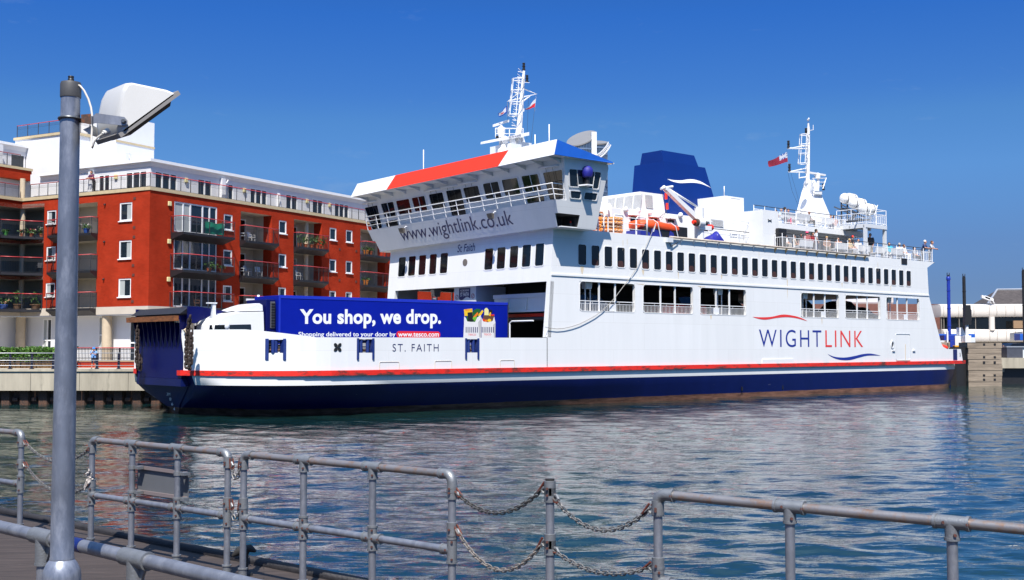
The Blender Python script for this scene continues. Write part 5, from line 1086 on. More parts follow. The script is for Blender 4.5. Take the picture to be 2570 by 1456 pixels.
# large white locker (marine evacuation box) at the deck edge
q0 = [m2(358, 945, 1.0), m2(505, 960, 1.0), m2(365, 1265, 1.0)]; mb = MB(); mb.use(W_PAINT); mb.box(q0[0].x, q0[1].x, .9, 4.4, 11.2, q0[0].z); mb.use(RUST); mb.box(q0[0].x + .2, q0[1].x - .2, 1.1, 4.2, 10.95, 11.2); lk = mb.build('evacuation_locker', None, ferry)
mb = MB(); mb.use(BLACK); p = m2(435, 1050, .88)
for dx, dz in ((.22, .08), (.22, -.08)): mb.tube([p + Vector((-dx, 0, -dz)), p + Vector((dx, 0, dz))], .025, 4)
mb.build('locker_latch', None, lk)
mb = MB(); mb.use(W_CLEAN); mb.quad((q0[0].x - .01, .9, q0[0].z), (q0[0].x - .01, 4.4, q0[0].z), (q0[0].x - .01, 4.4, 11.2), (q0[0].x - .01, .9, 11.2)); mb.build('locker_door', None, lk)

# ---- upper promenade deck aft, its wall and the raft platform
ub = 2.6; ua0 = q0[1].x - .6; ua1 = m2(1085, 1125, ub).x; uz = m2(505, 1068, ub).z
mb = MB(); mb.use(W_PAINT); mb.box(ua0, 62.2, ub, 14.6, uz - .42, uz); mb.build('sun_deck', None, ferry)
wb = 4.0; mb = MB(); mb.use(W_PAINT); mb.box(ua0 - 1, m2(1305, 1200, wb).x, wb, 13.2, 10.95, uz - .42); aw = mb.build('aft_house', None, ferry)
AW = lambda u, z: (u, wb - .002, z); u = ua0 + 1.6
while u < m2(1305, 1200, wb).x - 1.2: ship_window(AW, u, u + 1.05, 11.75, 12.5, (0, -1, 0), .12, aw, back=-.006, fm=BLACK); u += 1.75
for X, Y in ((775, 1135), (1018, 1158), (1272, 1187)): p = m2(X, Y, wb); mb = MB(); mb.lathe((p.x, wb - .15, p.z), [(.18, -.15), (.22, -.05), (.2, .05)], 12, 'Y'); mb.build('wall_lamp', BLACK, aw)
# raft platform on its two legs
q = [m2(950, 1120, 2.6), m2(1350, 1078, .6), m2(1552, 1108, .6)]
pa0, pa1 = q[1].x, q[2].x; pz = q[1].z
mb = MB(); mb.use(W_GREY); mb.prism([(pa0, .4, pz), (pa1, .4, pz), (pa1, 6.5, pz), (pa0, 6.5, pz)], (0, 0, -.10))
for i in range(5): y = .6 + i * 1.3; mb.box(pa0, pa1, y, y + .1, pz - .3, pz - .101)
mb.box(pa0, pa1, .4, .52, pz - .32, pz - .101); mb.box(pa0, pa0 + .1, .52, 6.5, pz - .34, pz - .101); pfm = mb.build('raft_platform', None, ferry)
for a in (pa0 + .12, pa1 - .12): mb = MB(); mb.box(a - .12, a + .12, .45, .69, 10.95, pz - .32); mb.build('platform_leg', W_GREY, pfm)
# deck rails with close bars
def bar_fence(pts, z, parent, h=1.15, step=.17, post=1.4, m=W_CLEAN, name='deck_rail', t=.013, dark_top=True):
    pts = [Vector((*p, z)) for p in pts]; mb = MB(); mb.use(m)
    for p, q in zip(pts, pts[1:]):
        L = (q - p).length; d = (q - p) / L
        for hh in (.10, .86): mb.tube([p + Vector((0, 0, hh)), q + Vector((0, 0, hh))], .025, 4)
        k = int(L / step)
        for i in range(k + 1): c = p + d * (i * L / max(k, 1)); mb.tube([c + Vector((0, 0, .1)), c + Vector((0, 0, .86))], t, 4, caps=False)
        k = max(1, round(L / post))
        for i in range(k + 1): c = p + d * (i * L / k); mb.tube([c, c + Vector((0, 0, h))], .035, 4)
    mb.use(RUBBER if dark_top else m); mb.tube([p + Vector((0, 0, h)) for p in pts], .028, 5)
    return mb.build(name, None, parent)
bar_fence([(m2(555, 1200, .15).x, .8), (m2(555, 1200, .15).x, .15), (68.9, .15), (68.9, BEAM - .15), (45, BEAM - .15)], 10.95, ferry)
bar_fence([(ua0, ub + .1), (62.1, ub + .1), (62.1, 6)], uz, ferry)
bar_fence([(pa0 + .05, 3.2), (pa0 + .05, .45), (pa1 - .05, .45), (pa1 - .05, 6.4)], pz, ferry, dark_top=False, h=1.25)
sr = hs_(2300, 1000, 1.6)[0]
bar_fence([(hs_(1960, 1250, 1.8)[0], 1.8), (hs_(2560, 1250, 1.8)[0], 1.8)], 10.95, ferry, h=1.2, step=.28)
bar_fence([(hs_(2330, 1100, 2.2)[0], 2.2), (hs_(2560, 1100, 2.2)[0], 2.2)], 11.9, ferry, h=1.1, step=.3, dark_top=False)
# loops of hand rail by the rafts near the bridge, plain rails further aft
for X0, X1, Y in ((615, 690, 955), (690, 745, 970), (815, 945, 963), (1110, 1245, 995)):
    a, z = sp(*c8(X0, Y), .35); a2, z2 = sp(*c8(X1, Y), .35); z = (z + z2) / 2; mb = MB(); mb.use(W_CLEAN); mb.tube([(a, .35, 10.95), (a, .35, z - .12), (a + .12, .35, z), (a2 - .12, .35, z), (a2, .35, z - .12), (a2, .35, 10.95)], .045, 7); mb.build('hand_loop', None, ferry)
a, z = sp(*c8(1245, 905), .2); mb = MB(); mb.cyl((a, .2, 10.95), (a, .2, z), .06, 8); mb.build('guard_post', W_CLEAN, ferry)
pipe_rail([(sp(*c8(950, 1100), .3)[0], .3, 10.95), (sp(*c8(1250, 1100), .3)[0], .3, 10.95)], 1.1, 1.3, ferry, 'plain_rail', r=.025)
# pipe along the deck edge on rusty brackets
gp0 = sp(*c8(1520, 1255))[0]; gp1 = m2(1385, 1380, 0).x
mb = MB(); mb.use(mat('pipe_weathered', (.42, .36, .30), .6, var=.3, scale=3, col2=(.18, .10, .06), lo=.55, hi=.75)); mb.tube([(gp0, -.14, 10.98), (gp1, -.14, 10.98)], .075, 8); mb.build('edge_pipe', None, ferry)
i = 0; a = gp0 + 1.2
while a < gp1:
    mb = MB(); mb.use(mat('bracket_ochre', (.55, .36, .14), .7, var=.3, scale=9) if a > 45 else W_GREY); mb.prism([(a, -.003, 10.9), (a, -.2, 10.9), (a, -.003, 10.55)], (.05, 0, 0)); mb.build('pipe_bracket', None, ferry); a += 1.32
mb = MB(); mb.use(W_GREY); a = gp0; mb.box(a - .3, a + .25, -.22, -.003, 10.62, 10.92); mb.use(RUBBER); mb.tube([(a, -.12, 10.6), (a + .1, -.14, 10.35), (a + .9, -.1, 10.7)], .03, 5); mb.build('sensor_box', None, ferry)
# ---- boat davit
dB = 1.3
d0 = lambda X, Y: (lambda az: Vector((az[0], dB, az[1])))(sp(*c8(X, Y), dB))
mb = MB(); mb.use(W_CLEAN); p = d0(1917, 1200); top = d0(1917, 875); mb.lathe((p.x, dB, 0), [(.34, 10.95), (.34, top.z), (.28, top.z + .03)], 16); dv = mb.build('boat_davit', None, ferry)
h_, t_ = d0(1890, 1010), d0(1480, 625); h2, t2 = d0(1905, 868), d0(1530, 635)
mb = MB(); mb.use(W_CLEAN); u = (t_ - h_); n_ = Vector((u.z, 0, -u.x)).normalized(); w = Vector((0, .16, 0))
mb.hexa([h_ - n_ * .20 - w, h_ + n_ * .20 - w, h_ + n_ * .20 + w, h_ - n_ * .20 + w], [t_ - n_ * .12 - w, t_ + n_ * .12 - w, t_ + n_ * .12 + w, t_ - n_ * .12 + w]); mb.build('jib', None, dv)
mb = MB(); mb.tube([h2, t2], .075, 8); mb.build('stay', W_CLEAN, dv)
mb = MB(); mb.tube([d0(1425, 628), d0(1480, 615), d0(1575, 600)], .09, 8); mb.tube([d0(1455, 605), d0(1500, 655)], .16, 8); mb.build('jib_head', W_CLEAN, dv)
mb = MB(); mb.use(BLACK); k = d0(1495, 920)
for q in ((1428, 640), (1575, 605)): mb.tube([d0(*q), k], .018, 4)
for q in ((1430, 1030), (1560, 1025), (1390, 1010)): mb.tube([k, d0(*q)], .015, 4)
mb.build('fall_wire', None, dv)
c = d0(1880, 1068); mb = MB(); mb.use(W_CLEAN); mb.cyl(c + Vector((-.25, -.3, 0)), c + Vector((.3, -.3, 0)), .33, 14); mb.use(RUST); mb.cyl(c + Vector((-.5, -.3, 0)), c + Vector((-.26, -.3, 0)), .26, 12); mb.use(RED); mb.cyl(c + Vector((-.72, -.3, 0)), c + Vector((-.5, -.3, 0)), .14, 10); mb.build('winch', None, dv)
c = d0(1960, 1130); mb = MB(); mb.use(W_CLEAN); mb.box(c.x - .8, c.x + .5, dB - .42, dB - .36, c.z - .18, c.z + .12); mb.use(RED); mb.cyl((c.x + .45, dB - .2, c.z + .05), (c.x + .75, dB - .2, c.z + .05), .22, 12); mb.build('slewing_gear', None, dv)
# ------------------------------------------------------------------ things carried by the ferry (placed in the ferry's own frame)
def ship_w(a, b, z): return SH0 + S_ * a + B_ * b + Vector((0, 0, z))
def on_ship(name, label, cat, a, b, z, rz=0.0, group=None): return thing(name, label, cat, ship_w(a, b, z), SH_ANG + rz, group)
# ---- the lorry
TB = 3.8
lorry = on_ship('articulated_lorry', 'white cabbed articulated lorry with a long bright blue box trailer on the fore deck', 'lorry', 0, 0, 0)
TRK = mat('trailer_blue', (.002, .011, .27), .4, var=.08, scale=.7, spec=.2); CABW = mat('cab_white', (.80, .80, .80), .2)
c5 = lambda X, Y: sp(690.2 + X * .26855, 702.7 + Y * .26855, TB)
ta0, tz = sp(700, 746, TB); ta1, tz1 = sp(1274, 755.6, TB); tz = (tz + tz1) / 2; TW = 2.7
mb = MB(); mb.use(TRK); mb.box(ta0, ta1, TB, TB + TW, 3.75, tz); tr = mb.build('trailer_box', None, lorry, bevel=.02)
mb = MB(); mb.use(mat('trailer_trim', (.012, .03, .42), .3)); mb.box(ta0 - .01, ta1 + .01, TB - .02, TB - .001, tz - .16, tz + .01); mb.box(ta0 - .012, ta0 + .10, TB - .022, TB - .001, 3.76, tz - .161); mb.build('edge_trim', None, tr)
mb = MB(); mb.box(ta1 + .002, ta1 + .06, TB - .01, TB + TW + .01, 3.7, tz + .01); mb.build('rear_frame', mat('dark_trim', (.06, .065, .08), .4, .5), tr)
mb = MB(); mb.box(ta0 + .5, ta1 - .3, TB + .3, TB + TW - .3, 3.45, 3.74); mb.build('chassis', BLACK, lorry)
def wheel(a, b, z, r, parent, w=.3):
    mb = MB(); mb.lathe((a, b, z), [(r * .55, -w / 2), (r * .95, -w / 2), (r, -w * .3), (r, w * .3), (r * .95, w / 2), (r * .55, w / 2)], 18, 'Y'); t = mb.build('wheel', RUBBER, parent)
    mb = MB(); mb.lathe((a, b, z), [(r * .54, -w * .45), (r * .3, -w * .3), (r * .3, w * .3), (r * .54, w * .45)], 14, 'Y'); mb.build('rim', PALE, t)
for a in (ta1 - 2.0, ta1 - 3.4, ta1 - 4.8, 5.8, 4.2):
    for b in (TB + .2, TB + TW - .2): wheel(a, b, 3.27, .5, lorry)
f4 = lambda X, Y: sp(326.3 + X * .16378, 740.4 + Y * .16378, TB + .12)
prof = [f4(*q) for q in ((1268, 470), (1275, 440), (1300, 405), (1325, 355), (1390, 312), (1480, 286), (1600, 262), (1690, 250), (2040, 240), (2050, 520))]
prof = [prof[0]] + prof[1:]
ring_a = [(a, z) for a, z in prof] + [(prof[-1][0], 3.3), (prof[0][0] + .05, 3.3)]
mb = MB(); mb.use(CABW)
rings = []
for t in (0, .06, .25, .5, .75, .94, 1): s = 1 - .09 * (abs(t - .5) * 2) ** 4; ca = prof[-1][0]; rings.append([(ca + (a - ca) * s, TB + .1 + 2.5 * t, 3.3 + (z - 3.3) * (1 - .03 * (abs(t - .5) * 2) ** 4)) for a, z in ring_a])
mb.loft(rings, sm=True); cab = mb.build('cab', None, lorry)
dprof = [f4(*q) for q in ((1680, 252), (1740, 205), (1840, 162), (1950, 130), (2015, 123), (2036, 140), (2042, 240))]
mb = MB(); mb.use(CABW); rings = [[(a, TB + .15 + .1 * (1 - s) + 2.3 * t, dprof[0][1] + .01 + (z - dprof[0][1] - .01) * s) for a, z in dprof] for t, s in ((0, .86), (.08, .97), (.3, 1), (.7, 1), (.92, .97), (1, .86))]; mb.loft(rings, sm=True); mb.build('roof_deflector', None, cab)
q = [f4(*p) for p in ((1505, 458), (1838, 450), (1846, 458), (1848, 540), (1520, 540), (1505, 470))]; mb = MB(); mb.use(GLASSB); mb.add([(a, TB + .06, z) for a, z in q], [tuple(range(6))]); mb.build('side_window', None, cab)
q = [f4(*p) for p in ((1290, 460), (1490, 458), (1500, 540), (1280, 540))]; mb = MB(); mb.use(GLASS); mb.add([(a, TB + .05, z) for a, z in q], [(0, 1, 2, 3)]); mb.quad((q[0][0] - .02, TB + .3, q[0][1]), (q[0][0] - .02, TB + 2.4, q[0][1]), (q[3][0] - .02, TB + 2.4, 3.9), (q[3][0] - .02, TB + .3, 3.9)); mb.build('windscreen', None, cab)
a, z = f4(1450, 480); mb = MB(); mb.ball((a, TB - .16, z), .2, 10, (.7, .6, 1)); mb.tube([(a + .1, TB + .1, z + .18), (a, TB - .16, z + .12)], .03, 5); mb.build('mirror', W_GREY, cab)
mb = MB(); mb.use(BLACK); a, z = f4(1640, 256); a2, z2 = f4(1470, 286); mb.tube([(a, TB + .4, z + .03), (a2, TB + .5, z2 + .05)], .03, 5); mb.tube([(a, TB + 2.0, z + .03), (a2, TB + 2.0, z2 + .05)], .03, 5); mb.build('sun_visor', None, cab)
ra0, rz1 = sp(667, 751, TB + .3); mb = MB(); mb.use(NAVY); mb.box(ra0, ta0 - .05, TB + .25, TB + TW - .25, 4.2, rz1); rf = mb.build('refrigeration_unit', None, lorry, bevel=.04)
a, z = sp(684, 770, TB + .25); mb = MB(); mb.use(mat('grille_grey', (.10, .10, .105), .5)); mb.box(ra0 + .25, ta0 - .12, TB + .2, TB + .249, z - 1.15, z + .28)
g_ = mb.build('grille', None, rf); mb = MB(); mb.use(BLACK)
for i in range(4):
    for j in range(9): x = ra0 + .29 + i * (ta0 - .12 - ra0 - .3) / 4; zz = z - 1.1 + j * .148; mb.box(x, x + .09, TB + .185, TB + .199, zz, zz + .10)
mb.build('grille_slot', None, g_)['kind'] = 'stuff'
TP = lambda a, z: (a, TB - .006, z)
def tt(s, x0, x1, y0, y1, m, bold, name='trailer_lettering', off=0.0, sh=0, sp_=1.0):
    p, q = c5(x0, y1), c5(x1, y0); p2 = c5(x1, y1); q2 = c5(x0, y0)
    return text_mesh(s, lambda u, v: (p[0] + (p2[0] - p[0]) * u, TB - .006 - off, (p[1] + (p2[1] - p[1]) * u) * (1 - v) + (q2[1] + (q[1] - q2[1]) * u) * v), 0, 1, 0, 1, bold=bold, thick=0, shear=sh, spacing=sp_).build(name, m, tr)
tt('You shop, we drop.', 230, 1550, 274, 452, LETTERW, .034, sp_=1.04)
tt('Shopping delivered to your door by', 218, 1126, 486, 541, LETTERW, .018)
p, q = c5(1134, 541), c5(1544, 482); mb = MB(); mb.use(LETTERR); mb.add([TP(*k) for k in rrect(p[0], q[0], min(p[1], q[1]), max(p[1], q[1]), (q[1] - p[1]) * .48, 5)], [tuple(range(24))]); mb.build('web_address_panel', None, tr)
tt('www.tesco.com', 1150, 1530, 492, 531, LETTERW, .018, off=.006)
def blob(pts, m, off=.006, name='bag_picture', par=None):
    q = [c5(*p) for p in pts]; mb = MB(); mb.use(m); mb.add([(a, TB - .006 - off, z) for a, z in q], [tuple(range(len(q)))]); return mb.build(name, None, par or tr)
def disc(x, y, rx, ry, m, off=.010, name='produce_picture'): return blob([(x + rx * math.cos(rad(20 * i)), y + ry * math.sin(rad(20 * i))) for i in range(18)], m, off, name)
C_ = lambda n, c: mat(n, c, .5)
YEL, GRN, DGR, ORG, TOM, BRN = C_('picture_yellow', (.80, .50, .02)), C_('picture_green', (.16, .45, .03)), C_('picture_dark_green', (.01, .10, .02)), C_('picture_orange', (.75, .17, .01)), C_('picture_red', (.65, .03, .01)), C_('picture_brown', (.12, .06, .03))
BAGW = C_('bag_white', (.70, .69, .68)); BAGS = C_('bag_grey', (.46, .45, .45))
blob([(1790, 300), (1900, 300), (1925, 345), (1925, 400), (1790, 400)], DGR); blob([(1945, 330), (2045, 330), (2045, 400), (1940, 400)], BRN)
blob([(1764, 276), (1842, 268), (1846, 330), (1770, 338)], YEL, .008, 'leaflet_picture'); blob([(1797, 305), (1843, 300), (1850, 385), (1805, 392)], BLACK, .011, 'book_picture')
blob([(1850, 285), (1885, 268), (1920, 272), (1915, 305), (1860, 315)], DGR, .009, 'leaf_picture'); blob([(1895, 330), (1935, 280), (1948, 292), (1915, 345)], YEL, .012, 'corn_picture'); blob([(1850, 345), (1890, 300), (1900, 315), (1865, 365)], ORG, .011, 'carrot_picture')
for x, y in ((1855, 360), (1872, 352), (1868, 372), (1884, 366), (1876, 384)): disc(x, y, 10, 11, GRN, .013)
blob([(1955, 275), (1968, 262), (1980, 262), (1994, 280), (1996, 330), (1955, 330)], C_('bottle_yellow', (.75, .70, .30)), .010, 'bottle_picture'); blob([(1998, 275), (2032, 282), (2028, 312), (2003, 304)], BLACK, .010, 'packet_picture'); blob([(1995, 330), (2008, 300), (2018, 305), (2012, 340)], YEL, .012, 'corn_picture')
blob([(2012, 322), (2048, 322), (2048, 336), (2012, 336)], TOM, .012, 'lid_picture'); disc(1948, 375, 11, 14, TOM); disc(2002, 378, 18, 15, YEL); disc(1970, 382, 13, 12, ORG)
blob([(1766, 340), (1782, 356), (1795, 388), (1830, 392), (1868, 392), (1888, 350), (1922, 328), (1924, 541), (1758, 541), (1764, 420)], BAGW, .016); blob([(1926, 345), (1944, 388), (1985, 396), (2030, 386), (2046, 342), (2058, 400), (2057, 541), (1928, 541)], BAGW, .017)
blob([(1896, 395), (1924, 360), (1924, 541), (1906, 541)], BAGS, .019); blob([(2035, 420), (2058, 400), (2057, 541), (2045, 541)], BAGS, .019)
for x0 in (1780, 1930):
    for i in range(7): x = x0 + i * 17.5; blob([(x, 440), (x + 7.5, 440), (x + 7.5, 492), (x, 492)], LETTER, .022, 'barcode_bar')
tt('TESCO', 1803, 1876, 503, 520, LETTERR, .01, off=.018); tt('TESCO', 1950, 2018, 501, 518, LETTERR, .01, off=.018); tt('TESCO', 1772, 1838, 275, 290, LETTERR, .01, off=.009)
# navigation-light cross standing on the deck beyond the cab
xb = 8.0; f4b = lambda X, Y: sp(326.3 + X * .16378, 740.4 + Y * .16378, xb)
a, z = f4b(1968, 0); a2, z2 = f4b(1785, 72); a3, _ = f4b(2040, 72); mb = MB(); mb.use(W_CLEAN); mb.cyl((a, xb, 2.75), (a, xb, z), .07, 8); mb.box(a2, a3, xb - .06, xb + .06, z2 - .06, z2 + .06); k = mb.build('signal_cross', None, ferry); mb = MB(); mb.lathe((a2 + .15, xb, z2 - .45), [(.12, 0), (.12, .25), (.05, .38)], 10); mb.build('signal_lamp', W_CLEAN, k)

# ---- people: one continuous skin body each, clothing and hair as children
SKIN = mat('skin', (.50, .25, .16), .6); SKIND = mat('skin_dark', (.20, .095, .055), .6)
POSES = {
 'stand': dict(hip=.92, sh=1.42, lean=0, arms=[((.19, 0, 1.40), (.25, .02, 1.12), (.22, -.10, .86)), ((-.19, 0, 1.40), (-.25, .02, 1.12), (-.23, -.08, .87))], legs=[((.09, 0, .92), (.10, -.02, .50), (.11, .02, .07)), ((-.09, 0, .92), (-.11, -.02, .50), (-.13, .04, .07))]),
 'lean': dict(hip=.92, sh=1.38, lean=-.16, arms=[((.19, -.14, 1.37), (.27, -.28, 1.12), (.16, -.48, 1.08)), ((-.19, -.14, 1.37), (-.27, -.28, 1.12), (-.16, -.48, 1.08))], legs=[((.09, .02, .92), (.10, .0, .50), (.11, .06, .07)), ((-.09, .02, .92), (-.11, -.04, .50), (-.13, .0, .07))]),
 'sit': dict(hip=.50, sh=.98, lean=.04, arms=[((.19, .02, .96), (.25, -.06, .70), (.14, -.30, .58)), ((-.19, .02, .96), (-.25, -.06, .70), (-.14, -.30, .58))], legs=[((.09, 0, .50), (.11, -.42, .50), (.12, -.44, .07)), ((-.09, 0, .50), (-.12, -.42, .50), (-.13, -.40, .07))]),
 'fold': dict(hip=.92, sh=1.42, lean=0, arms=[((.19, 0, 1.40), (.27, -.04, 1.14), (-.02, -.22, 1.22)), ((-.19, 0, 1.40), (-.27, -.05, 1.16), (-.05, -.17, 1.48))], legs=[((.09, 0, .92), (.11, -.02, .50), (.14, .02, .07)), ((-.09, 0, .92), (-.11, -.02, .50), (-.15, .02, .07))]),
}
def capsule(mb, p, q, r0, r1, n=10):
    p, q = Vector(p), Vector(q); mb.tube([p, p + (q - p) * .5, q], [r0, (r0 + r1) / 2, r1], n); mb.ball(p, r0, n); mb.ball(q, r1, n)
def fuse(mb, name, vox):
    ob = bpy.data.objects.new(name, mb.mesh(name)); COL.objects.link(ob); m = ob.modifiers.new('r', 'REMESH'); m.mode = 'VOXEL'; m.voxel_size = vox
    s = ob.modifiers.new('s', 'SMOOTH'); s.iterations = 3; s.factor = .5
    me = bpy.data.meshes.new_from_object(ob.evaluated_get(bpy.context.evaluated_depsgraph_get())); bpy.data.objects.remove(ob)
    me.materials.clear(); me.materials.append(SKIN); me.polygons.foreach_set('use_smooth', [True] * len(me.polygons)); me.name = name; return me
PM = {}
def pose_meshes(k, long_=True):
    key = (k, long_)
    if key in PM: return PM[key]
    P = POSES[k]; vox = .016; hp_, sh, ln = P['hip'], P['sh'], P['lean']
    hipc = Vector((0, .02 if k == 'lean' else 0, hp_)); chest = Vector((0, ln * .9, sh - .12)); neck = Vector((0, ln, sh + .06)); head = Vector((0, ln - .035, sh + .20))
    b = MB(); b.use(SKIN)
    for x in (.075, -.075): capsule(b, hipc + Vector((x, 0, 0)), chest + Vector((x, 0, 0)), .095, .105)
    capsule(b, chest + Vector((.13, 0, .06)), chest + Vector((-.13, 0, .06)), .075, .075); capsule(b, neck - Vector((0, 0, .08)), head - Vector((0, 0, .06)), .052, .05)
    b.ball(head, .105, 14, (.82, .98, 1.15)); b.ball(head + Vector((0, -.055, -.06)), .058, 10); b.ball(head + Vector((0, -.108, -.015)), .018, 8, (.8, 1, 1.3))
    for x in (.088, -.088): b.ball(head + Vector((x, .01, -.01)), .026, 8, (.5, .8, 1.2))
    for a_, e_, w_ in P['arms']:
        a_, e_, w_ = Vector(a_), Vector(e_), Vector(w_); capsule(b, a_, e_, .052, .042); capsule(b, e_, w_, .042, .03); d = (w_ - e_).normalized(); side = d.cross(Vector((1, 0, .2))).normalized(); b.ball(w_ + d * .045, .042, 8)
        for j in range(4): o = side * (.024 * (j - 1.5)); b.tube([w_ + d * .06 + o, w_ + d * (.12 + .012 * (j in (1, 2))) + o, w_ + d * .14 + o - Vector((0, 0, .018))], [.0125, .0115, .010], 6)
        b.tube([w_ + d * .03 + side * .04, w_ + d * .075 + side * .065], [.014, .011], 6)
    for a_, e_, w_ in P['legs']: capsule(b, a_, e_, .085, .058); capsule(b, e_, w_, .056, .038)
    body = fuse(b, 'person', vox)
    s = MB(); s.use(SKIN)
    for x in (.075, -.075): capsule(s, hipc + Vector((x, 0, -.02)), chest + Vector((x, 0, 0)), .112, .12)
    capsule(s, chest + Vector((.15, 0, .07)), chest + Vector((-.15, 0, .07)), .085, .085)
    for a_, e_, w_ in P['arms']: a_, e_ = Vector(a_), Vector(e_); capsule(s, a_, a_ + (e_ - a_) * .72, .070, .06)
    shirt = fuse(s, 'shirt', vox)
    t = MB(); t.use(SKIN); capsule(t, hipc + Vector((.06, 0, -.03)), hipc + Vector((-.06, 0, -.03)), .12, .12)
    for a_, e_, w_ in P['legs']:
        a_, e_, w_ = Vector(a_), Vector(e_), Vector(w_); capsule(t, a_, e_, .10, .075)
        if long_: capsule(t, e_, w_ + (e_ - w_) * .08, .074, .06)
    tro = fuse(t, 'trousers', vox)
    h = MB(); h.ball(head + Vector((0, .022, .03)), .112, 14, (.86, .95, 1.08)); hair = h.mesh('hair')
    keep = [p.vertices[:] for p in hair.polygons if hair.vertices[p.vertices[0]].co.y > head.y - .055 or hair.vertices[p.vertices[0]].co.z > head.z + .07]; vs = [v.co[:] for v in hair.vertices]; bpy.data.meshes.remove(hair)
    hair = bpy.data.meshes.new('hair'); hair.from_pydata(vs, [], keep); hair.materials.append(SKIN); hair.polygons.foreach_set('use_smooth', [True] * len(keep))
    f = MB(); f.use(BLACK)
    for a_, e_, w_ in P['legs']: w_ = Vector(w_); f.ball(w_ + Vector((0, -.05, -.025)), .06, 8, (.75, 1.9, .72))
    shoe = f.mesh('shoes'); shoe.polygons.foreach_set('use_smooth', [True] * len(shoe.polygons))
    PM[key] = (body, shirt, tro, hair, shoe, head); return PM[key]
def person(label, loc, rz, scale, pose, shirt, trousers, hair, skin=SKIN, long_=True, group=None, extra=None, cap=None):
    bo, sh, tr_, ha, so, head = pose_meshes(pose, long_); o = bpy.data.objects.new('person', bo); COL.objects.link(o); o.location = loc; o.rotation_euler = (0, 0, rz); o.scale = (scale,) * 3; tag(o, label, 'person', group); material_on(o, skin)
    for n, me, c in (('shirt', sh, shirt), ('trousers', tr_, trousers), ('hair', ha, hair)):
        if c is None: continue
        k = bpy.data.objects.new(n, me); COL.objects.link(k); k.parent = o; m = c if not isinstance(c, tuple) else mat('cloth_%02d_%02d_%02d' % tuple(int(v * 99) for v in c), c, .85, var=.12, scale=9); material_on(k, m)
    k = bpy.data.objects.new('shoes', so); COL.objects.link(k); k.parent = o
    if cap is not None:
        mb = MB(); mb.use(mat('cloth_%02d_%02d_%02d' % tuple(int(v * 99) for v in cap), cap, .8)); mb.lathe(head + Vector((0, .01, .02)), [(.122, 0), (.12, .06), (.09, .115), (.02, .135)], 12); mb.prism([head + Vector((-.09, -.09, .03)), head + Vector((.09, -.09, .03)), head + Vector((.06, -.20, .015)), head + Vector((-.06, -.20, .015))], (0, 0, .012)); mb.build('cap', None, o)
    return o
cP = lambda X, Y, b: sp(1932.5 + X * .16603, 514.5 + Y * .16603, b)
GP = 'passengers on the open decks'
DKH, BRH, GRYH, BLH, WHH = (.018, .013, .010), (.09, .04, .02), (.34, .33, .31), (.45, .30, .12), (.68, .67, .65)
W, K, NV = (.75, .75, .76), (.02, .02, .022), (.02, .03, .09)
MAIN, SUN = 10.95, uz
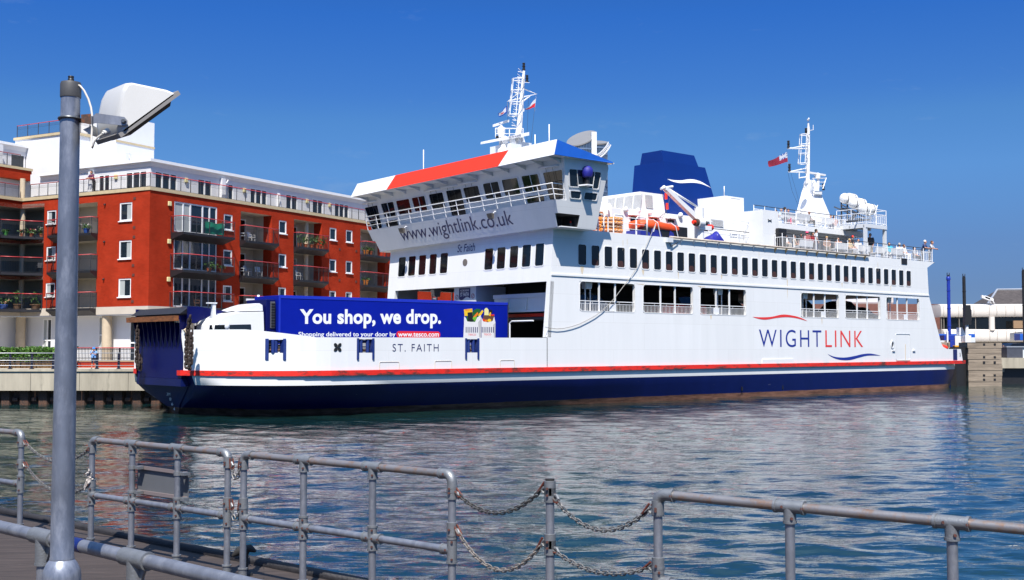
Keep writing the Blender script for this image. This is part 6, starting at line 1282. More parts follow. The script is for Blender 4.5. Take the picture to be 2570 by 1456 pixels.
crowd = [  # X, Y of the crown, distance in from the side, deck, label, shirt, trousers, hair, cap
 (170, 52, 3.3, SUN, 'grey haired person in pale blue at the upper deck rail beside the white locker', (.45, .62, .78), NV, GRYH, None),
 (228, 36, 3.9, SUN, 'dark haired person in black standing on the upper deck near the white locker', K, K, DKH, None),
 (278, 62, 3.3, SUN, 'person with long auburn hair and pink skirt at the upper deck rail', (.62, .25, .22), (.80, .06, .18), BRH, None),
 (90, 78, 4.6, SUN, 'brown haired person half hidden behind the white locker on the upper deck', (.5, .4, .35), K, BRH, None),
 (465, 124, 3.5, SUN, 'dark haired person in white seated on the upper deck before the mast', W, W, DKH, None),
 (592, 96, 3.2, SUN, 'bald older person in a dark jacket on the upper deck before the mast', (.035, .035, .03), K, None, None),
 (918, 160, 3.4, SUN, 'brown haired person in white on the upper deck right of the mast', W, NV, BRH, None),
 (968, 162, 3.9, SUN, 'person in a rust coloured top on the upper deck left of the raft rack', (.35, .10, .06), K, BRH, None),
 (238, 452, 1.1, MAIN, 'dark haired person in white seated at the fore end of the lower deck rail', W, (.4, .36, .3), DKH, None),
 (368, 458, 1.8, MAIN, 'person in a beige top seated by the lower deck rail near the locker', (.45, .36, .26), K, BRH, None),
 (470, 438, 2.2, MAIN, 'person in a charcoal jacket seated under the first window of the aft house', (.04, .04, .045), K, DKH, None),
 (560, 402, 1.4, MAIN, 'person in a bright pink cap and grey red vest on the lower deck', (.40, .12, .12), (.3, .3, .33), BRH, (.85, .08, .20)),
 (642, 414, 1.6, MAIN, 'dark haired boy in a dark red shirt between pink cap and white polo', (.30, .02, .03), (.06, .05, .06), DKH, None),
 (692, 368, 1.5, MAIN, 'tall person in a white and pale blue polo shirt on the lower deck', (.72, .77, .82), NV, DKH, None),
 (858, 478, 1.2, MAIN, 'tanned person in a brown top seated at the lower deck rail', (.22, .12, .07), (.25, .2, .15), BLH, None),
 (1030, 498, 1.5, MAIN, 'bald sunburnt person in dark glasses seated behind a white bench', (.55, .30, .2), K, None, None),
 (1206, 512, 1.2, MAIN, 'blonde person in a tan top seated at the lower deck rail', (.50, .36, .16), (.4, .4, .42), BLH, None),
 (1245, 462, 1.7, MAIN, 'person wearing a bright red headscarf on the lower deck', (.05, .05, .06), (.5, .42, .25), (.70, .04, .03), None),
 (1335, 512, 1.3, MAIN, 'person in a navy bandana seated beside the platform leg', (.62, .60, .62), NV, (.03, .04, .10), None),
 (1515, 433, 1.3, MAIN, 'person in a grey shirt and khaki shorts carrying a black backpack', (.085, .085, .09), (.33, .26, .16), DKH, None),
 (1495, 492, 1.9, MAIN, 'child in red held by the person with the black backpack', (.35, .06, .06), K, DKH, None),
 (1722, 583, 1.3, MAIN, 'person in a pink patterned top hidden by the aft platform leg', (.65, .38, .42), W, BRH, None),
 (1800, 568, 1.2, MAIN, 'dark haired person in a turquoise vest aft of the platform', (.02, .36, .50), NV, DKH, None),
 (1955, 578, 1.3, MAIN, 'grey haired person in a white shirt seated near the stern', (.70, .76, .80), K, GRYH, None),
 (2025, 598, 1.3, MAIN, 'brown haired person in a white top seated near the stern', W, W, BRH, None),
 (2182, 638, 1.6, MAIN, 'small dark haired person seated before the two people leaning at the stern', (.30, .30, .33), K, DKH, None),
 (2305, 536, 1.2, MAIN, 'white haired person in navy and grey leaning on the stern rail', (.03, .05, .14), K, WHH, None),
 (2410, 547, 1.2, MAIN, 'person in a pale striped shirt leaning at the sternmost rail corner', (.45, .47, .52), K, BRH, None)]
for i, (X, Y, b, zd, lab, sh, tr_, ha, cap) in enumerate(crowd):
    a, z = cP(X, Y, b); h = z - zd; pose = 'sit' if h < 1.58 else 'lean' if 'leaning' in lab else 'stand'; top = {'sit': 1.30, 'stand': 1.74, 'lean': 1.70}[pose]
    sc = min(max(h / top, .62), 1.22); fac = {0: 0, 1: .9, 2: -.8, 3: 2.2}[i % 4] if 'leaning' not in lab else .2; bald = ha is None
    if 'backpack' in lab and 'child' not in lab: fac = -1.4
    o = person(lab, ship_w(a, b, max(zd, z - top * sc)), SH_ANG + fac, sc, pose, sh, tr_, ha, SKIN, long_='shorts' not in lab, group=GP, cap=cap)
    if 'black backpack' in lab and 'child' not in lab: mb = MB(); mb.ball((0, .21, 1.2), .17, 10, (.9, .7, 1.35)); mb.build('backpack', BLACK, o)
# white slatted benches along the rail
def bench(label, a, b, z, rz=0):
    o = on_ship('deck_bench', label, 'bench', a, b, z, rz, 'white benches on the open decks'); mb = MB(); mb.use(W_CLEAN); mb.box(-.9, .9, -.25, .25, .42, .48); mb.build('seat', None, o); mb = MB(); mb.hexa([(-.9, -.28, .46), (.9, -.28, .46), (.9, -.25, .46), (-.9, -.25, .46)], [(-.9, -.36, .95), (.9, -.36, .95), (.9, -.32, .95), (-.9, -.32, .95)]); mb.build('backrest', W_CLEAN, o)
    for x in (-.75, .75): mb = MB(); mb.box(x - .03, x + .03, -.22, .22, 0, .42); mb.build('leg', W_CLEAN, o)
for X, b, z, lab in ((1035, 1.0, MAIN, 'white bench below the bald sunburnt passenger'), (1375, 1.0, MAIN, 'white bench just before the first platform leg'), (1640, 1.0, MAIN, 'white bench between the two platform legs'), (1870, 1.0, MAIN, 'white bench just aft of the platform'), (500, 1.4, MAIN, 'white bench left of the pink cap'), (230, 3.2, SUN, 'white bench on the upper deck near the locker'), (830, 3.4, SUN, 'white bench on the upper deck right of the mast foot'), (460, 3.0, SUN, 'white bench on the upper deck left of the bald passenger')):
    a, _ = cP(X, 600, b); bench(lab, a, b, z)
mb = MB(); a, z = cP(150, 520, .9); o = on_ship('litter_bin', 'black plastic bin beside the white locker on the lower deck', 'bin', a, 1.0, MAIN); mb.hexa([(-.45, -.35, 0), (.4, -.35, 0), (.4, .4, 0), (-.45, .4, 0)], [(-.55, -.4, 1.5), (.5, -.4, 1.5), (.5, .45, 1.5), (-.55, .45, 1.5)]); mb.build('bin_body', BLACK, o, bevel=.05)
mb = MB(); mb.box(-.5, .45, -.38, .42, 1.51, 1.58); mb.build('bin_lid', RUBBER, o)

# ---- rescue boat, its cover and cradle
RB = 1.25; d8 = lambda X, Y: Vector((sp(*c8(X, Y), RB)[0], RB, sp(*c8(X, Y), RB)[1]))
top = [(1200, 1062), (1212, 1028), (1250, 1014), (1310, 1011), (1390, 1018), (1480, 1042), (1570, 1062), (1660, 1085), (1740, 1108), (1785, 1128), (1796, 1142)]
bot = [(1200, 1075), (1212, 1108), (1250, 1128), (1310, 1140), (1390, 1142), (1480, 1152), (1570, 1165), (1660, 1178), (1740, 1180), (1785, 1165), (1796, 1150)]
wid = [.15, .62, .85, .95, 1.0, 1.0, .98, .9, .7, .35, .08]
mb = MB(); mb.use(ORANGE); rings = []
for t, u, w in zip(top, bot, wid):
    p, q = d8(*t), d8(*u); q = q + (q - p) * .22; r_ = []
    for i in range(16):
        an = 2 * math.pi * i / 16; c, s = math.cos(an), math.sin(an); y = w * (abs(c) ** .7) * (1 if c > 0 else -1); zz = (p.z + q.z) / 2 + (p.z - q.z) / 2 * (abs(s) ** .8) * (1 if s > 0 else -1); r_.append(((p.x + q.x) / 2, RB + .95 + y, zz))
    rings.append(r_)
mb.loft(rings); boat = on_ship('rescue_boat', 'orange covered inflatable rescue boat hanging in its blue cradle by the davit', 'boat', 0, 0, 0); mb.build('orange_cover', None, boat)
for X, s_ in ((1370, -.12), (1600, .05)): t, u = d8(X, 1030 + (X - 1370) * .2), d8(X + 40, 1235); mb = MB(); mb.tube([(t.x, RB + 1.7, t.z + .05), (t.x, RB + .3, t.z + .06), (t.x + .05, RB - .06, t.z - .2), (u.x, RB - .1, 11.0)], .03, 5); mb.build('lashing_strap', W_GREY, boat)
p = d8(1360, 1070); mb = MB(); mb.tube([p, d8(1330, 1180)], .03, 5); mb.build('lashing_strap', W_GREY, boat)
crd = MB(); crd.use(mat('cradle_blue', (.012, .02, .20), .5, var=.2)); 
for X0, X1, yt in ((1155, 1300, 1150), (1300, 1440, 1135), (1535, 1605, 1165)): p, q = d8(X0, yt), d8(X1, 1215); crd.hexa([(p.x, RB - .02, 11.0), (q.x, RB - .02, 11.0), (q.x, RB + 1.6, 11.0), (p.x, RB + 1.6, 11.0)], [(p.x + .15, RB + .05, p.z), (q.x - .1, RB + .05, p.z - .12), (q.x - .1, RB + 1.5, p.z - .12), (p.x + .15, RB + 1.5, p.z)])
ck = crd.build('boat_cradle', None, ferry); mb = MB(); p, q = d8(1240, 1150), d8(1780, 1240); mb.box(p.x, q.x, RB + .1, RB + 1.7, 11.0, q.z + .62); mb.build('boat_underside', BLACK, ck)  # black block filling the space beneath the boat
# blue tarpaulin bundle
p = d8(1960, 1290); q = d8(2150, 1290); o = on_ship('tarpaulin_bundle', 'bright blue tarpaulin bundle on the deck edge aft of the davit', 'tarpaulin', (p.x + q.x) / 2, .9, 10.95); mb = MB(); mb.use(mat('blue_canvas', (0, 0, 0))); L = (q.x - p.x) / 2; rings = []
for i in range(9): t = -1 + i / 4; h = .75 * (1 - abs(t) ** 3) * (1 + .2 * math.sin(5 * t)); rings.append([(t * L, .5 * math.cos(an), max(0, h * math.sin(an)) + .04 * math.sin(9 * t + an * 3)) for an in [math.pi * j / 9 for j in range(10)]])
mb.loft(rings, closed_ring=False, caps=False); mb.build('canvas', None, o); mb = MB(); mb.tube([(.2 * L, -.5, .05), (.05 * L, -.3, .6), (0, .3, .7)], .03, 5); mb.build('rope', W_GREY, o)

# ---- stacked orange life floats near the bridge
def life_float(label, a, b, z, w, h, m):
    o = on_ship('life_float', label, 'life float', a, b, z, 0, 'orange life floats stacked by the bridge'); mb = MB(); mb.use(m); mb.box(0, w, 0, 1.1, .005, h); mb.build('float_block', None, o, bevel=.06)
    mb = MB(); n_ = 3; mb.use(mat('grab_rope', (.55, .50, .42), .8))
    for i in range(n_): x = w * (i + .08) / n_; d = w * .84 / n_; mb.tube([(x, -.015, h * .75), (x + d * .25, -.05, h * .42), (x + d * .75, -.05, h * .42), (x + d, -.015, h * .75)], .018, 5)
    mb.build('grab_rope', None, o); mb = MB(); mb.use(mat('float_band', (.30, .30, .30), .7)); mb.box(-.004, w + .004, -.012, -.001, h * .08, h * .2); mb.build('float_band', None, o)
FO = mat('float_orange', (.80, .27, .035), .6, var=.1, scale=3); FD = mat('float_shaded_orange', (.68, .15, .045), .6, var=.15, scale=3)  # left-hand stack: its shade is put into the colour as a darker orange
cols = [('left-hand', 575, 645, 1.9, 6, FD), ('second', 662, 742, 1.7, 5, FO), ('third', 748, 812, 1.5, 5, FO), ('right-hand', 815, 948, 1.5, 5, FO)]
names = ['bottom', 'second from bottom', 'middle', 'second from top', 'top', 'very top']
for nm, X0, X1, b, n_, m in cols:
    a, _ = sp(*c8(X0, 1100), b); a2, zt2 = sp(*c8(X1, 995), b); hh = (zt2 - 10.96) / n_
    for i in range(n_): life_float(f'orange life float, {names[i] if n_ == 5 else ["bottom", "second from bottom", "third from bottom", "third from top", "second from top", "top"][i]} of the {nm} stack by the bridge', a + .02 * (i % 2), b + .03 * (i % 3), 10.96 + i * hh, a2 - a - .03, hh - .012, m)

# ---- life rafts in canisters on their sloping rack
RAFT = mat('raft_white', (.74, .73, .70), .4, var=.06, scale=2); L_ = .84; R_f = .46
def raft(label, p):
    o = on_ship('life_raft_canister', label, 'life raft', p.x, p.y, p.z, rad(-16), 'white life raft canisters on the rack'); mb = MB(); mb.lathe((0, 0, 0), [(.05, -L_), (R_f * .5, -L_ * .96), (R_f * .85, -L_ * .82), (R_f, -L_ * .62), (R_f, L_ * .62), (R_f * .85, L_ * .82), (R_f * .5, L_ * .96), (.05, L_)], 20, 'X'); mb.build('canister', RAFT, o)
    mb = MB(); mb.lathe((0, 0, 0), [(R_f + .004, -.06), (R_f + .035, -.05), (R_f + .035, .05), (R_f + .004, .06)], 20, 'X'); mb.build('rim_joint', RAFT, o)
    for x in (-.42, .40): mb = MB(); mb.lathe((x, 0, 0), [(R_f + .004, -.03), (R_f + .016, -.03), (R_f + .016, .03), (R_f + .004, .03)], 20, 'X'); mb.build('strap', BLACK, o)
for lab, X, Y, b in (('highest white raft canister at the head of the rack', 1202, 838, 4.2), ('middle white raft canister on the sloping rack', 1288, 885, 3.0), ('lowest white raft canister nearest the platform corner', 1384, 940, 1.8)): raft(lab, m2(X, Y, b))
mb = MB(); mb.use(mat('rack_dark', (.03, .035, .045), .5)); g0, g1 = m2(1345, 985, 1.6), m2(1165, 890, 4.2)
for dx in (-.55, .75): mb.tube([g0 + Vector((dx, 0, -.1)), g1 + Vector((dx, 0, -.1))], .06, 4); mb.tube([g0 + Vector((dx + .9, .9, -.1)), g1 + Vector((dx + .9, 1.3, -.1))], .06, 4)
for X in (1128, 1185): p = m2(X, 800, 4.6); mb.tube([(p.x, 4.6, pz), (p.x, 4.6, p.z)], .08, 4)
mb.tube([m2(1128, 935, 4.6), m2(1185, 940, 4.6)], .07, 4); mb.tube([m2(1190, 1055, 3.5), m2(1300, 950, 2.2)], .06, 4); mb.tube([m2(1220, 1060, 2.5), m2(1290, 960, 2)], .06, 4); mb.tube([m2(1180, 1060, 1.2), m2(1400, 1040, 1.2)], .08, 4); mb.build('raft_rack', None, ferry)
for X in (1400, 1450): p = m2(X, 1000, 1.0); mb = MB(); mb.tube([p, m2(X + 30, 900, 1.0)], .05, 4); mb.tube([p, m2(X + 30, 1040, 1.0)], .05, 4); mb.build('rack_arm', PALE, ferry)

# ---- flags
def flag(label, cor, f, cells, n=14, m_=8, wave=.10):
    """cor: hoist top, hoist bottom, fly bottom, fly top (pixels); cells(u, v) -> material"""
    c = [f(*p) for p in cor]; o = on_ship('flag', label, 'flag', 0, 0, 0); mb = MB(); g = lambda u, v: ((c[0] * (1 - v) + c[1] * v) * (1 - u) + (c[3] * (1 - v) + c[2] * v) * u) + Vector((0, wave * math.sin(u * 7 + v * 2) * u, wave * .4 * math.sin(u * 6 + 1) * u))
    for i in range(n):
        for j in range(m_): mb.use(cells((i + .5) / n, (j + .5) / m_)); mb.add([g(i / n, j / m_), g((i + 1) / n, j / m_), g((i + 1) / n, (j + 1) / m_), g(i / n, (j + 1) / m_)], [(0, 1, 2, 3)], True)
    mb.build('cloth', None, o)
    mb = MB(); mb.tube([f(cor[0][0], cor[0][1] - 40), c[0], c[1], f(cor[1][0], cor[1][1] + 60)], .012, 4); mb.build('halyard', PALE, o)
FB, FW_, FR, FDR = C_('flag_blue', (.01, .05, .28)), C_('flag_white', (.55, .56, .60)), C_('flag_red', (.60, .02, .03)), C_('flag_deep_red', (.28, .02, .04))
flag('blue bordered white house flag with red centre on the left yard arm', [(472, 735), (470, 842), (358, 905), (346, 850)], m1, lambda u, v: FR if .5 < u < .8 and .35 < v < .6 else FW_ if .14 < u < .9 and .16 < v < .8 else FB)
flag('white over red pennant on the right yard arm of the fore mast', [(888, 632), (873, 760), (735, 798), (738, 790)], m1, lambda u, v: FW_ if v < .45 else FR)
flag('red ensign with a union canton flying from the aft mast', [(602, 383), (610, 478), (430, 532), (424, 475)], m2, lambda u, v: (FW_ if abs(u / .45 - v / .55) < .16 or abs(u / .45 + v / .55 - 1) < .16 or abs(u - .225) < .05 or abs(v - .27) < .07 else FB) if u < .45 and v < .55 else FDR, n=20, m_=12)
mb = MB(); mb.use(BLACK)
for q, f in (([(780, 610), (755, 1230)], m1), ([(870, 760), (810, 1310)], m1), ([(475, 680), (480, 990)], m1)): mb.tube([f(*p) for p in q], .012, 4)
mb.build('halyard', None, mast); mb = MB(); mb.use(BLACK); mb.tube([m2(612, 590), m2(650, 760), m2(740, 975)], .012, 4); mb.tube([m2(640, 590), m2(700, 800), m2(745, 980)], .010, 4); mb.build('halyard', None, am)
# gull on the mast head
p = m2(808, 98); o = on_ship('seagull', 'white and grey seagull perched on top of the aft mast', 'gull', p.x, p.y, p.z, rad(20)); mb = MB(); mb.use(FW_); mb.loft([[(x, r * math.cos(an), .24 + dz + r * math.sin(an) * .9) for an in [2 * math.pi * j / 10 for j in range(10)]] for x, r, dz in ((-.26, .02, -.04), (-.14, .075, -.02), (0, .105, 0), (.12, .085, .04), (.17, .06, .12), (.2, .06, .18), (.25, .045, .2), (.28, .01, .19))]); mb.build('body', None, o)
mb = MB(); mb.use(C_('gull_grey', (.30, .32, .35))); 
for s in (-1, 1): mb.loft([[(.08, s * .10, .30), (.08, s * .105, .20)], [(-.1, s * .10, .30), (-.1, s * .11, .18)], [(-.36, s * .03, .2), (-.36, s * .035, .17)]], closed_ring=False, caps=False)
mb.build('wing', None, o); mb = MB(); mb.tube([(.27, 0, .43), (.34, 0, .41)], [.018, .006], 6); mb.build('beak', C_('beak_yellow', (.7, .4, .02)), o); mb = MB(); mb.cyl((.02, .04, 0), (0, .04, .17), .01, 5); mb.cyl((.02, -.04, 0), (0, -.04, .17), .01, 5); mb.build('leg', C_('leg_pink', (.6, .3, .25)), o)

# ---- cars on the upper car deck
def car(label, a, b, z, m, face=1, h=1.5, L=4.3):
    o = on_ship('parked_car', label, 'car', a, b, z, 0 if face == 1 else math.pi, 'cars parked on the upper car deck'); k = L / 4.3; kh = h / 1.5
    low = [(-2.1, .35), (-2.15, .62), (-2.0, .86), (-1.1, .95), (1.2, .98), (2.0, .92), (2.12, .6), (2.08, .35)]; up = [(-1.2, .94), (-.45, 1.42), (.2, 1.5), (1.0, 1.46), (1.75, .98)]
    mb = MB(); mb.use(m); mb.loft([[(x * k * (1 - .05 * (abs(y) > .8)), y, zz * kh if zz < .9 or abs(y) < .8 else zz * kh - .04) for x, zz in low] for y in (-.86, -.78, -.4, 0, .4, .78, .86)]); bd = mb.build('body', None, o)
    mb = MB(); mb.use(GLASS); mb.loft([[(x * k, y * (1 - .16 * (zz > 1.2)), zz * kh) for x, zz in up] for y in (-.8, -.74, 0, .74, .8)]); mb.build('window_glass', None, o)
    mb = MB(); mb.use(m); mb.loft([[(-.5 * k, -.62, 1.425 * kh), (.2 * k, -.64, 1.515 * kh), (1.05 * k, -.62, 1.47 * kh)], [(-.5 * k, .62, 1.425 * kh), (.2 * k, .64, 1.515 * kh), (1.05 * k, .62, 1.47 * kh)]], closed_ring=False, caps=False); mb.build('roof', None, o)
    for x, y in ((-1.35, -.72), (-1.35, .72), (1.3, -.72), (1.3, .72)): wheel(x * k, y, .32, .32, o, .2)
    for y in (-.6, .6): mb = MB(); mb.ball((-2.02 * k, y, .7 * kh), .14, 8, (.6, 1.2, .7)); mb.build('headlight', mat('headlight', (.75, .78, .8), .1), o); mb = MB(); mb.ball((2.0 * k, y, .78 * kh), .12, 8, (.6, 1, 1)); mb.build('tail_light', RED, o)
SIL, CRED, CBLK = mat('car_silver', (.30, .31, .33), .3, .6), mat('car_red', (.62, .012, .015), .25), mat('car_black', (.010, .011, .013), .25)
car('silver car behind the foremost car deck opening', 27.7, 2.0, 5.5, SIL, 1, 1.62)
car('bright red car between the second and third openings', 37.0, 1.7, 5.5, CRED, 1, 1.6, 4.9)
car('silver car behind the third opening beside the red car', 42.2, 1.9, 5.5, SIL, 1, 1.5)
car('black car seen through the middle aft opening', 58.6, 3.0, 5.5, CBLK, 1, 1.9, 4.8); car('black car between the two forward aft openings', 53.2, 3.0, 5.5, CBLK, -1, 1.85, 4.6); car('black car at the sternmost opening', 63.3, 4.0, 5.5, CBLK, -1, 1.5, 4.4)
# mooring line and bow chains
c2 = lambda X, Y, b: (lambda q: ship_w(q[0], b, q[1]))(sp(1380.4 + X * .21973, 564.7 + Y * .21973, b))
mb = MB(); mb.use(mat('rope_grey', (.30, .29, .27), .8)); mb.tube([c2(X, Y, -.10 if Y > 30 else -.2) for X, Y in ((1205, -10), (1150, 120), (1100, 240), (1000, 480), (925, 590), (840, 700), (750, 820), (680, 900), (600, 975), (520, 1035), (440, 1080), (340, 1130), (250, 1160), (160, 1180), (80, 1186), (0, 1178), (-60, 1165))], .02, 6)
tag(mb.build('mooring_rope', None), 'thin grey rope sagging down the white side from the rescue boat', 'rope')
def chain_mesh(pts, link_l, r, m, n=10, k=5):
    """interlocked oval links threaded along a curve"""
    pts = [Vector(p) for p in pts]; L = [0]
    for p, q in zip(pts, pts[1:]): L.append(L[-1] + (q - p).length)
    def at_(s):
        s = max(0, min(s, L[-1] - 1e-6)); i = max(j for j in range(len(L) - 1) if L[j] <= s); f = (s - L[i]) / (L[i + 1] - L[i]); return pts[i] + (pts[i + 1] - pts[i]) * f
    mb = MB(); mb.use(m); pitch = link_l - 3.2 * r; c = int(L[-1] / pitch)
    for i in range(c):
        s = L[-1] * (i + .5) / c; p = at_(s); t = (at_(s + .01) - at_(s - .01)).normalized(); ref = Vector((0, 0, 1)) if abs(t.z) < .8 else Vector((1, 0, 0)); u = t.cross(ref).normalized()
        if i % 2: u = t.cross(u).normalized()
        hl, hw = link_l / 2 - link_l * .26, link_l * .26; loop = []
        for j in range(n): an = 2 * math.pi * j / n; loop.append(p + t * (math.cos(an) * hw + (hl if math.cos(an) > 0 else -hl)) + u * math.sin(an) * hw)
        mb.tube(loop, r, k, closed=True)
    return mb
CHN = mat('anchor_chain', (.030, .018, .014), .8, var=.4, scale=12)
bw = lambda X, Y, a: ship_w(a, *(lambda q: (q[0], q[1]))(fp(326.3 + X * .16378, 740.4 + Y * .16378, a)))
for pts, lab in (([(922, 330), (900, 460), (878, 620), (868, 800), (866, 960), (868, 1080), (885, 1115), (915, 1120), (928, 1060), (935, 900), (938, 700), (935, 540)], 'heavy rusty chain looped beside the near edge of the bow ramp'), ([(116, 490), (112, 650), (110, 820), (106, 960), (108, 1080), (128, 1125), (152, 1120), (160, 1040), (152, 930)], 'heavy rusty chain looped beside the far edge of the bow ramp')):
    tag(chain_mesh([bw(X, Y, 1.95 if X > 500 else 1.95) for X, Y in pts], .34, .048, CHN).build('bow_chain', None), lab, 'chain')
# ------------------------------------------------------------------ right background: terminal, linkspan, piles, timber dolphin
c4 = lambda X, Y: (2258.8 + X * .23704, 658.8 + Y * .23704)
TD = 140.0
def tq(X, Y, d=TD): return at(*c4(X, Y), d)
term = thing('ferry_terminal', 'low cream terminal building with rounded bands, dark windows and slate roof behind the stern', 'building', (0, 0, 0))
def band(z0, z1, x0, xc, x1, y, slope, name, m, bulge=.5):
    """rounded horizontal band with a soft corner at xc; the right wing recedes"""
    pts = [(x0 - .01, y + 6)] + [(x0 + .3 * (1 - math.cos(rad(k))) , y + .3 * (1 - math.sin(rad(k)))) for k in (0, 45, 90)] + [(xc, y), (x1, y + slope)]
    mb = MB(); mb.use(m); n = 8; rings = []
    for p in pts:
        r_ = []
        for i in range(n + 1): a = math.pi * i / n; r_.append((p[0], p[1] - bulge * math.sin(a) ** .5 if p[1] < y + 5 else p[1], (z0 + z1) / 2 - (z1 - z0) / 2 * math.cos(a)))
        rings.append(r_)
    mb.loft(rings, closed_ring=False, caps=False); return mb.build(name, None, term)
x0, xc, x1 = tq(415, 500).x, tq(965, 500).x, tq(1400, 500).x + 25
zz = lambda Y: tq(700, Y).z
band(zz(580), zz(442), x0, xc, x1, TD, -4, 'upper_band', CREAM); band(zz(842), zz(707), x0 + .3, xc, x1, TD, -4, 'lower_band', CREAM)
mb = MB(); mb.use(mat('panel_joint', (.30, .27, .24), .7))
for X in (447, 605, 765, 928, 1005, 1095, 1185):
    for a, b in ((580, 442), (842, 707)): p = tq(X, 500).x; mb.box(p - .02, p + .02, TD - .53 - (max(0, p - xc) * .13), TD - .49 - (max(0, p - xc) * .13), zz(a) + .1, zz(b) - .1)
mb.build('panel_joint', None, term)
mb = MB(); mb.use(GLASS); mb.quad((x0 + .2, TD + .4, zz(708)), (x1, TD - 3.4, zz(708)), (x1, TD - 3.4, zz(579)), (x0 + .2, TD + .4, zz(579))); mb.build('glazing', None, term)
for X in (437, 462, 625, 797, 880, 1050, 1115, 1180, 1260, 1300): p = tq(X, 640).x; mb = MB(); mb.box(p - .04, p + .04, TD - .1 - max(0, p - xc) * .09, TD + .35, zz(708), zz(579)); mb.build('mullion', mat('mullion_bronze', (.20, .18, .15), .5), term)
mb = MB(); mb.use(CURTAIN); p = tq(800, 620); q = tq(878, 700); mb.box(p.x, q.x, TD + .1, TD + .2, q.z, p.z); p = tq(1130, 620); q = tq(1260, 700); mb.use(mat('blind_tan', (.25, .16, .09), .8)); mb.box(p.x, q.x, TD - 1.9, TD - 1.7, q.z, p.z); mb.build('window_blind', None, term)
mb = MB(); p = tq(960, 640).x; mb.lathe((p, TD - .3, 0), [(.35, zz(720)), (.35, zz(575))], 14); mb.build('column', CREAM, term)
mb = MB(); mb.use(mat('slate_dark', (.055, .045, .042), .85, var=.35, scale=1.5)); ya = TD + 6; f = lambda X, Y, d=ya: at(*c4(X, Y), d)
e0, r0, e1, rr = f(775, 440), f(1025, 295, ya + 5), f(935, 438), f(1500, 288, ya + 5)
mb.add([f(775, 440, ya + 8), f(935, 440), f(1025, 292, ya + 5)], [(0, 1, 2)]); mb.add([f(935, 440), f(1500, 445), f(1500, 288, ya + 5), f(1025, 292, ya + 5)], [(0, 1, 2, 3)]); mb.add([f(775, 440, ya + 8), f(1025, 292, ya + 5), f(1500, 288, ya + 5), f(1500, 440, ya + 12)], [(0, 1, 2, 3)]); mb.build('slate_roof', None, term)
mb = MB(); mb.use(PALE); mb.tube([f(930, 440, ya - .1), f(1027, 290, ya + 4.9), f(1500, 285, ya + 4.9)], .16, 6); mb.build('ridge_capping', None, term)
mb = MB(); mb.use(mat('dark_brick', (.15, .06, .045), .85, var=.2, scale=2)); p, q = at(*c4(250, 440), TD + 3), at(*c4(440, 440), TD + 3); mb.box(p.x - 30, q.x, TD + 3, TD + 12, QZ, p.z); mb.build('brick_wing', None, term)
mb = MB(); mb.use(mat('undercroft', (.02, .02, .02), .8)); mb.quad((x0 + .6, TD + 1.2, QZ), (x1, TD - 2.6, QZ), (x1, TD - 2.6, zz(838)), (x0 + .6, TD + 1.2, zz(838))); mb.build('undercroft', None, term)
for X, Y, L in ((905, 380, 1), (940, 385, -1)): p = f(X, Y, TD - .5); mb = MB(); mb.use(W_CLEAN); mb.hexa([p + Vector((-.5, -.2, .1)), p + Vector((.5, -.2, -.3)), p + Vector((.5, .2, -.3)), p + Vector((-.5, .2, .1))], [p + Vector((-.5, -.2, .4)), p + Vector((.5, -.2, 0)), p + Vector((.5, .2, 0)), p + Vector((-.5, .2, .4))]); mb.cyl(p + Vector((.4, 0, -.2)), (p.x + .7, TD - .5, zz(440)), .08, 6); mb.build('roof_camera', None, term)
# cream wing and white block seen through the ferry's aft openings
mb = MB(); mb.use(CREAM); p, q = at(2090, 800, TD + 6), at(2350, 760, TD + 6); mb.box(p.x, q.x, TD + 5, TD + 15, QZ, 8.9); mb.use(W_GREY); mb.box(p.x + 2, p.x + 8.5, TD + 8, TD + 14, 8.901, 12.3); mb.build('cream_wing', None, term, bevel=.4)

# piles
def pile(label, Xt, Yt, Xb, Yb, d, r, m, cap):
    t, b = at(*c4(Xt, Yt), d), at(*c4(Xb, Yb), d); o = thing('guide_pile', label, 'pile', (b.x, d, 0), 0, 'tall steel guide piles of the berth'); mb = MB(); mb.lathe((0, 0, 0), [(r * 1.06, -2), (r, t.z - .3), (r, t.z)], 16); mb.build('shaft', m, o)
    for k in (.3, .55, .8): z = b.z + (t.z - b.z) * k; mb = MB(); mb.lathe((0, 0, z), [(r + .002, -.05), (r + .03, -.04), (r + .03, .04), (r + .002, .05)], 16); mb.build('band', m, o)
    mb = MB(); mb.lathe((0, 0, t.z), [(r * .4, -.02), (r * .4, .15), (.01, .2)], 10); mb.tube([(-.12, 0, t.z), (-.12, 0, t.z + .35), (.12, 0, t.z + .35), (.12, 0, t.z)], .04, 5); mb.build('lifting_eye', BLACK, o)
    if cap: mb = MB(); mb.lathe((0, 0, t.z - .35), [(r, -.1), (r * 1.28, .02), (r * 1.28, .22), (r, .3)], 14); mb.build('collar', m, o)
PB = mat('pile_blue', (.012, .035, .30), .4, var=.15)
pile('tall bright blue steel guide pile close behind the ferry stern', 505, 148, 525, 900, 118, .17, PB, True)
pile('tall black steel guide pile beside the white navigation light column', 670, 158, 690, 900, 120, .165, BLACK, False)
pile('black steel guide pile at the extreme right edge', 1305, 92, 1325, 900, 124, .19, BLACK, False)
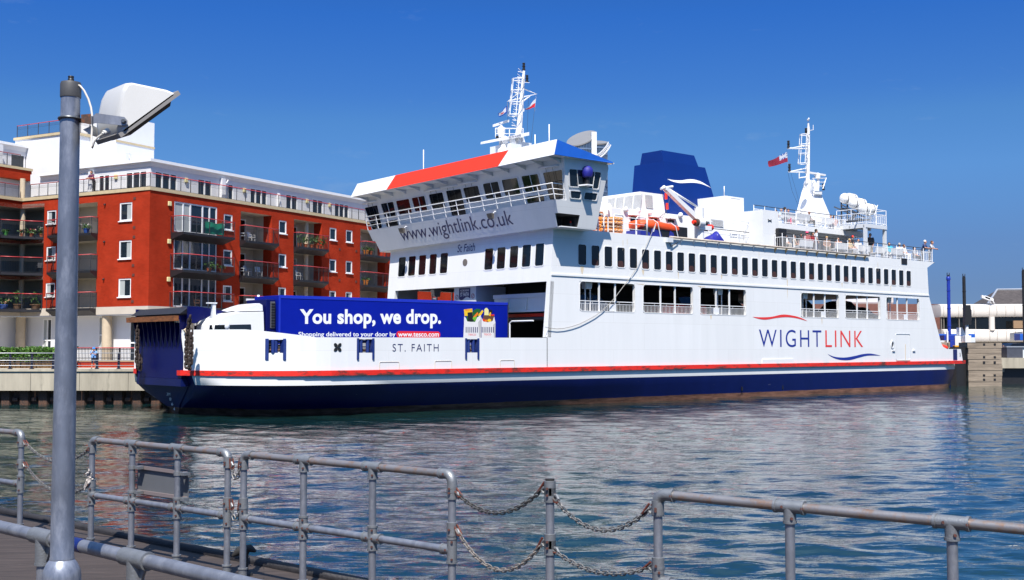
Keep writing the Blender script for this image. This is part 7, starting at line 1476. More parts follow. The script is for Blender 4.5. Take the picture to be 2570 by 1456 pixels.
# timber fender dolphin
TIM = mat('weathered_timber', (.25, .20, .15), .85, var=.4, scale=1.4, stretch=(.35, 1, 5), col2=(.07, .055, .045), lo=.55, hi=.75, bump=.5, bscale=3)
DY = 106.0
o = thing('timber_dolphin', 'weathered timber fender block standing in the water astern of the ferry', 'dolphin', (0, 0, 0)); xL, xR = at(*c4(722, 1000), DY).x, at(*c4(1078, 1000), DY).x; zT = at(*c4(900, 848), DY).z; bolts = (868, 1003, 1058, 1196, 1241); n = 9; z = -.6; h = (zT + .6) / n
for i in range(n):
    inset_r = -.05 if i > n - 4 else .0; mb = MB(); zz0 = z + i * h; mb.hexa([(xL + .05 * math.sin(i * 3), DY + .03 * (i % 2), zz0 + .012), (xR + inset_r * 0 + .04 * math.sin(i * 5), DY + .03 * (i % 2), zz0 + .012), (xR + .04, DY + 2.2, zz0 + .012), (xL, DY + 2.2, zz0 + .012)], [(xL + .05 * math.sin(i * 3), DY + .03 * (i % 2), zz0 + h - .012), (xR + .04 * math.sin(i * 5), DY + .03 * (i % 2), zz0 + h - .012), (xR + .04, DY + 2.2, zz0 + h - .012), (xL, DY + 2.2, zz0 + h - .012)]); mb.build('baulk', TIM, o)
for Y in bolts:
    for X in (890, 1003): p = at(*c4(X, Y), DY); mb = MB(); mb.box(p.x - .10, p.x + .10, DY - .02, DY + .06, p.z - .10, p.z + .10); mb.build('bolt_hole', BLACK, o)
mb = MB(); mb.use(BLACK); mb.box(xL - .9, xL - .02, DY + .5, DY + 2.0, -1, zT - .4); mb.build('rubber_fender', None, o)
# right-hand quay
mb = MB(); mb.use(CONC); a = at(2513, 940, 112).x; mb.box(a - .2, a + 60, 112, 134, 1.55, QZ + .35); mb.use(BLACK); mb.box(a, a + 60, 112.6, 134, -1, 1.549); mb.box(30, 400, 133, 133.8, -1, QZ - .01)
tag(mb.build('berth_quay', None), 'dark quay edge with a concrete sill right of the timber dolphin', 'quay')
# linkspan gear between the stern and the dolphin
lk_ = thing('linkspan_gantry', 'blue and white linkspan machinery at the ferry stern below the piles', 'linkspan', (0, 0, 0)); LD = 114.0; g = lambda X, Y, d=LD: at(*c4(X, Y), d)
def gbox(name, m, X0, Y0, X1, Y1, d=LD, th=1.2, par=None):
    p, q = g(X0, Y1, d), g(X1, Y0, d); mb = MB(); mb.box(p.x, q.x, d, d + th, p.z, q.z); return mb.build(name, m, par or lk_, bevel=.03)
gbox('blue_beam', BLUE, 300, 757, 795, 795, 122, 1); gbox('blue_hydraulic_block', PB, 468, 770, 578, 825); gbox('blue_column', PB, 535, 826, 580, 1000)
gbox('white_plate', W_GREY, 395, 796, 470, 850, 116); gbox('light_column', W_CLEAN, 500, 725, 512, 920, 113, .2); gbox('timber_fender', TIM, 420, 845, 530, 910, 113); gbox('yellow_pad', mat('pad_yellow', (.75, .33, .01), .5), 583, 878, 655, 918, 113.2, .6)
gbox('dark_pit', BLACK, 578, 850, 720, 1100, 115.5, 1); mb = MB(); p, q, r_, s_ = g(582, 775), g(692, 775), g(655, 880), g(585, 880); mb.prism([p, q, r_, s_], (0, 1.2, 0)); mb.build('white_hopper', W_GREY, lk_)
mb = MB(); mb.prism([g(628, 690), g(660, 690), g(698, 770), g(630, 770)], (0, .8, 0)); mb.build('white_bracket', W_CLEAN, lk_); gbox('control_cabin', W_CLEAN, 692, 775, 755, 848, 113); gbox('white_panel', W_GREY, 755, 796, 798, 848, 114)
mb = MB(); mb.use(W_CLEAN); p = g(708, 775, 113.2); q = g(708, 580, 113.2); mb.cyl(p, q, .16, 8); mb.ball(q, .3, 8); cl = mb.build('navigation_light_column', None, lk_); mb = MB(); mb.lathe(g(728, 625, 113.2), [(.2, 0), (.28, .1), (.28, 1.1), (.15, 1.3)], 10); mb.build('lantern', BLACK, cl); mb = MB(); p = g(705, 560, 113.2); mb.hexa([p + Vector((-.3, -.3, -.9)), p + Vector((.35, -.3, -.9)), p + Vector((.35, .3, -.9)), p + Vector((-.3, .3, -.9))], [p + Vector((-.2, -.3, 1)), p + Vector((.3, -.3, 1)), p + Vector((.3, .3, 1)), p + Vector((-.2, .3, 1))]); mb.build('signal_head', BLACK, cl)
mb = MB(); mb.use(RED); p = g(440, 905, 112.5); mb.ball(p, .55, 12, (1.2, .6, .6)); mb.build('red_buoy', None, lk_)
gbox('blue_beam', BLUE, 1272, 755, 1420, 825, 126, 1.5)
# grey kiosk and blue car on the quay at the far right
kz = thing('steel_container', 'dark grey steel cabin standing on the quay at the far right', 'cabin', (0, 0, 0)); p, q = g(1128, 1165, 112.5), g(1290, 900, 112.5); mb = MB(); mb.use(mat('cabin_grey', (.06, .065, .085), .5, var=.12)); mb.box(p.x, q.x, 112.3, 115, QZ + .352, q.z); mb.build('cabin_wall', None, kz); mb = MB(); mb.box(p.x - .05, q.x + .4, 112.25, 115.1, q.z + .002, q.z + .12); mb.build('cabin_roof', PALE, kz); mb = MB(); mb.box(q.x + .002, q.x + .3, 112.4, 114.6, QZ + .352, q.z); mb.build('cabin_end', W_GREY, kz)
pr_ = thing('steel_gate', 'small pale steel gate beside the timber dolphin on the quay', 'gate', (0, 0, 0)); mb = MB(); mb.use(PALE)
for X in (1085, 1098): p = g(X, 1160, 112.3); q = g(X, 1025, 112.3); mb.cyl(p, q, .05, 6)
mb.cyl(g(1085, 1030, 112.3), g(1098, 1030, 112.3), .04, 6); mb.build('gate_frame', None, pr_)
def person_at(px, py_top, d, zfoot, label, rz, pose, *c, **k):
    t = at(px, py_top, d); sc = max(.7, min(1.12, (t.z - zfoot) / (1.74 if pose != 'sit' else 1.3))); return person(label, (t.x, d, zfoot), rz, sc, pose, *c, **k)
cb = at(*c4(1105, 1100), 117); CBL = mat('car_blue', (.015, .04, .16), .25)
o2 = thing('parked_car', 'dark blue car between the timber dolphin and the grey cabin', 'car', (cb.x + 1.2, 118, QZ + .36), rad(20)); 
mb = MB(); mb.use(CBL); mb.loft([[(x, y, zz_) for x, zz_ in [(-2.1, .35), (-2.15, .62), (-2.0, .86), (-1.1, .95), (1.2, .98), (2.0, .92), (2.12, .6), (2.08, .35)]] for y in (-.85, -.78, 0, .78, .85)]); mb.build('body', None, o2)
mb = MB(); mb.use(GLASS); mb.loft([[(x, y * (1 - .16 * (zz_ > 1.2)), zz_) for x, zz_ in [(-1.2, .94), (-.45, 1.42), (1.0, 1.46), (1.75, .98)]] for y in (-.8, 0, .8)]); mb.build('window_glass', None, o2)
for x, y in ((-1.35, -.72), (1.3, -.72), (-1.35, .72), (1.3, .72)): wheel(x, y, .32, .32, o2, .2)
person_at(*c4(1093, 938), 116.5, QZ + .35, 'person standing beyond the timber dolphin, only head and shoulders showing', .4, 'stand', (.2, .1, .06), K, BRH)

# ------------------------------------------------------------------ round glass tower beyond the bridge
TWD = 620.0; tw = lambda X, Y, d=TWD: at(*c6(X, Y), d)
tower = thing('round_tower', 'round glass and white tower with sloping elliptical roof beyond the ferry bridge', 'tower', (0, 0, 0))
TG = mat('tower_glass', (.022, .045, .085), .6, var=.7, scale=.3, stretch=(1, 1, .9), spec=.1); TWH = mat('tower_white', (.62, .63, .65), .5); TRF = mat('tower_roof', (.17, .17, .175), .6, var=.06, scale=.1); TBD = mat('tower_band', (.10, .15, .24), .5)
rA = (tw(2348, 100).x - tw(2075, 100).x) / 2; cA = (tw(2348, 100).x + tw(2075, 100).x) / 2
rB = (tw(2462, 100).x - tw(2200, 100).x) / 2; cB = (tw(2462, 100).x + tw(2200, 100).x) / 2
zAf, zAb = tw(2150, 212).z, tw(2290, 60).z; zm = (zAf + zAb) / 2; sx = (zAb - zAf) * .30 / rA; sy = (zAb - zAf) * .36 / rA + .17
fA = lambda x, y: zm + x * sx + y * sy
zBt = tw(2400, 150).z; fB = lambda x, y: zBt + y * .30
def drum(cx, cy, r, zf, name, n=44):
    lo = [(cx + r * math.cos(rad(360 * i / n)), cy + r * math.sin(rad(360 * i / n)), 0) for i in range(n)]; hi = [(x, y, zf(x - cx, y - cy)) for x, y, z in lo]
    mb = MB(); mb.use(TG); mb.loft([lo, hi], caps=False); d = mb.build(name, None, tower)
    mb = MB(); mb.use(TRF); t = [(cx + (x - cx) * 1.03, cy + (y - cy) * 1.03, z + .2) for x, y, z in hi]; mb.prism(t, (0, 0, .7)); mb.build('roof_disc', None, d)
    mb = MB(); mb.use(TBD); zt = min(p[2] for p in hi) - 1; z = zt
    while z > zt - 60: mb.lathe((cx, cy, z), [(r + .05, -.45), (r + .2, -.4), (r + .2, .4), (r + .05, .45)], n); z -= 3.4
    mb.build('floor_band', None, d)['kind'] = 'stuff'
    mb = MB(); mb.use(TBD)
    for k in range(30): a = rad(180 + 180 * k / 29); x, y = r * math.cos(a), r * math.sin(a); mb.cyl((cx + x * 1.006, cy + y * 1.006, 20), (cx + x * 1.006, cy + y * 1.006, zf(x, y)), .14, 4)
    mb.build('mullion', None, d)['kind'] = 'stuff'
drum(cA, TWD, rA, fA, 'front_drum'); drum(cB, TWD + 8, rB, fB, 'rear_drum')
p, q = tw(2297, 300), tw(2345, 300); mb = MB(); mb.use(TWH); mb.box(p.x, q.x, TWD - rA * .8, TWD + 4, 0, tw(2320, 85).z); mb.build('white_spine', None, tower)
mb = MB(); mb.use(TWH); pts = [tw(*k, TWD - rB) for k in ((2335, 292), (2375, 268), (2412, 235), (2442, 198), (2463, 158))]
for d_ in (Vector((0, 0, 0)), Vector((1.3, 0, -1.6))): mb.tube([k + d_ for k in pts], .28, 5)
for i in range(12): t = i / 12 * 4; k = int(t); f = t - k; a = pts[k].lerp(pts[k + 1], f); mb.tube([a, a + Vector((1.6, 0, -1.0))], .16, 4); mb.tube([a, a + Vector((.6, 0, -2.2))], .16, 4)
mb.build('roof_truss', None, tower)
# ------------------------------------------------------------------ people, pots and furniture on the left
cp = lambda X, Y: (X / 1.8195 * .62744, (900 + Y / 1.8195) * .62744)
t_ = at(*cp(684, 886), 74.2)
person('person in a blue cap and long pale blue top on the promenade, hand raised', (t_.x, 74.2, QZ), .3, (t_.z - QZ) / 1.80, 'fold', (.18, .38, .75), (.02, .025, .05), BRH, cap=(.03, .22, .70), long_=False)
GPOT = 'potted plants on the balconies'; PLANTM = mat('pot_plant_leaf', (.04, .10, .015), .6, var=.5, scale=20); POTT = mat('terracotta', (.42, .10, .035), .8, var=.15); POTB = mat('pot_blue', (.03, .10, .35), .3); POTG = mat('pot_green', (.06, .25, .05), .4); FLW = mat('flower_pink', (.65, .08, .12), .6); FLY = mat('flower_white', (.7, .68, .6), .6)
def bl_w(x, y, z): return BL0 + R_ * x + Q_ * y + Vector((0, 0, z))
def pot(label, x, y, z, r, h, ph, pm, fl=None, bushy=1.0):
    o = thing('potted_plant', label, 'potted plant', bl_w(x, y, z), BL_ANG, GPOT); mb = MB(); mb.lathe((0, 0, 0), [(r * .7, 0), (r, h), (r * 1.08, h), (r * 1.08, h * .9)], 12); mb.build('pot', pm, o)
    mb = MB(); mb.use(PLANTM); leaves(mb, 90, lambda: (random.gauss(0, r * .7 * bushy), random.gauss(0, r * .7 * bushy), h + abs(random.gauss(ph * .45, ph * .25))), .09)
    if fl: mb.use(fl); leaves(mb, 30, lambda: (random.gauss(0, r * .7 * bushy), random.gauss(0, r * .7 * bushy), h + ph * random.uniform(.5, 1)), .06)
    mb.build('foliage', None, o)
f1, f2, f3 = FL
for a_ in (('conical plant in the left red pot on the second recessed top balcony', 16.6, -.35, f1, .2, .3, .8, POTT), ('conical plant in the second red pot of the second recessed top balcony', 17.4, -.35, f1, .2, .3, .85, POTT), ('conical plant in the middle red pot of the second recessed top balcony', 18.2, -.35, f1, .2, .3, .9, POTT), ('conical plant in the fourth red pot of the second recessed top balcony', 18.95, -.35, f1, .2, .3, .8, POTT), ('conical plant in the right-hand red pot of the second recessed top balcony', 19.7, -.35, f1, .2, .3, .8, POTT),
           ('spreading palm in a red pot on the middle bay window balcony', 5.3, -.8, f2, .2, .3, .5, POTT, None, 2.2), ('small plant in a red pot at the right end of the middle bay balcony', 6.6, -.9, f2, .16, .32, .3, POTT), ('plant in an orange pot on the top balcony beside the ferry bridge', 26.2, -.3, f1, .28, .4, .4, mat('pot_orange', (.6, .2, .03), .6)), ('plant in a red pot on the top balcony beside the ferry bridge', 26.9, -.3, f1, .22, .35, .4, POTT), ('orange pot on the middle balcony beside the ferry bridge', 26.2, -.3, f2, .28, .45, .3, mat('pot_orange', (0, 0, 0))),
           ('flowering plant in a blue pot on the balcony right of the lamp post', -.35, 6.2, f1, .24, .35, .4, POTB, FLY), ('green pot on the far left top balcony', -2.0, 13.2, f1, .22, .35, .15, POTG), ('red pot on the far left top balcony left of the column', -1.0, 12.6, f1, .16, .25, .3, POTT, FLW), ('mixed flowers in the trough on the far left top balcony', -.55, 12.1, f1, .2, .25, .4, POTT, FLW, 1.8), ('white and pink flowers at the right end of the far left top balcony', .1, 11.7, f1, .2, .25, .6, POTT, FLY, 1.5),
           ('leafy plant in a wide blue tub on the lowest far left balcony', -2.2, 13.1, f3, .4, .35, .5, POTB), ('dark shrub in a barrel pot on the lowest far left balcony', -.2, 11.9, f3, .4, .4, 1.0, mat('barrel_brown', (.16, .09, .05), .8)), ('tall shrub beside the seated person on the lowest far left balcony', -1.2, 12.7, f3, .35, .4, 1.1, mat('barrel_brown', (0, 0, 0)))):
    pot(*a_)
def chair(label, x, y, z, rz, m):
    o = thing('garden_chair', label, 'chair', bl_w(x, y, z), BL_ANG + rz, 'chairs on the balconies'); mb = MB(); mb.box(-.24, .24, -.22, .22, .40, .44); mb.build('seat', m, o); mb = MB(); mb.hexa([(-.24, .2, .44), (.24, .2, .44), (.24, .23, .44), (-.24, .23, .44)], [(-.24, .3, .88), (.24, .3, .88), (.24, .33, .88), (-.24, .33, .88)]); mb.build('backrest', m, o)
    for sx in (-.2, .2):
        for sy in (-.18, .18): mb = MB(); mb.cyl((sx, sy, 0), (sx, sy, .4), .02, 5); mb.build('leg', m, o)
        mb = MB(); mb.tube([(sx * 1.2, -.18, .42), (sx * 1.2, -.18, .63), (sx * 1.2, .22, .64)], .018, 5); mb.build('armrest', m, o)
PLB, PLW = mat('chair_black', (.015, .015, .016), .4), mat('chair_pale', (.5, .5, .5), .4)
for a_ in (('left pale metal chair on the middle recessed balcony nearest the bay windows', 10.2, .3, f2, .5, PLW), ('second pale metal chair on the middle recessed balcony nearest the bay windows', 11.0, .4, f2, .2, PLW), ('right pale chair on the middle recessed balcony nearest the bay windows', 12.2, .3, f2, -.4, PLW), ('white chair on the middle balcony of the second recess', 17.4, .3, f2, .3, PLW), ('white plastic chair on the top recessed balcony nearest the bay windows', 11.5, .5, f1, .1, PLW), ('black plastic chair on the middle far left balcony', .2, 12.0, f2, -1.0, PLB), ('wooden chair on the lowest bay window balcony', 4.2, -.7, f3, .8, mat('chair_wood', (.14, .06, .03), .6)), ('pale chair at the left end of the top recessed balcony nearest the bay windows', 10.1, .2, f1, .9, PLW)): chair(*a_)
o = thing('windbreak', 'green canvas windbreak on the top bay window balcony', 'windbreak', bl_w(4.6, -1.05, f1), BL_ANG); mb = MB(); mb.use(mat('green_canvas', (.004, .17, .10), .7, var=.15, scale=3)); mb.loft([[(x, .03 * math.sin(x * 6), .08), (x, .03 * math.sin(x * 6) + .05, .98 + .03 * math.sin(x * 4))] for x in [.12 * i for i in range(18)]], closed_ring=False, caps=False); mb.build('canvas', None, o)
for a_ in (('person leaning on the white top storey rail left of the tall windows', .55, 6.6, ZT + .25, .0, 'lean', (.10, .02, .06), K, DKH), ('dark haired person sitting among plants on the lowest far left balcony', -1.5, 13.6, f3, .4, 'sit', (.03, .05, .03), (.3, .18, .12), DKH), ('person in bright blue at the left edge of the lowest far left balcony', -3.0, 13.4, f3, 1.2, 'sit', (.03, .16, .5), K, BRH), ('person lying back in a dark top on the lowest far left balcony', -2.1, 13.9, f3, -1.2, 'sit', (.05, .02, .025), K, DKH)):
    lab, x, y, z, rz, pose, sh, tr_, ha = a_; person(lab, bl_w(x, y, z), BL_ANG - math.pi / 2 + rz, 1.0, pose, sh, tr_, ha, group='residents on the balconies')
# ------------------------------------------------------------------ foreground: timber deck, pipe railings, chains, lamp post
DKZ, TOPZ, MIDZ = 1.66, 2.72, 2.18
def deck_mat():
    m = bpy.data.materials.new('deck_timber'); m.use_nodes = True; nt = m.node_tree; p = nt.nodes['Principled BSDF']; p.inputs['Roughness'].default_value = .8; L = nt.links.new
    t = nt.nodes.new('ShaderNodeTexCoord'); mp = nt.nodes.new('ShaderNodeMapping'); mp.inputs['Rotation'].default_value = (0, 0, rad(-12)); L(t.outputs['Object'], mp.inputs[0])
    b = nt.nodes.new('ShaderNodeTexBrick'); b.inputs['Color1'].default_value = (.052, .038, .032, 1); b.inputs['Color2'].default_value = (.040, .029, .024, 1); b.inputs['Mortar'].default_value = (.02, .015, .012, 1); b.inputs['Scale'].default_value = 1; b.inputs['Brick Width'].default_value = 3.6; b.inputs['Row Height'].default_value = .125; b.inputs['Mortar Size'].default_value = .005; L(mp.outputs[0], b.inputs['Vector'])
    m2_ = nt.nodes.new('ShaderNodeMapping'); m2_.inputs['Rotation'].default_value = (0, 0, rad(-12)); m2_.inputs['Scale'].default_value = (1.2, 26, 1); L(t.outputs['Object'], m2_.inputs[0]); n = nt.nodes.new('ShaderNodeTexNoise'); n.inputs['Scale'].default_value = 2.2; n.inputs['Detail'].default_value = 8; L(m2_.outputs[0], n.inputs['Vector'])
    r = nt.nodes.new('ShaderNodeValToRGB'); r.color_ramp.elements[0].position = .35; r.color_ramp.elements[1].position = .7; r.color_ramp.elements[0].color = (.62, .60, .58, 1); r.color_ramp.elements[1].color = (1.35, 1.33, 1.3, 1); L(n.outputs['Fac'], r.inputs[0])
    x = nt.nodes.new('ShaderNodeMixRGB'); x.blend_type = 'MULTIPLY'; x.inputs['Fac'].default_value = 1; L(b.outputs['Color'], x.inputs['Color1']); L(r.outputs[0], x.inputs['Color2'])
    n3 = nt.nodes.new('ShaderNodeTexNoise'); n3.inputs['Scale'].default_value = 9; n3.inputs['Detail'].default_value = 2; L(m2_.outputs[0], n3.inputs['Vector']); r3 = nt.nodes.new('ShaderNodeValToRGB'); r3.color_ramp.elements[0].position = .75; r3.color_ramp.elements[1].position = .78; L(n3.outputs['Fac'], r3.inputs[0])
    y = nt.nodes.new('ShaderNodeMixRGB'); L(r3.outputs[0], y.inputs['Fac']); L(x.outputs[0], y.inputs['Color1']); y.inputs['Color2'].default_value = (.38, .36, .34, 1); L(y.outputs[0], p.inputs['Base Color'])
    bp = nt.nodes.new('ShaderNodeBump'); bp.inputs['Strength'].default_value = .5; bp.inputs['Distance'].default_value = .01; L(n.outputs['Fac'], bp.inputs['Height']); L(bp.outputs[0], p.inputs['Normal']); return m
EDGE = lambda X: 13.9 - .865 * (X + 6.16)
mb = MB(); mb.use(deck_mat()); mb.prism([(-26, EDGE(-26), DKZ - .3), (9, EDGE(9), DKZ - .3), (9, -8, DKZ - .3), (-26, -8, DKZ - .3)], (0, 0, .3)); kind(mb.build('deck'), 'structure')
mb = MB(); mb.use(mat('edge_black', (.018, .016, .017), .6, var=.4, scale=12, bump=.3)); d = Vector((.756, -.654, 0)); n_ = Vector((.654, .756, 0))
a, b = Vector((-26, EDGE(-26), 0)), Vector((9, EDGE(9), 0)); mb.prism([a + Vector((0, 0, DKZ - .55)), b + Vector((0, 0, DKZ - .55)), b + Vector((0, 0, DKZ + .02)), a + Vector((0, 0, DKZ + .02))], n_ * .10); mb.cyl(a + n_ * .05 + Vector((0, 0, DKZ + .02)), b + n_ * .05 + Vector((0, 0, DKZ + .02)), .045, 8)
e_ = mb.build('deck_edge_beam'); kind(e_, 'structure')
LP, LN = Vector((0, 8.026, 0)), Vector((.833, 1, 0)).normalized(); LD_ = Vector((1, -.833, 0)).normalized()
def on_line(x, y): return on_plane(x, y, LP, LN)
def line_at(x, z):
    q = on_line(x, 1100); return Vector((q.x, q.y, z))
R_P, R_F = .0285, .037
def screw(mb, c):
    mb.cyl(c, c + Vector((-.10, -.99, .05)) * .013, .0085, 8)
def fit(root, c, kind_, dirs, wide=R_F):
    """cast fitting: sleeves along dirs from c, with rusty grub screws facing the deck side"""
    mb = MB(); mb.use(CAST); sc = MB(); sc.use(SCREWM)
    if kind_ == 'elbow':
        h, v = dirs; r_ = .055; pts = [c + h * .115, c + h * r_]
        for k in range(1, 6): t = k / 6; pts.append(c + h * r_ * (1 - math.sin(t * math.pi / 2)) + v * r_ * (1 - math.cos(t * math.pi / 2)) - v * 0)
        pts = [c + h * .115, c + h * .06] + [c + h * .06 * (1 - math.sin(k * math.pi / 12)) + v * .06 * (1 - math.cos(k * math.pi / 12)) for k in range(1, 7)] + [c + v * .12]
        mb.tube(pts, wide, 14); mb.tube([c + h * .10, c + h * .118], wide + .004, 14); mb.tube([c + v * .11, c + v * .128], wide + .004, 14); screw(sc, c + h * .085 + Vector((0, -wide, 0))); screw(sc, c + v * .10 + Vector((-.02, -wide, 0)))
    else:
        for d_ in dirs: mb.tube([c, c + d_ * .085], wide, 14); mb.tube([c + d_ * .078, c + d_ * .094], wide + .004, 14); screw(sc, c + d_ * .062 + Vector((0, -wide, 0)))
        if kind_ == 'cross': screw(sc, c + Vector((0, -wide, 0)))
    f = mb.build('pipe_fitting', None, root); sc.build('grub_screw', None, f)
SCREWM = mat('rusty_screw', (.075, .025, .018), .7, var=.4, scale=60)
UP = Vector((0, 0, 1))
def rail_section(label, xs, ends, mids=True, far_left=None, far_right=None, mats_=(GALVR, GALV)):
    P = [line_at(x, TOPZ) for x in xs]
    if far_left is not None: P = [P[0] - LD_ * k for k in reversed(far_left)] + P
    if far_right is not None: P = P + [P[-1] + LD_ * k for k in far_right]
    root = thing('pipe_railing', label, 'railing', (P[0].x, P[0].y, DKZ), 0, 'galvanised pipe railings along the deck edge'); off = root.location.copy(); P = [p - off for p in P]; n = len(P)
    for i, p in enumerate(P):
        b = Vector((p.x, p.y, 0)); t = p.z
        MB().cyl(b, b + UP * (t - .02), R_P, 14).build('post', GALV, root); mb = MB(); mb.use(CAST); mb.lathe(b, [(.036, 0), (.036, .085), (.042, .088), (.042, .10), (.03, .101)], 14); fl = mb.build('post_socket', None, root)
        e0, e1 = i == 0 and ends[0], i == n - 1 and ends[1]
        if e0: fit(root, p, 'elbow', (LD_, -UP))
        elif e1: fit(root, p, 'elbow', (-LD_, -UP))
        else: fit(root, p, 'tee', (LD_, -LD_, -UP))
        if mids:
            m = b + UP * (MIDZ - DKZ)
            if e0: fit(root, m, 'tee', (LD_, UP, -UP))
            elif e1: fit(root, m, 'tee', (-LD_, UP, -UP))
            else: fit(root, m, 'cross', (LD_, -LD_, UP, -UP))
    e0, e1 = (.05 if ends[0] else 0), (.05 if ends[1] else 0)
    MB().cyl(P[0] + LD_ * e0, P[-1] - LD_ * e1, R_P, 14).build('top_rail', mats_[0], root)
    if mids: MB().cyl(Vector((P[0].x, P[0].y, MIDZ - DKZ)), Vector((P[-1].x, P[-1].y, MIDZ - DKZ)), R_P, 14).build('mid_rail', mats_[1], root)
    return root, off
def collar(root, off, x, y, right=True):
    c = on_line(x, y); p = line_at(x, c.z) - off; mb = MB(); mb.use(CAST); mb.lathe(p, [(R_P + .001, -.05), (R_F + .002, -.048), (R_F + .002, .048), (R_P + .001, .05)], 14); s = 1 if right else -1
    mb.tube([p + LD_ * s * .03, p + LD_ * s * .055, p + LD_ * s * .07 - UP * .02, p + LD_ * s * .055 - UP * .04], .011, 6); f = mb.build('chain_collar', None, root); sc = MB(); sc.use(SCREWM); screw(sc, p + Vector((-.02, -R_F, 0))); sc.build('grub_screw', None, f)
rA, oA = rail_section('galvanised pipe railing at the far left edge, ending before the lamp post', [54], (False, True), far_left=(1.6, 3.2, 4.8, 6.4, 8, 9.6))
rB_, oB = rail_section('galvanised pipe railing right of the lamp post, carrying the grey board', [232, 333, 447, 573], (True, True))
rC, oC = rail_section('galvanised pipe railing in the middle with rusty top rail ending in an elbow', [613, 763, 936, 1135], (True, True))
rD, oD = rail_section('galvanised pipe railing at the right with a brown stained top rail', [1650, 1980, 2385], (True, False), far_right=(1.0, 2.0, 3.2))
for r_, o_, x, ys, rt in ((rA, oA, 54, (1110, 1165), True), (rB_, oB, 232, (1124, 1216), False), (rB_, oB, 573, (1160, 1263), True), (rC, oC, 613, (1160, 1264), False), (rC, oC, 1135, (1236, 1328), True), (rD, oD, 1650, (1275, 1418), False)):
    for y in ys: collar(r_, o_, x, y, rt)
p = line_at(1380, on_line(1380, 1203).z); sp_ = thing('chain_post', 'single grey pipe post standing between two chain gaps', 'post', (p.x, p.y, DKZ)); h = p.z - DKZ
MB().cyl((0, 0, 0), (0, 0, h), R_P + .001, 14).build('post', GALV, sp_); mb = MB(); mb.use(RUBBER); mb.lathe((0, 0, 0), [(R_P + .003, h - .09), (R_P + .003, h + .004), (.01, h + .006)], 14); mb.build('post_cap', None, sp_); mb = MB(); mb.lathe((0, 0, 0), [(.036, 0), (.036, .1), (.03, .101)], 14); mb.build('post_socket', CAST, sp_)
for y in (1225, 1242, 1358, 1374): collar(sp_, Vector((p.x, p.y, DKZ)), 1380, y, y in (1242, 1374))
# chains
CHS = mat('galv_chain', (.15, .145, .14), .5, .35, var=.3, scale=30, col2=(.20, .08, .04), lo=.62, hi=.72); CHD = mat('dull_chain', (.085, .08, .075), .5, .4, var=.3, scale=30)
def sag(A, Bm, C, label, m, r=.0052, ln=.050, shackle=True):
    q = [on_line(*k) for k in (A, Bm, C)]; s = [(k - q[0]).dot(LD_) for k in q]; z = [k.z for k in q]
    M = np.array([[1, t, t * t] for t in s]); c = np.linalg.solve(M, np.array(z)); pts = [q[0] + LD_ * t - UP * q[0].z + UP * float(c[0] + c[1] * t + c[2] * t * t) for t in np.linspace(0, s[2], 40)]
    o = thing('chain', label, 'chain', q[0], 0, 'chains closing the gaps in the railings'); loc = [k - q[0] for k in pts]; chain_mesh(loc, ln, r, m, 10, 5).build('chain_links', None, o)
    if shackle:
        for k, t in ((loc[0], loc[2]), (loc[-1], loc[-3])): d_ = (t - k).normalized(); mb = MB(); mb.use(mat('shackle_orange', (.10, .022, .012), .75, var=.4, scale=40)); mb.tube([k - d_ * .02 + Vector((.012, 0, .02)), k + d_ * .045 + Vector((.014, 0, .004)), k + d_ * .055, k + d_ * .045 - Vector((.014, 0, .004)), k - d_ * .02 + Vector((-.012, 0, .02))], .008, 6); mb.build('shackle', None, o)
sag((64, 1112), (104, 1146), (226, 1126), 'upper chain passing behind the lamp post', CHS)
sag((64, 1167), (104, 1213), (224, 1217), 'lower chain passing behind the lamp post', CHS)
sag((581, 1162), (592, 1202), (604, 1161), 'short upper chain with orange shackles between two close posts', CHS)
sag((580, 1264), (591, 1306), (603, 1266), 'short lower chain with orange shackles between two close posts', CHS)
sag((1145, 1236), (1254, 1287), (1366, 1222), 'upper chain left of the single post', CHD); sag((1146, 1329), (1269, 1431), (1362, 1362), 'lower pale chain sagging left of the single post', mat('pale_chain', (.19, .165, .145), .55, .2, var=.45, scale=14))
sag((1388, 1247), (1508, 1330), (1629, 1277), 'upper chain right of the single post', CHS); sag((1384, 1376), (1550, 1440), (1632, 1421), 'lower chain right of the single post', CHS)
# snap hooks beside the single post
# grey board seen from behind
q = [on_plane(x, y, LP + LN * .085, LN) for x, y in ((345.5, 1163), (472.5, 1180), (472.5, 1259), (344, 1240))]; bd = thing('notice_board', 'grey back of a notice board clamped to two posts of the railing', 'notice board', q[0]); o0 = q[0].copy(); loc = [k - o0 for k in q]
mb = MB(); mb.prism(loc, LN * .006); mb.build('panel', mat('board_grey', (.115, .12, .128), .5, .1, var=.08, scale=4), bd)
for t in (.10, .90):
    a, b = loc[0].lerp(loc[3], t), loc[1].lerp(loc[2], t); mb = MB(); w = UP * .016; mb.prism([a - w, b - w, b + w, a + w], -LN * .022); mb.build('channel', mat('channel_metal', (.32, .26, .25), .4, .5), bd)
    for x in (333, 447): c = line_at(x, 2) - o0; c = Vector((c.x, c.y, a.z + (b.z - a.z) * ((x - 345) / 127))); mb = MB(); mb.lathe(c, [(R_P + .001, -.018), (R_P + .008, -.017), (R_P + .008, .017), (R_P + .001, .018)], 12); mb.prism([c + LD_ * .03 - UP * .014, c + LD_ * .10 - UP * .014, c + LD_ * .10 + UP * .014, c + LD_ * .03 + UP * .014], LN * .06); mb.build('clamp', CAST, bd)
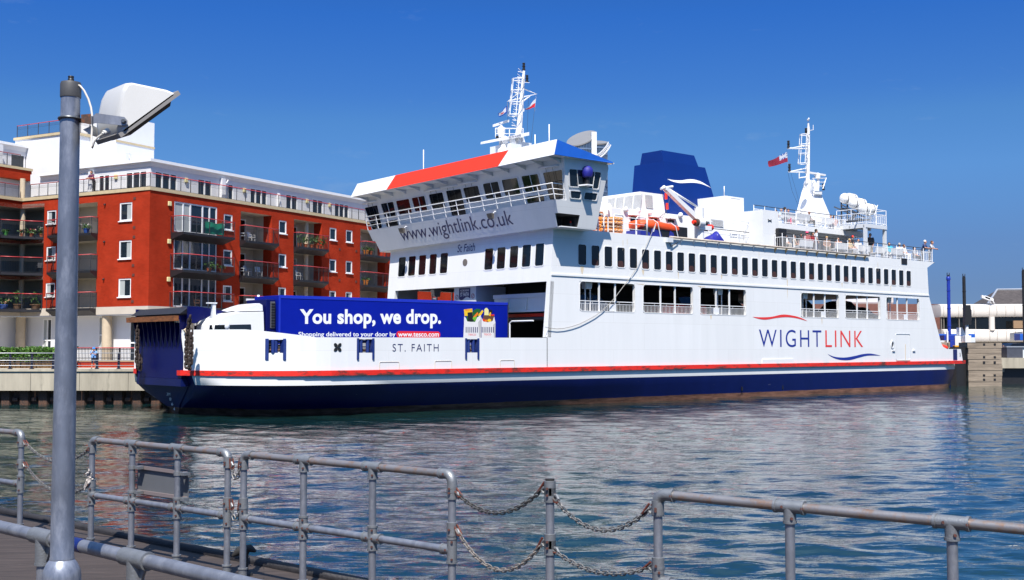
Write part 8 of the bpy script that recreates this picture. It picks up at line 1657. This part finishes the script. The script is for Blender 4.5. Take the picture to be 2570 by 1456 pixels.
# scrap of white cloth knotted on the post
c = on_line(229, 1200); rg = thing('cloth_scrap', 'scrap of dirty white cloth tied round the railing post beside the lamp post', 'cloth', c); mb = MB(); mb.use(mat('dirty_cloth', (.40, .36, .33), .9, var=.3, scale=30, bump=.6, bscale=60)); random.seed(3)
for i in range(16):
    a = Vector((random.gauss(-.005, .013), -.034 + random.gauss(0, .006), random.gauss(0, .03))); b = a + Vector((random.gauss(-.004, .012), random.gauss(-.004, .007), random.gauss(-.012, .022))); mb.tube([a, (a + b) / 2 + Vector((.004, -.006, 0)), b], [.009, .012, .005], 6)
mb.tube([(-.01, -.03, -.03), (-.045, -.035, -.08), (-.055, -.03, -.12)], [.018, .015, .005], 6); mb.build('knot', None, rg)
# mooring cleat on the deck edge
c = on_level(613, 1444, DKZ); bo = thing('mooring_cleat', 'small black mooring bollard with drooping horns at the deck edge', 'bollard', c); mb = MB(); mb.use(RUBBER); mb.lathe((0, 0, 0), [(.075, 0), (.07, .02), (.036, .04), (.032, .17), (.045, .2), (.03, .235), (.005, .245)], 14); mb.build('stem', None, bo)
mb = MB(); mb.tube([(.10, .0, .205), (.05, 0, .232), (0, 0, .222), (-.06, 0, .20), (-.105, 0, .165)], [.012, .034, .036, .034, .012], 10); mb.build('horn', RUBBER, bo)
# near rail, on this side of the lamp post
N0, N1 = on_level(0, 1322, TOPZ), on_level(600, 1463, TOPZ); nd = (N1 - N0).normalized(); nr = thing('pipe_railing', 'thick galvanised pipe rail nearest the viewer, crossing behind the lamp post', 'railing', (N0.x, N0.y, DKZ), 0, 'galvanised pipe railings along the deck edge'); o0 = Vector((N0.x, N0.y, DKZ)); zr = TOPZ - DKZ
A_, B__ = -nd * 3 + UP * zr, (N1 - N0) + nd * 2.2 + UP * zr; MB().cyl(A_, B__, .031, 18).build('top_rail', GALV, nr)
def near_at(x): return on_plane(x, 1380, N0, Vector((nd.y, -nd.x, 0)))
for x in (109, 341): q = near_at(x) - o0; q = Vector((q.x, q.y, zr)); MB().cyl((q.x, q.y, 0), q, .030, 16).build('post', GALV, nr); mb = MB(); mb.use(CAST); mb.tube([q - nd * .10, q + nd * .10], .0385, 18); mb.tube([q + nd * .092, q + nd * .104], .041, 18); mb.tube([q, q - UP * .13], .0385, 18); mb.tube([q - UP * .122, q - UP * .134], .040, 18); mb.prism([q + nd * .02 - UP * .03 - LN * .005, q + nd * .085 - UP * .035 - LN * .005, q + nd * .034 - UP * .12 - LN * .005], LN * .012); mb.build('pipe_fitting', None, nr)
for q in (A_, B__): MB().cyl((q.x, q.y, 0), q, .030, 16).build('post', GALV, nr)
q0, q1 = near_at(186) - o0, near_at(209) - o0; mb = MB(); mb.cyl(Vector((q0.x, q0.y, zr)), Vector((q1.x, q1.y, zr)), .0325, 18); mb.build('blue_tape', mat('tape_blue', (.006, .014, .10), .35), nr)

# ---- lamp post
LY = 4.9; lpx = lambda x, y, d=LY: at(x, y, d)
base = lpx(158, 1420); X0 = at(163, 1000, LY).x; lamp = thing('lamp_post', 'tall galvanised lamp post with a tilted white floodlight, near left', 'lamp post', (X0, LY, DKZ)); o0 = Vector((X0, LY, DKZ)); zt = lpx(180, 225).z - DKZ; zf = lpx(155, 1403).z - DKZ
mb = MB(); mb.use(GALVP); mb.lathe((0, 0, 0), [(.078, 0), (.078, zf - .07), (.074, zf - .045), (.062, zf - .018), (.0495, zf - .002), (.050, zf + .004), (.0475, zf + .012), (.0465, zf + .3), (.0395, zt - .02)], 32); mb.build('pole', None, lamp)
mb = MB(); mb.lathe((0, 0, 0), [(.0425, zt - .035), (.0435, zt - .03), (.0435, zt + .02), (.040, zt + .031), (.005, zt + .034)], 26); mb.build('pole_cap', mat('cap_grey', (.06, .06, .062), .55, var=.1, scale=20), lamp)
mb = MB(); mb.lathe((-.0, 0, 0), [(.013, zt + .03), (.013, zt + .045), (.0115, zt + .047), (.0115, zt + .052), (.013, zt + .054), (.012, zt + .058)], 12); mb.build('cable_gland', BLACK, lamp)
cL = lambda X, Y, d=LY: at(X * .30158, 188.2 + Y * .30158, d) - o0
zb = cL(600, 370).z; mb = MB(); mb.tube([(.046 * math.cos(rad(a)), .046 * math.sin(rad(a)), zb - .004 * math.sin(rad(a))) for a in range(0, 360, 20)], .0055, 7, closed=True); mb.build('u_bolt', mat('bolt_grey', (.13, .14, .15), .4, .6), lamp)
mb = MB(); mb.use(mat('bracket_rust', (.055, .03, .022), .8, var=.5, scale=40, col2=(.16, .05, .02), lo=.5, hi=.6))
mb.hexa([cL(675, 400, LY - .03), cL(770, 412, LY - .03), cL(770, 412, LY + .05), cL(675, 400, LY + .05)], [cL(675, 330, LY - .03), cL(765, 322, LY - .03), cL(765, 322, LY + .05), cL(675, 330, LY + .05)]); mb.build('pole_bracket', None, lamp)
# floodlight: a wedge-shaped white housing; near outline and far outline (shifted back and left)
near = [(1476, 152), (1400, 118), (1110, 57), (1062, 62), (1025, 130), (982, 330), (985, 440), (1020, 490)]
sh = Vector((-.183, .24, .012)); nY = LY - .13
def ring_p(k, s):
    c = cL(1180, 300, nY); return [cL(x, y, nY) * s + c * (1 - s) + sh * k for x, y in near]
mb = MB(); mb.use(mat('lamp_white', (.56, .555, .53), .35, var=.03, scale=6)); rings = [ring_p(0, .90), ring_p(.03, .97), ring_p(.10, 1.0), ring_p(.86, 1.0), ring_p(.96, .96), ring_p(1.0, .88)]
mb.loft(rings); fl = mb.build('floodlight', None, lamp)
a_, b_ = cL(1482, 158, nY), cL(1015, 497, nY); d_ = (b_ - a_).normalized(); dn = Vector((.55, 0, -.83)).normalized()
mb = MB(); mb.use(mat('rim_grey', (.20, .19, .18), .5)); q = [a_ - d_ * .008, b_ + d_ * .01, b_ + d_ * .01 + sh, a_ - d_ * .008 + sh]; q = [k - dn * .012 for k in q]; mb.prism(q, dn * .020); mb.build('lens_rim', None, fl)
mb = MB(); mb.use(mat('lens_glass', (.10, .095, .08), .12)); q = [a_ + d_ * .03 + sh * .08 + dn * .009, b_ - d_ * .03 + sh * .08 + dn * .009, b_ - d_ * .03 + sh * .92 + dn * .009, a_ + d_ * .03 + sh * .92 + dn * .009]; mb.hexa(q, [k + dn * .018 + (sum(q, Vector()) / 4 - k) * .1 for k in q]); mb.build('lens', None, fl)
mb = MB(); mb.use(GALV); y = nY - .016; mb.prism([cL(770, 345, y), cL(800, 318, y), cL(1035, 350, y), cL(1058, 378, y), cL(1058, 408, y), cL(1035, 422, y), cL(800, 398, y), cL(770, 405, y)], (0, .005, 0)); mb.prism([cL(768, 345, y), cL(768, 405, y), cL(750, 400, LY + .03), cL(750, 335, LY + .03)], (.004, 0, 0)); br = mb.build('stirrup', None, fl)
c = cL(1030, 385, y); mb = MB(); mb.lathe(c, [(.011, -.001), (.011, .006), (.008, .012)], 6, 'Y'); mb.build('pivot_bolt', mat('bolt_grey', (0, 0, 0)), br)
mb = MB(); mb.use(mat('lamp_white', (0, 0, 0))); mb.prism([cL(690, 455, LY), cL(770, 418, LY), cL(775, 500, LY), cL(740, 490, LY)], (0, .06, 0)); mb.build('rear_lug', None, fl)
mb = MB(); mb.use(mat('gland_white', (.60, .58, .54), .5)); g0, g1 = cL(905, 465, nY + .02), cL(850, 490, nY - .0); mb.tube([g0, g0 + (g1 - g0) * .35], .0135, 8); mb.tube([g0 + (g1 - g0) * .35, g0 + (g1 - g0) * .8], .0115, 10); mb.tube([g0 + (g1 - g0) * .8, g1], .007, 8); mb.build('cable_gland', None, fl)
mb = MB(); mb.use(mat('cable_white', (.50, .47, .42), .6, var=.1, scale=20)); mb.tube([cL(*k) for k in ((612, 96, LY), (618, 84, LY), (640, 80, LY - .01), (668, 92, LY - .02), (700, 130, LY - .03), (735, 200, LY - .04), (757, 270, LY - .05), (766, 330, LY - .06), (768, 400, LY - .07), (764, 480, LY - .08), (760, 545, LY - .09), (762, 585, LY - .1), (768, 606, LY - .11), (774, 590, LY - .125), (785, 555, LY - .13), (812, 520, LY - .13), (850, 492, LY - .13))], .0042, 8); mb.build('cable', None, lamp)
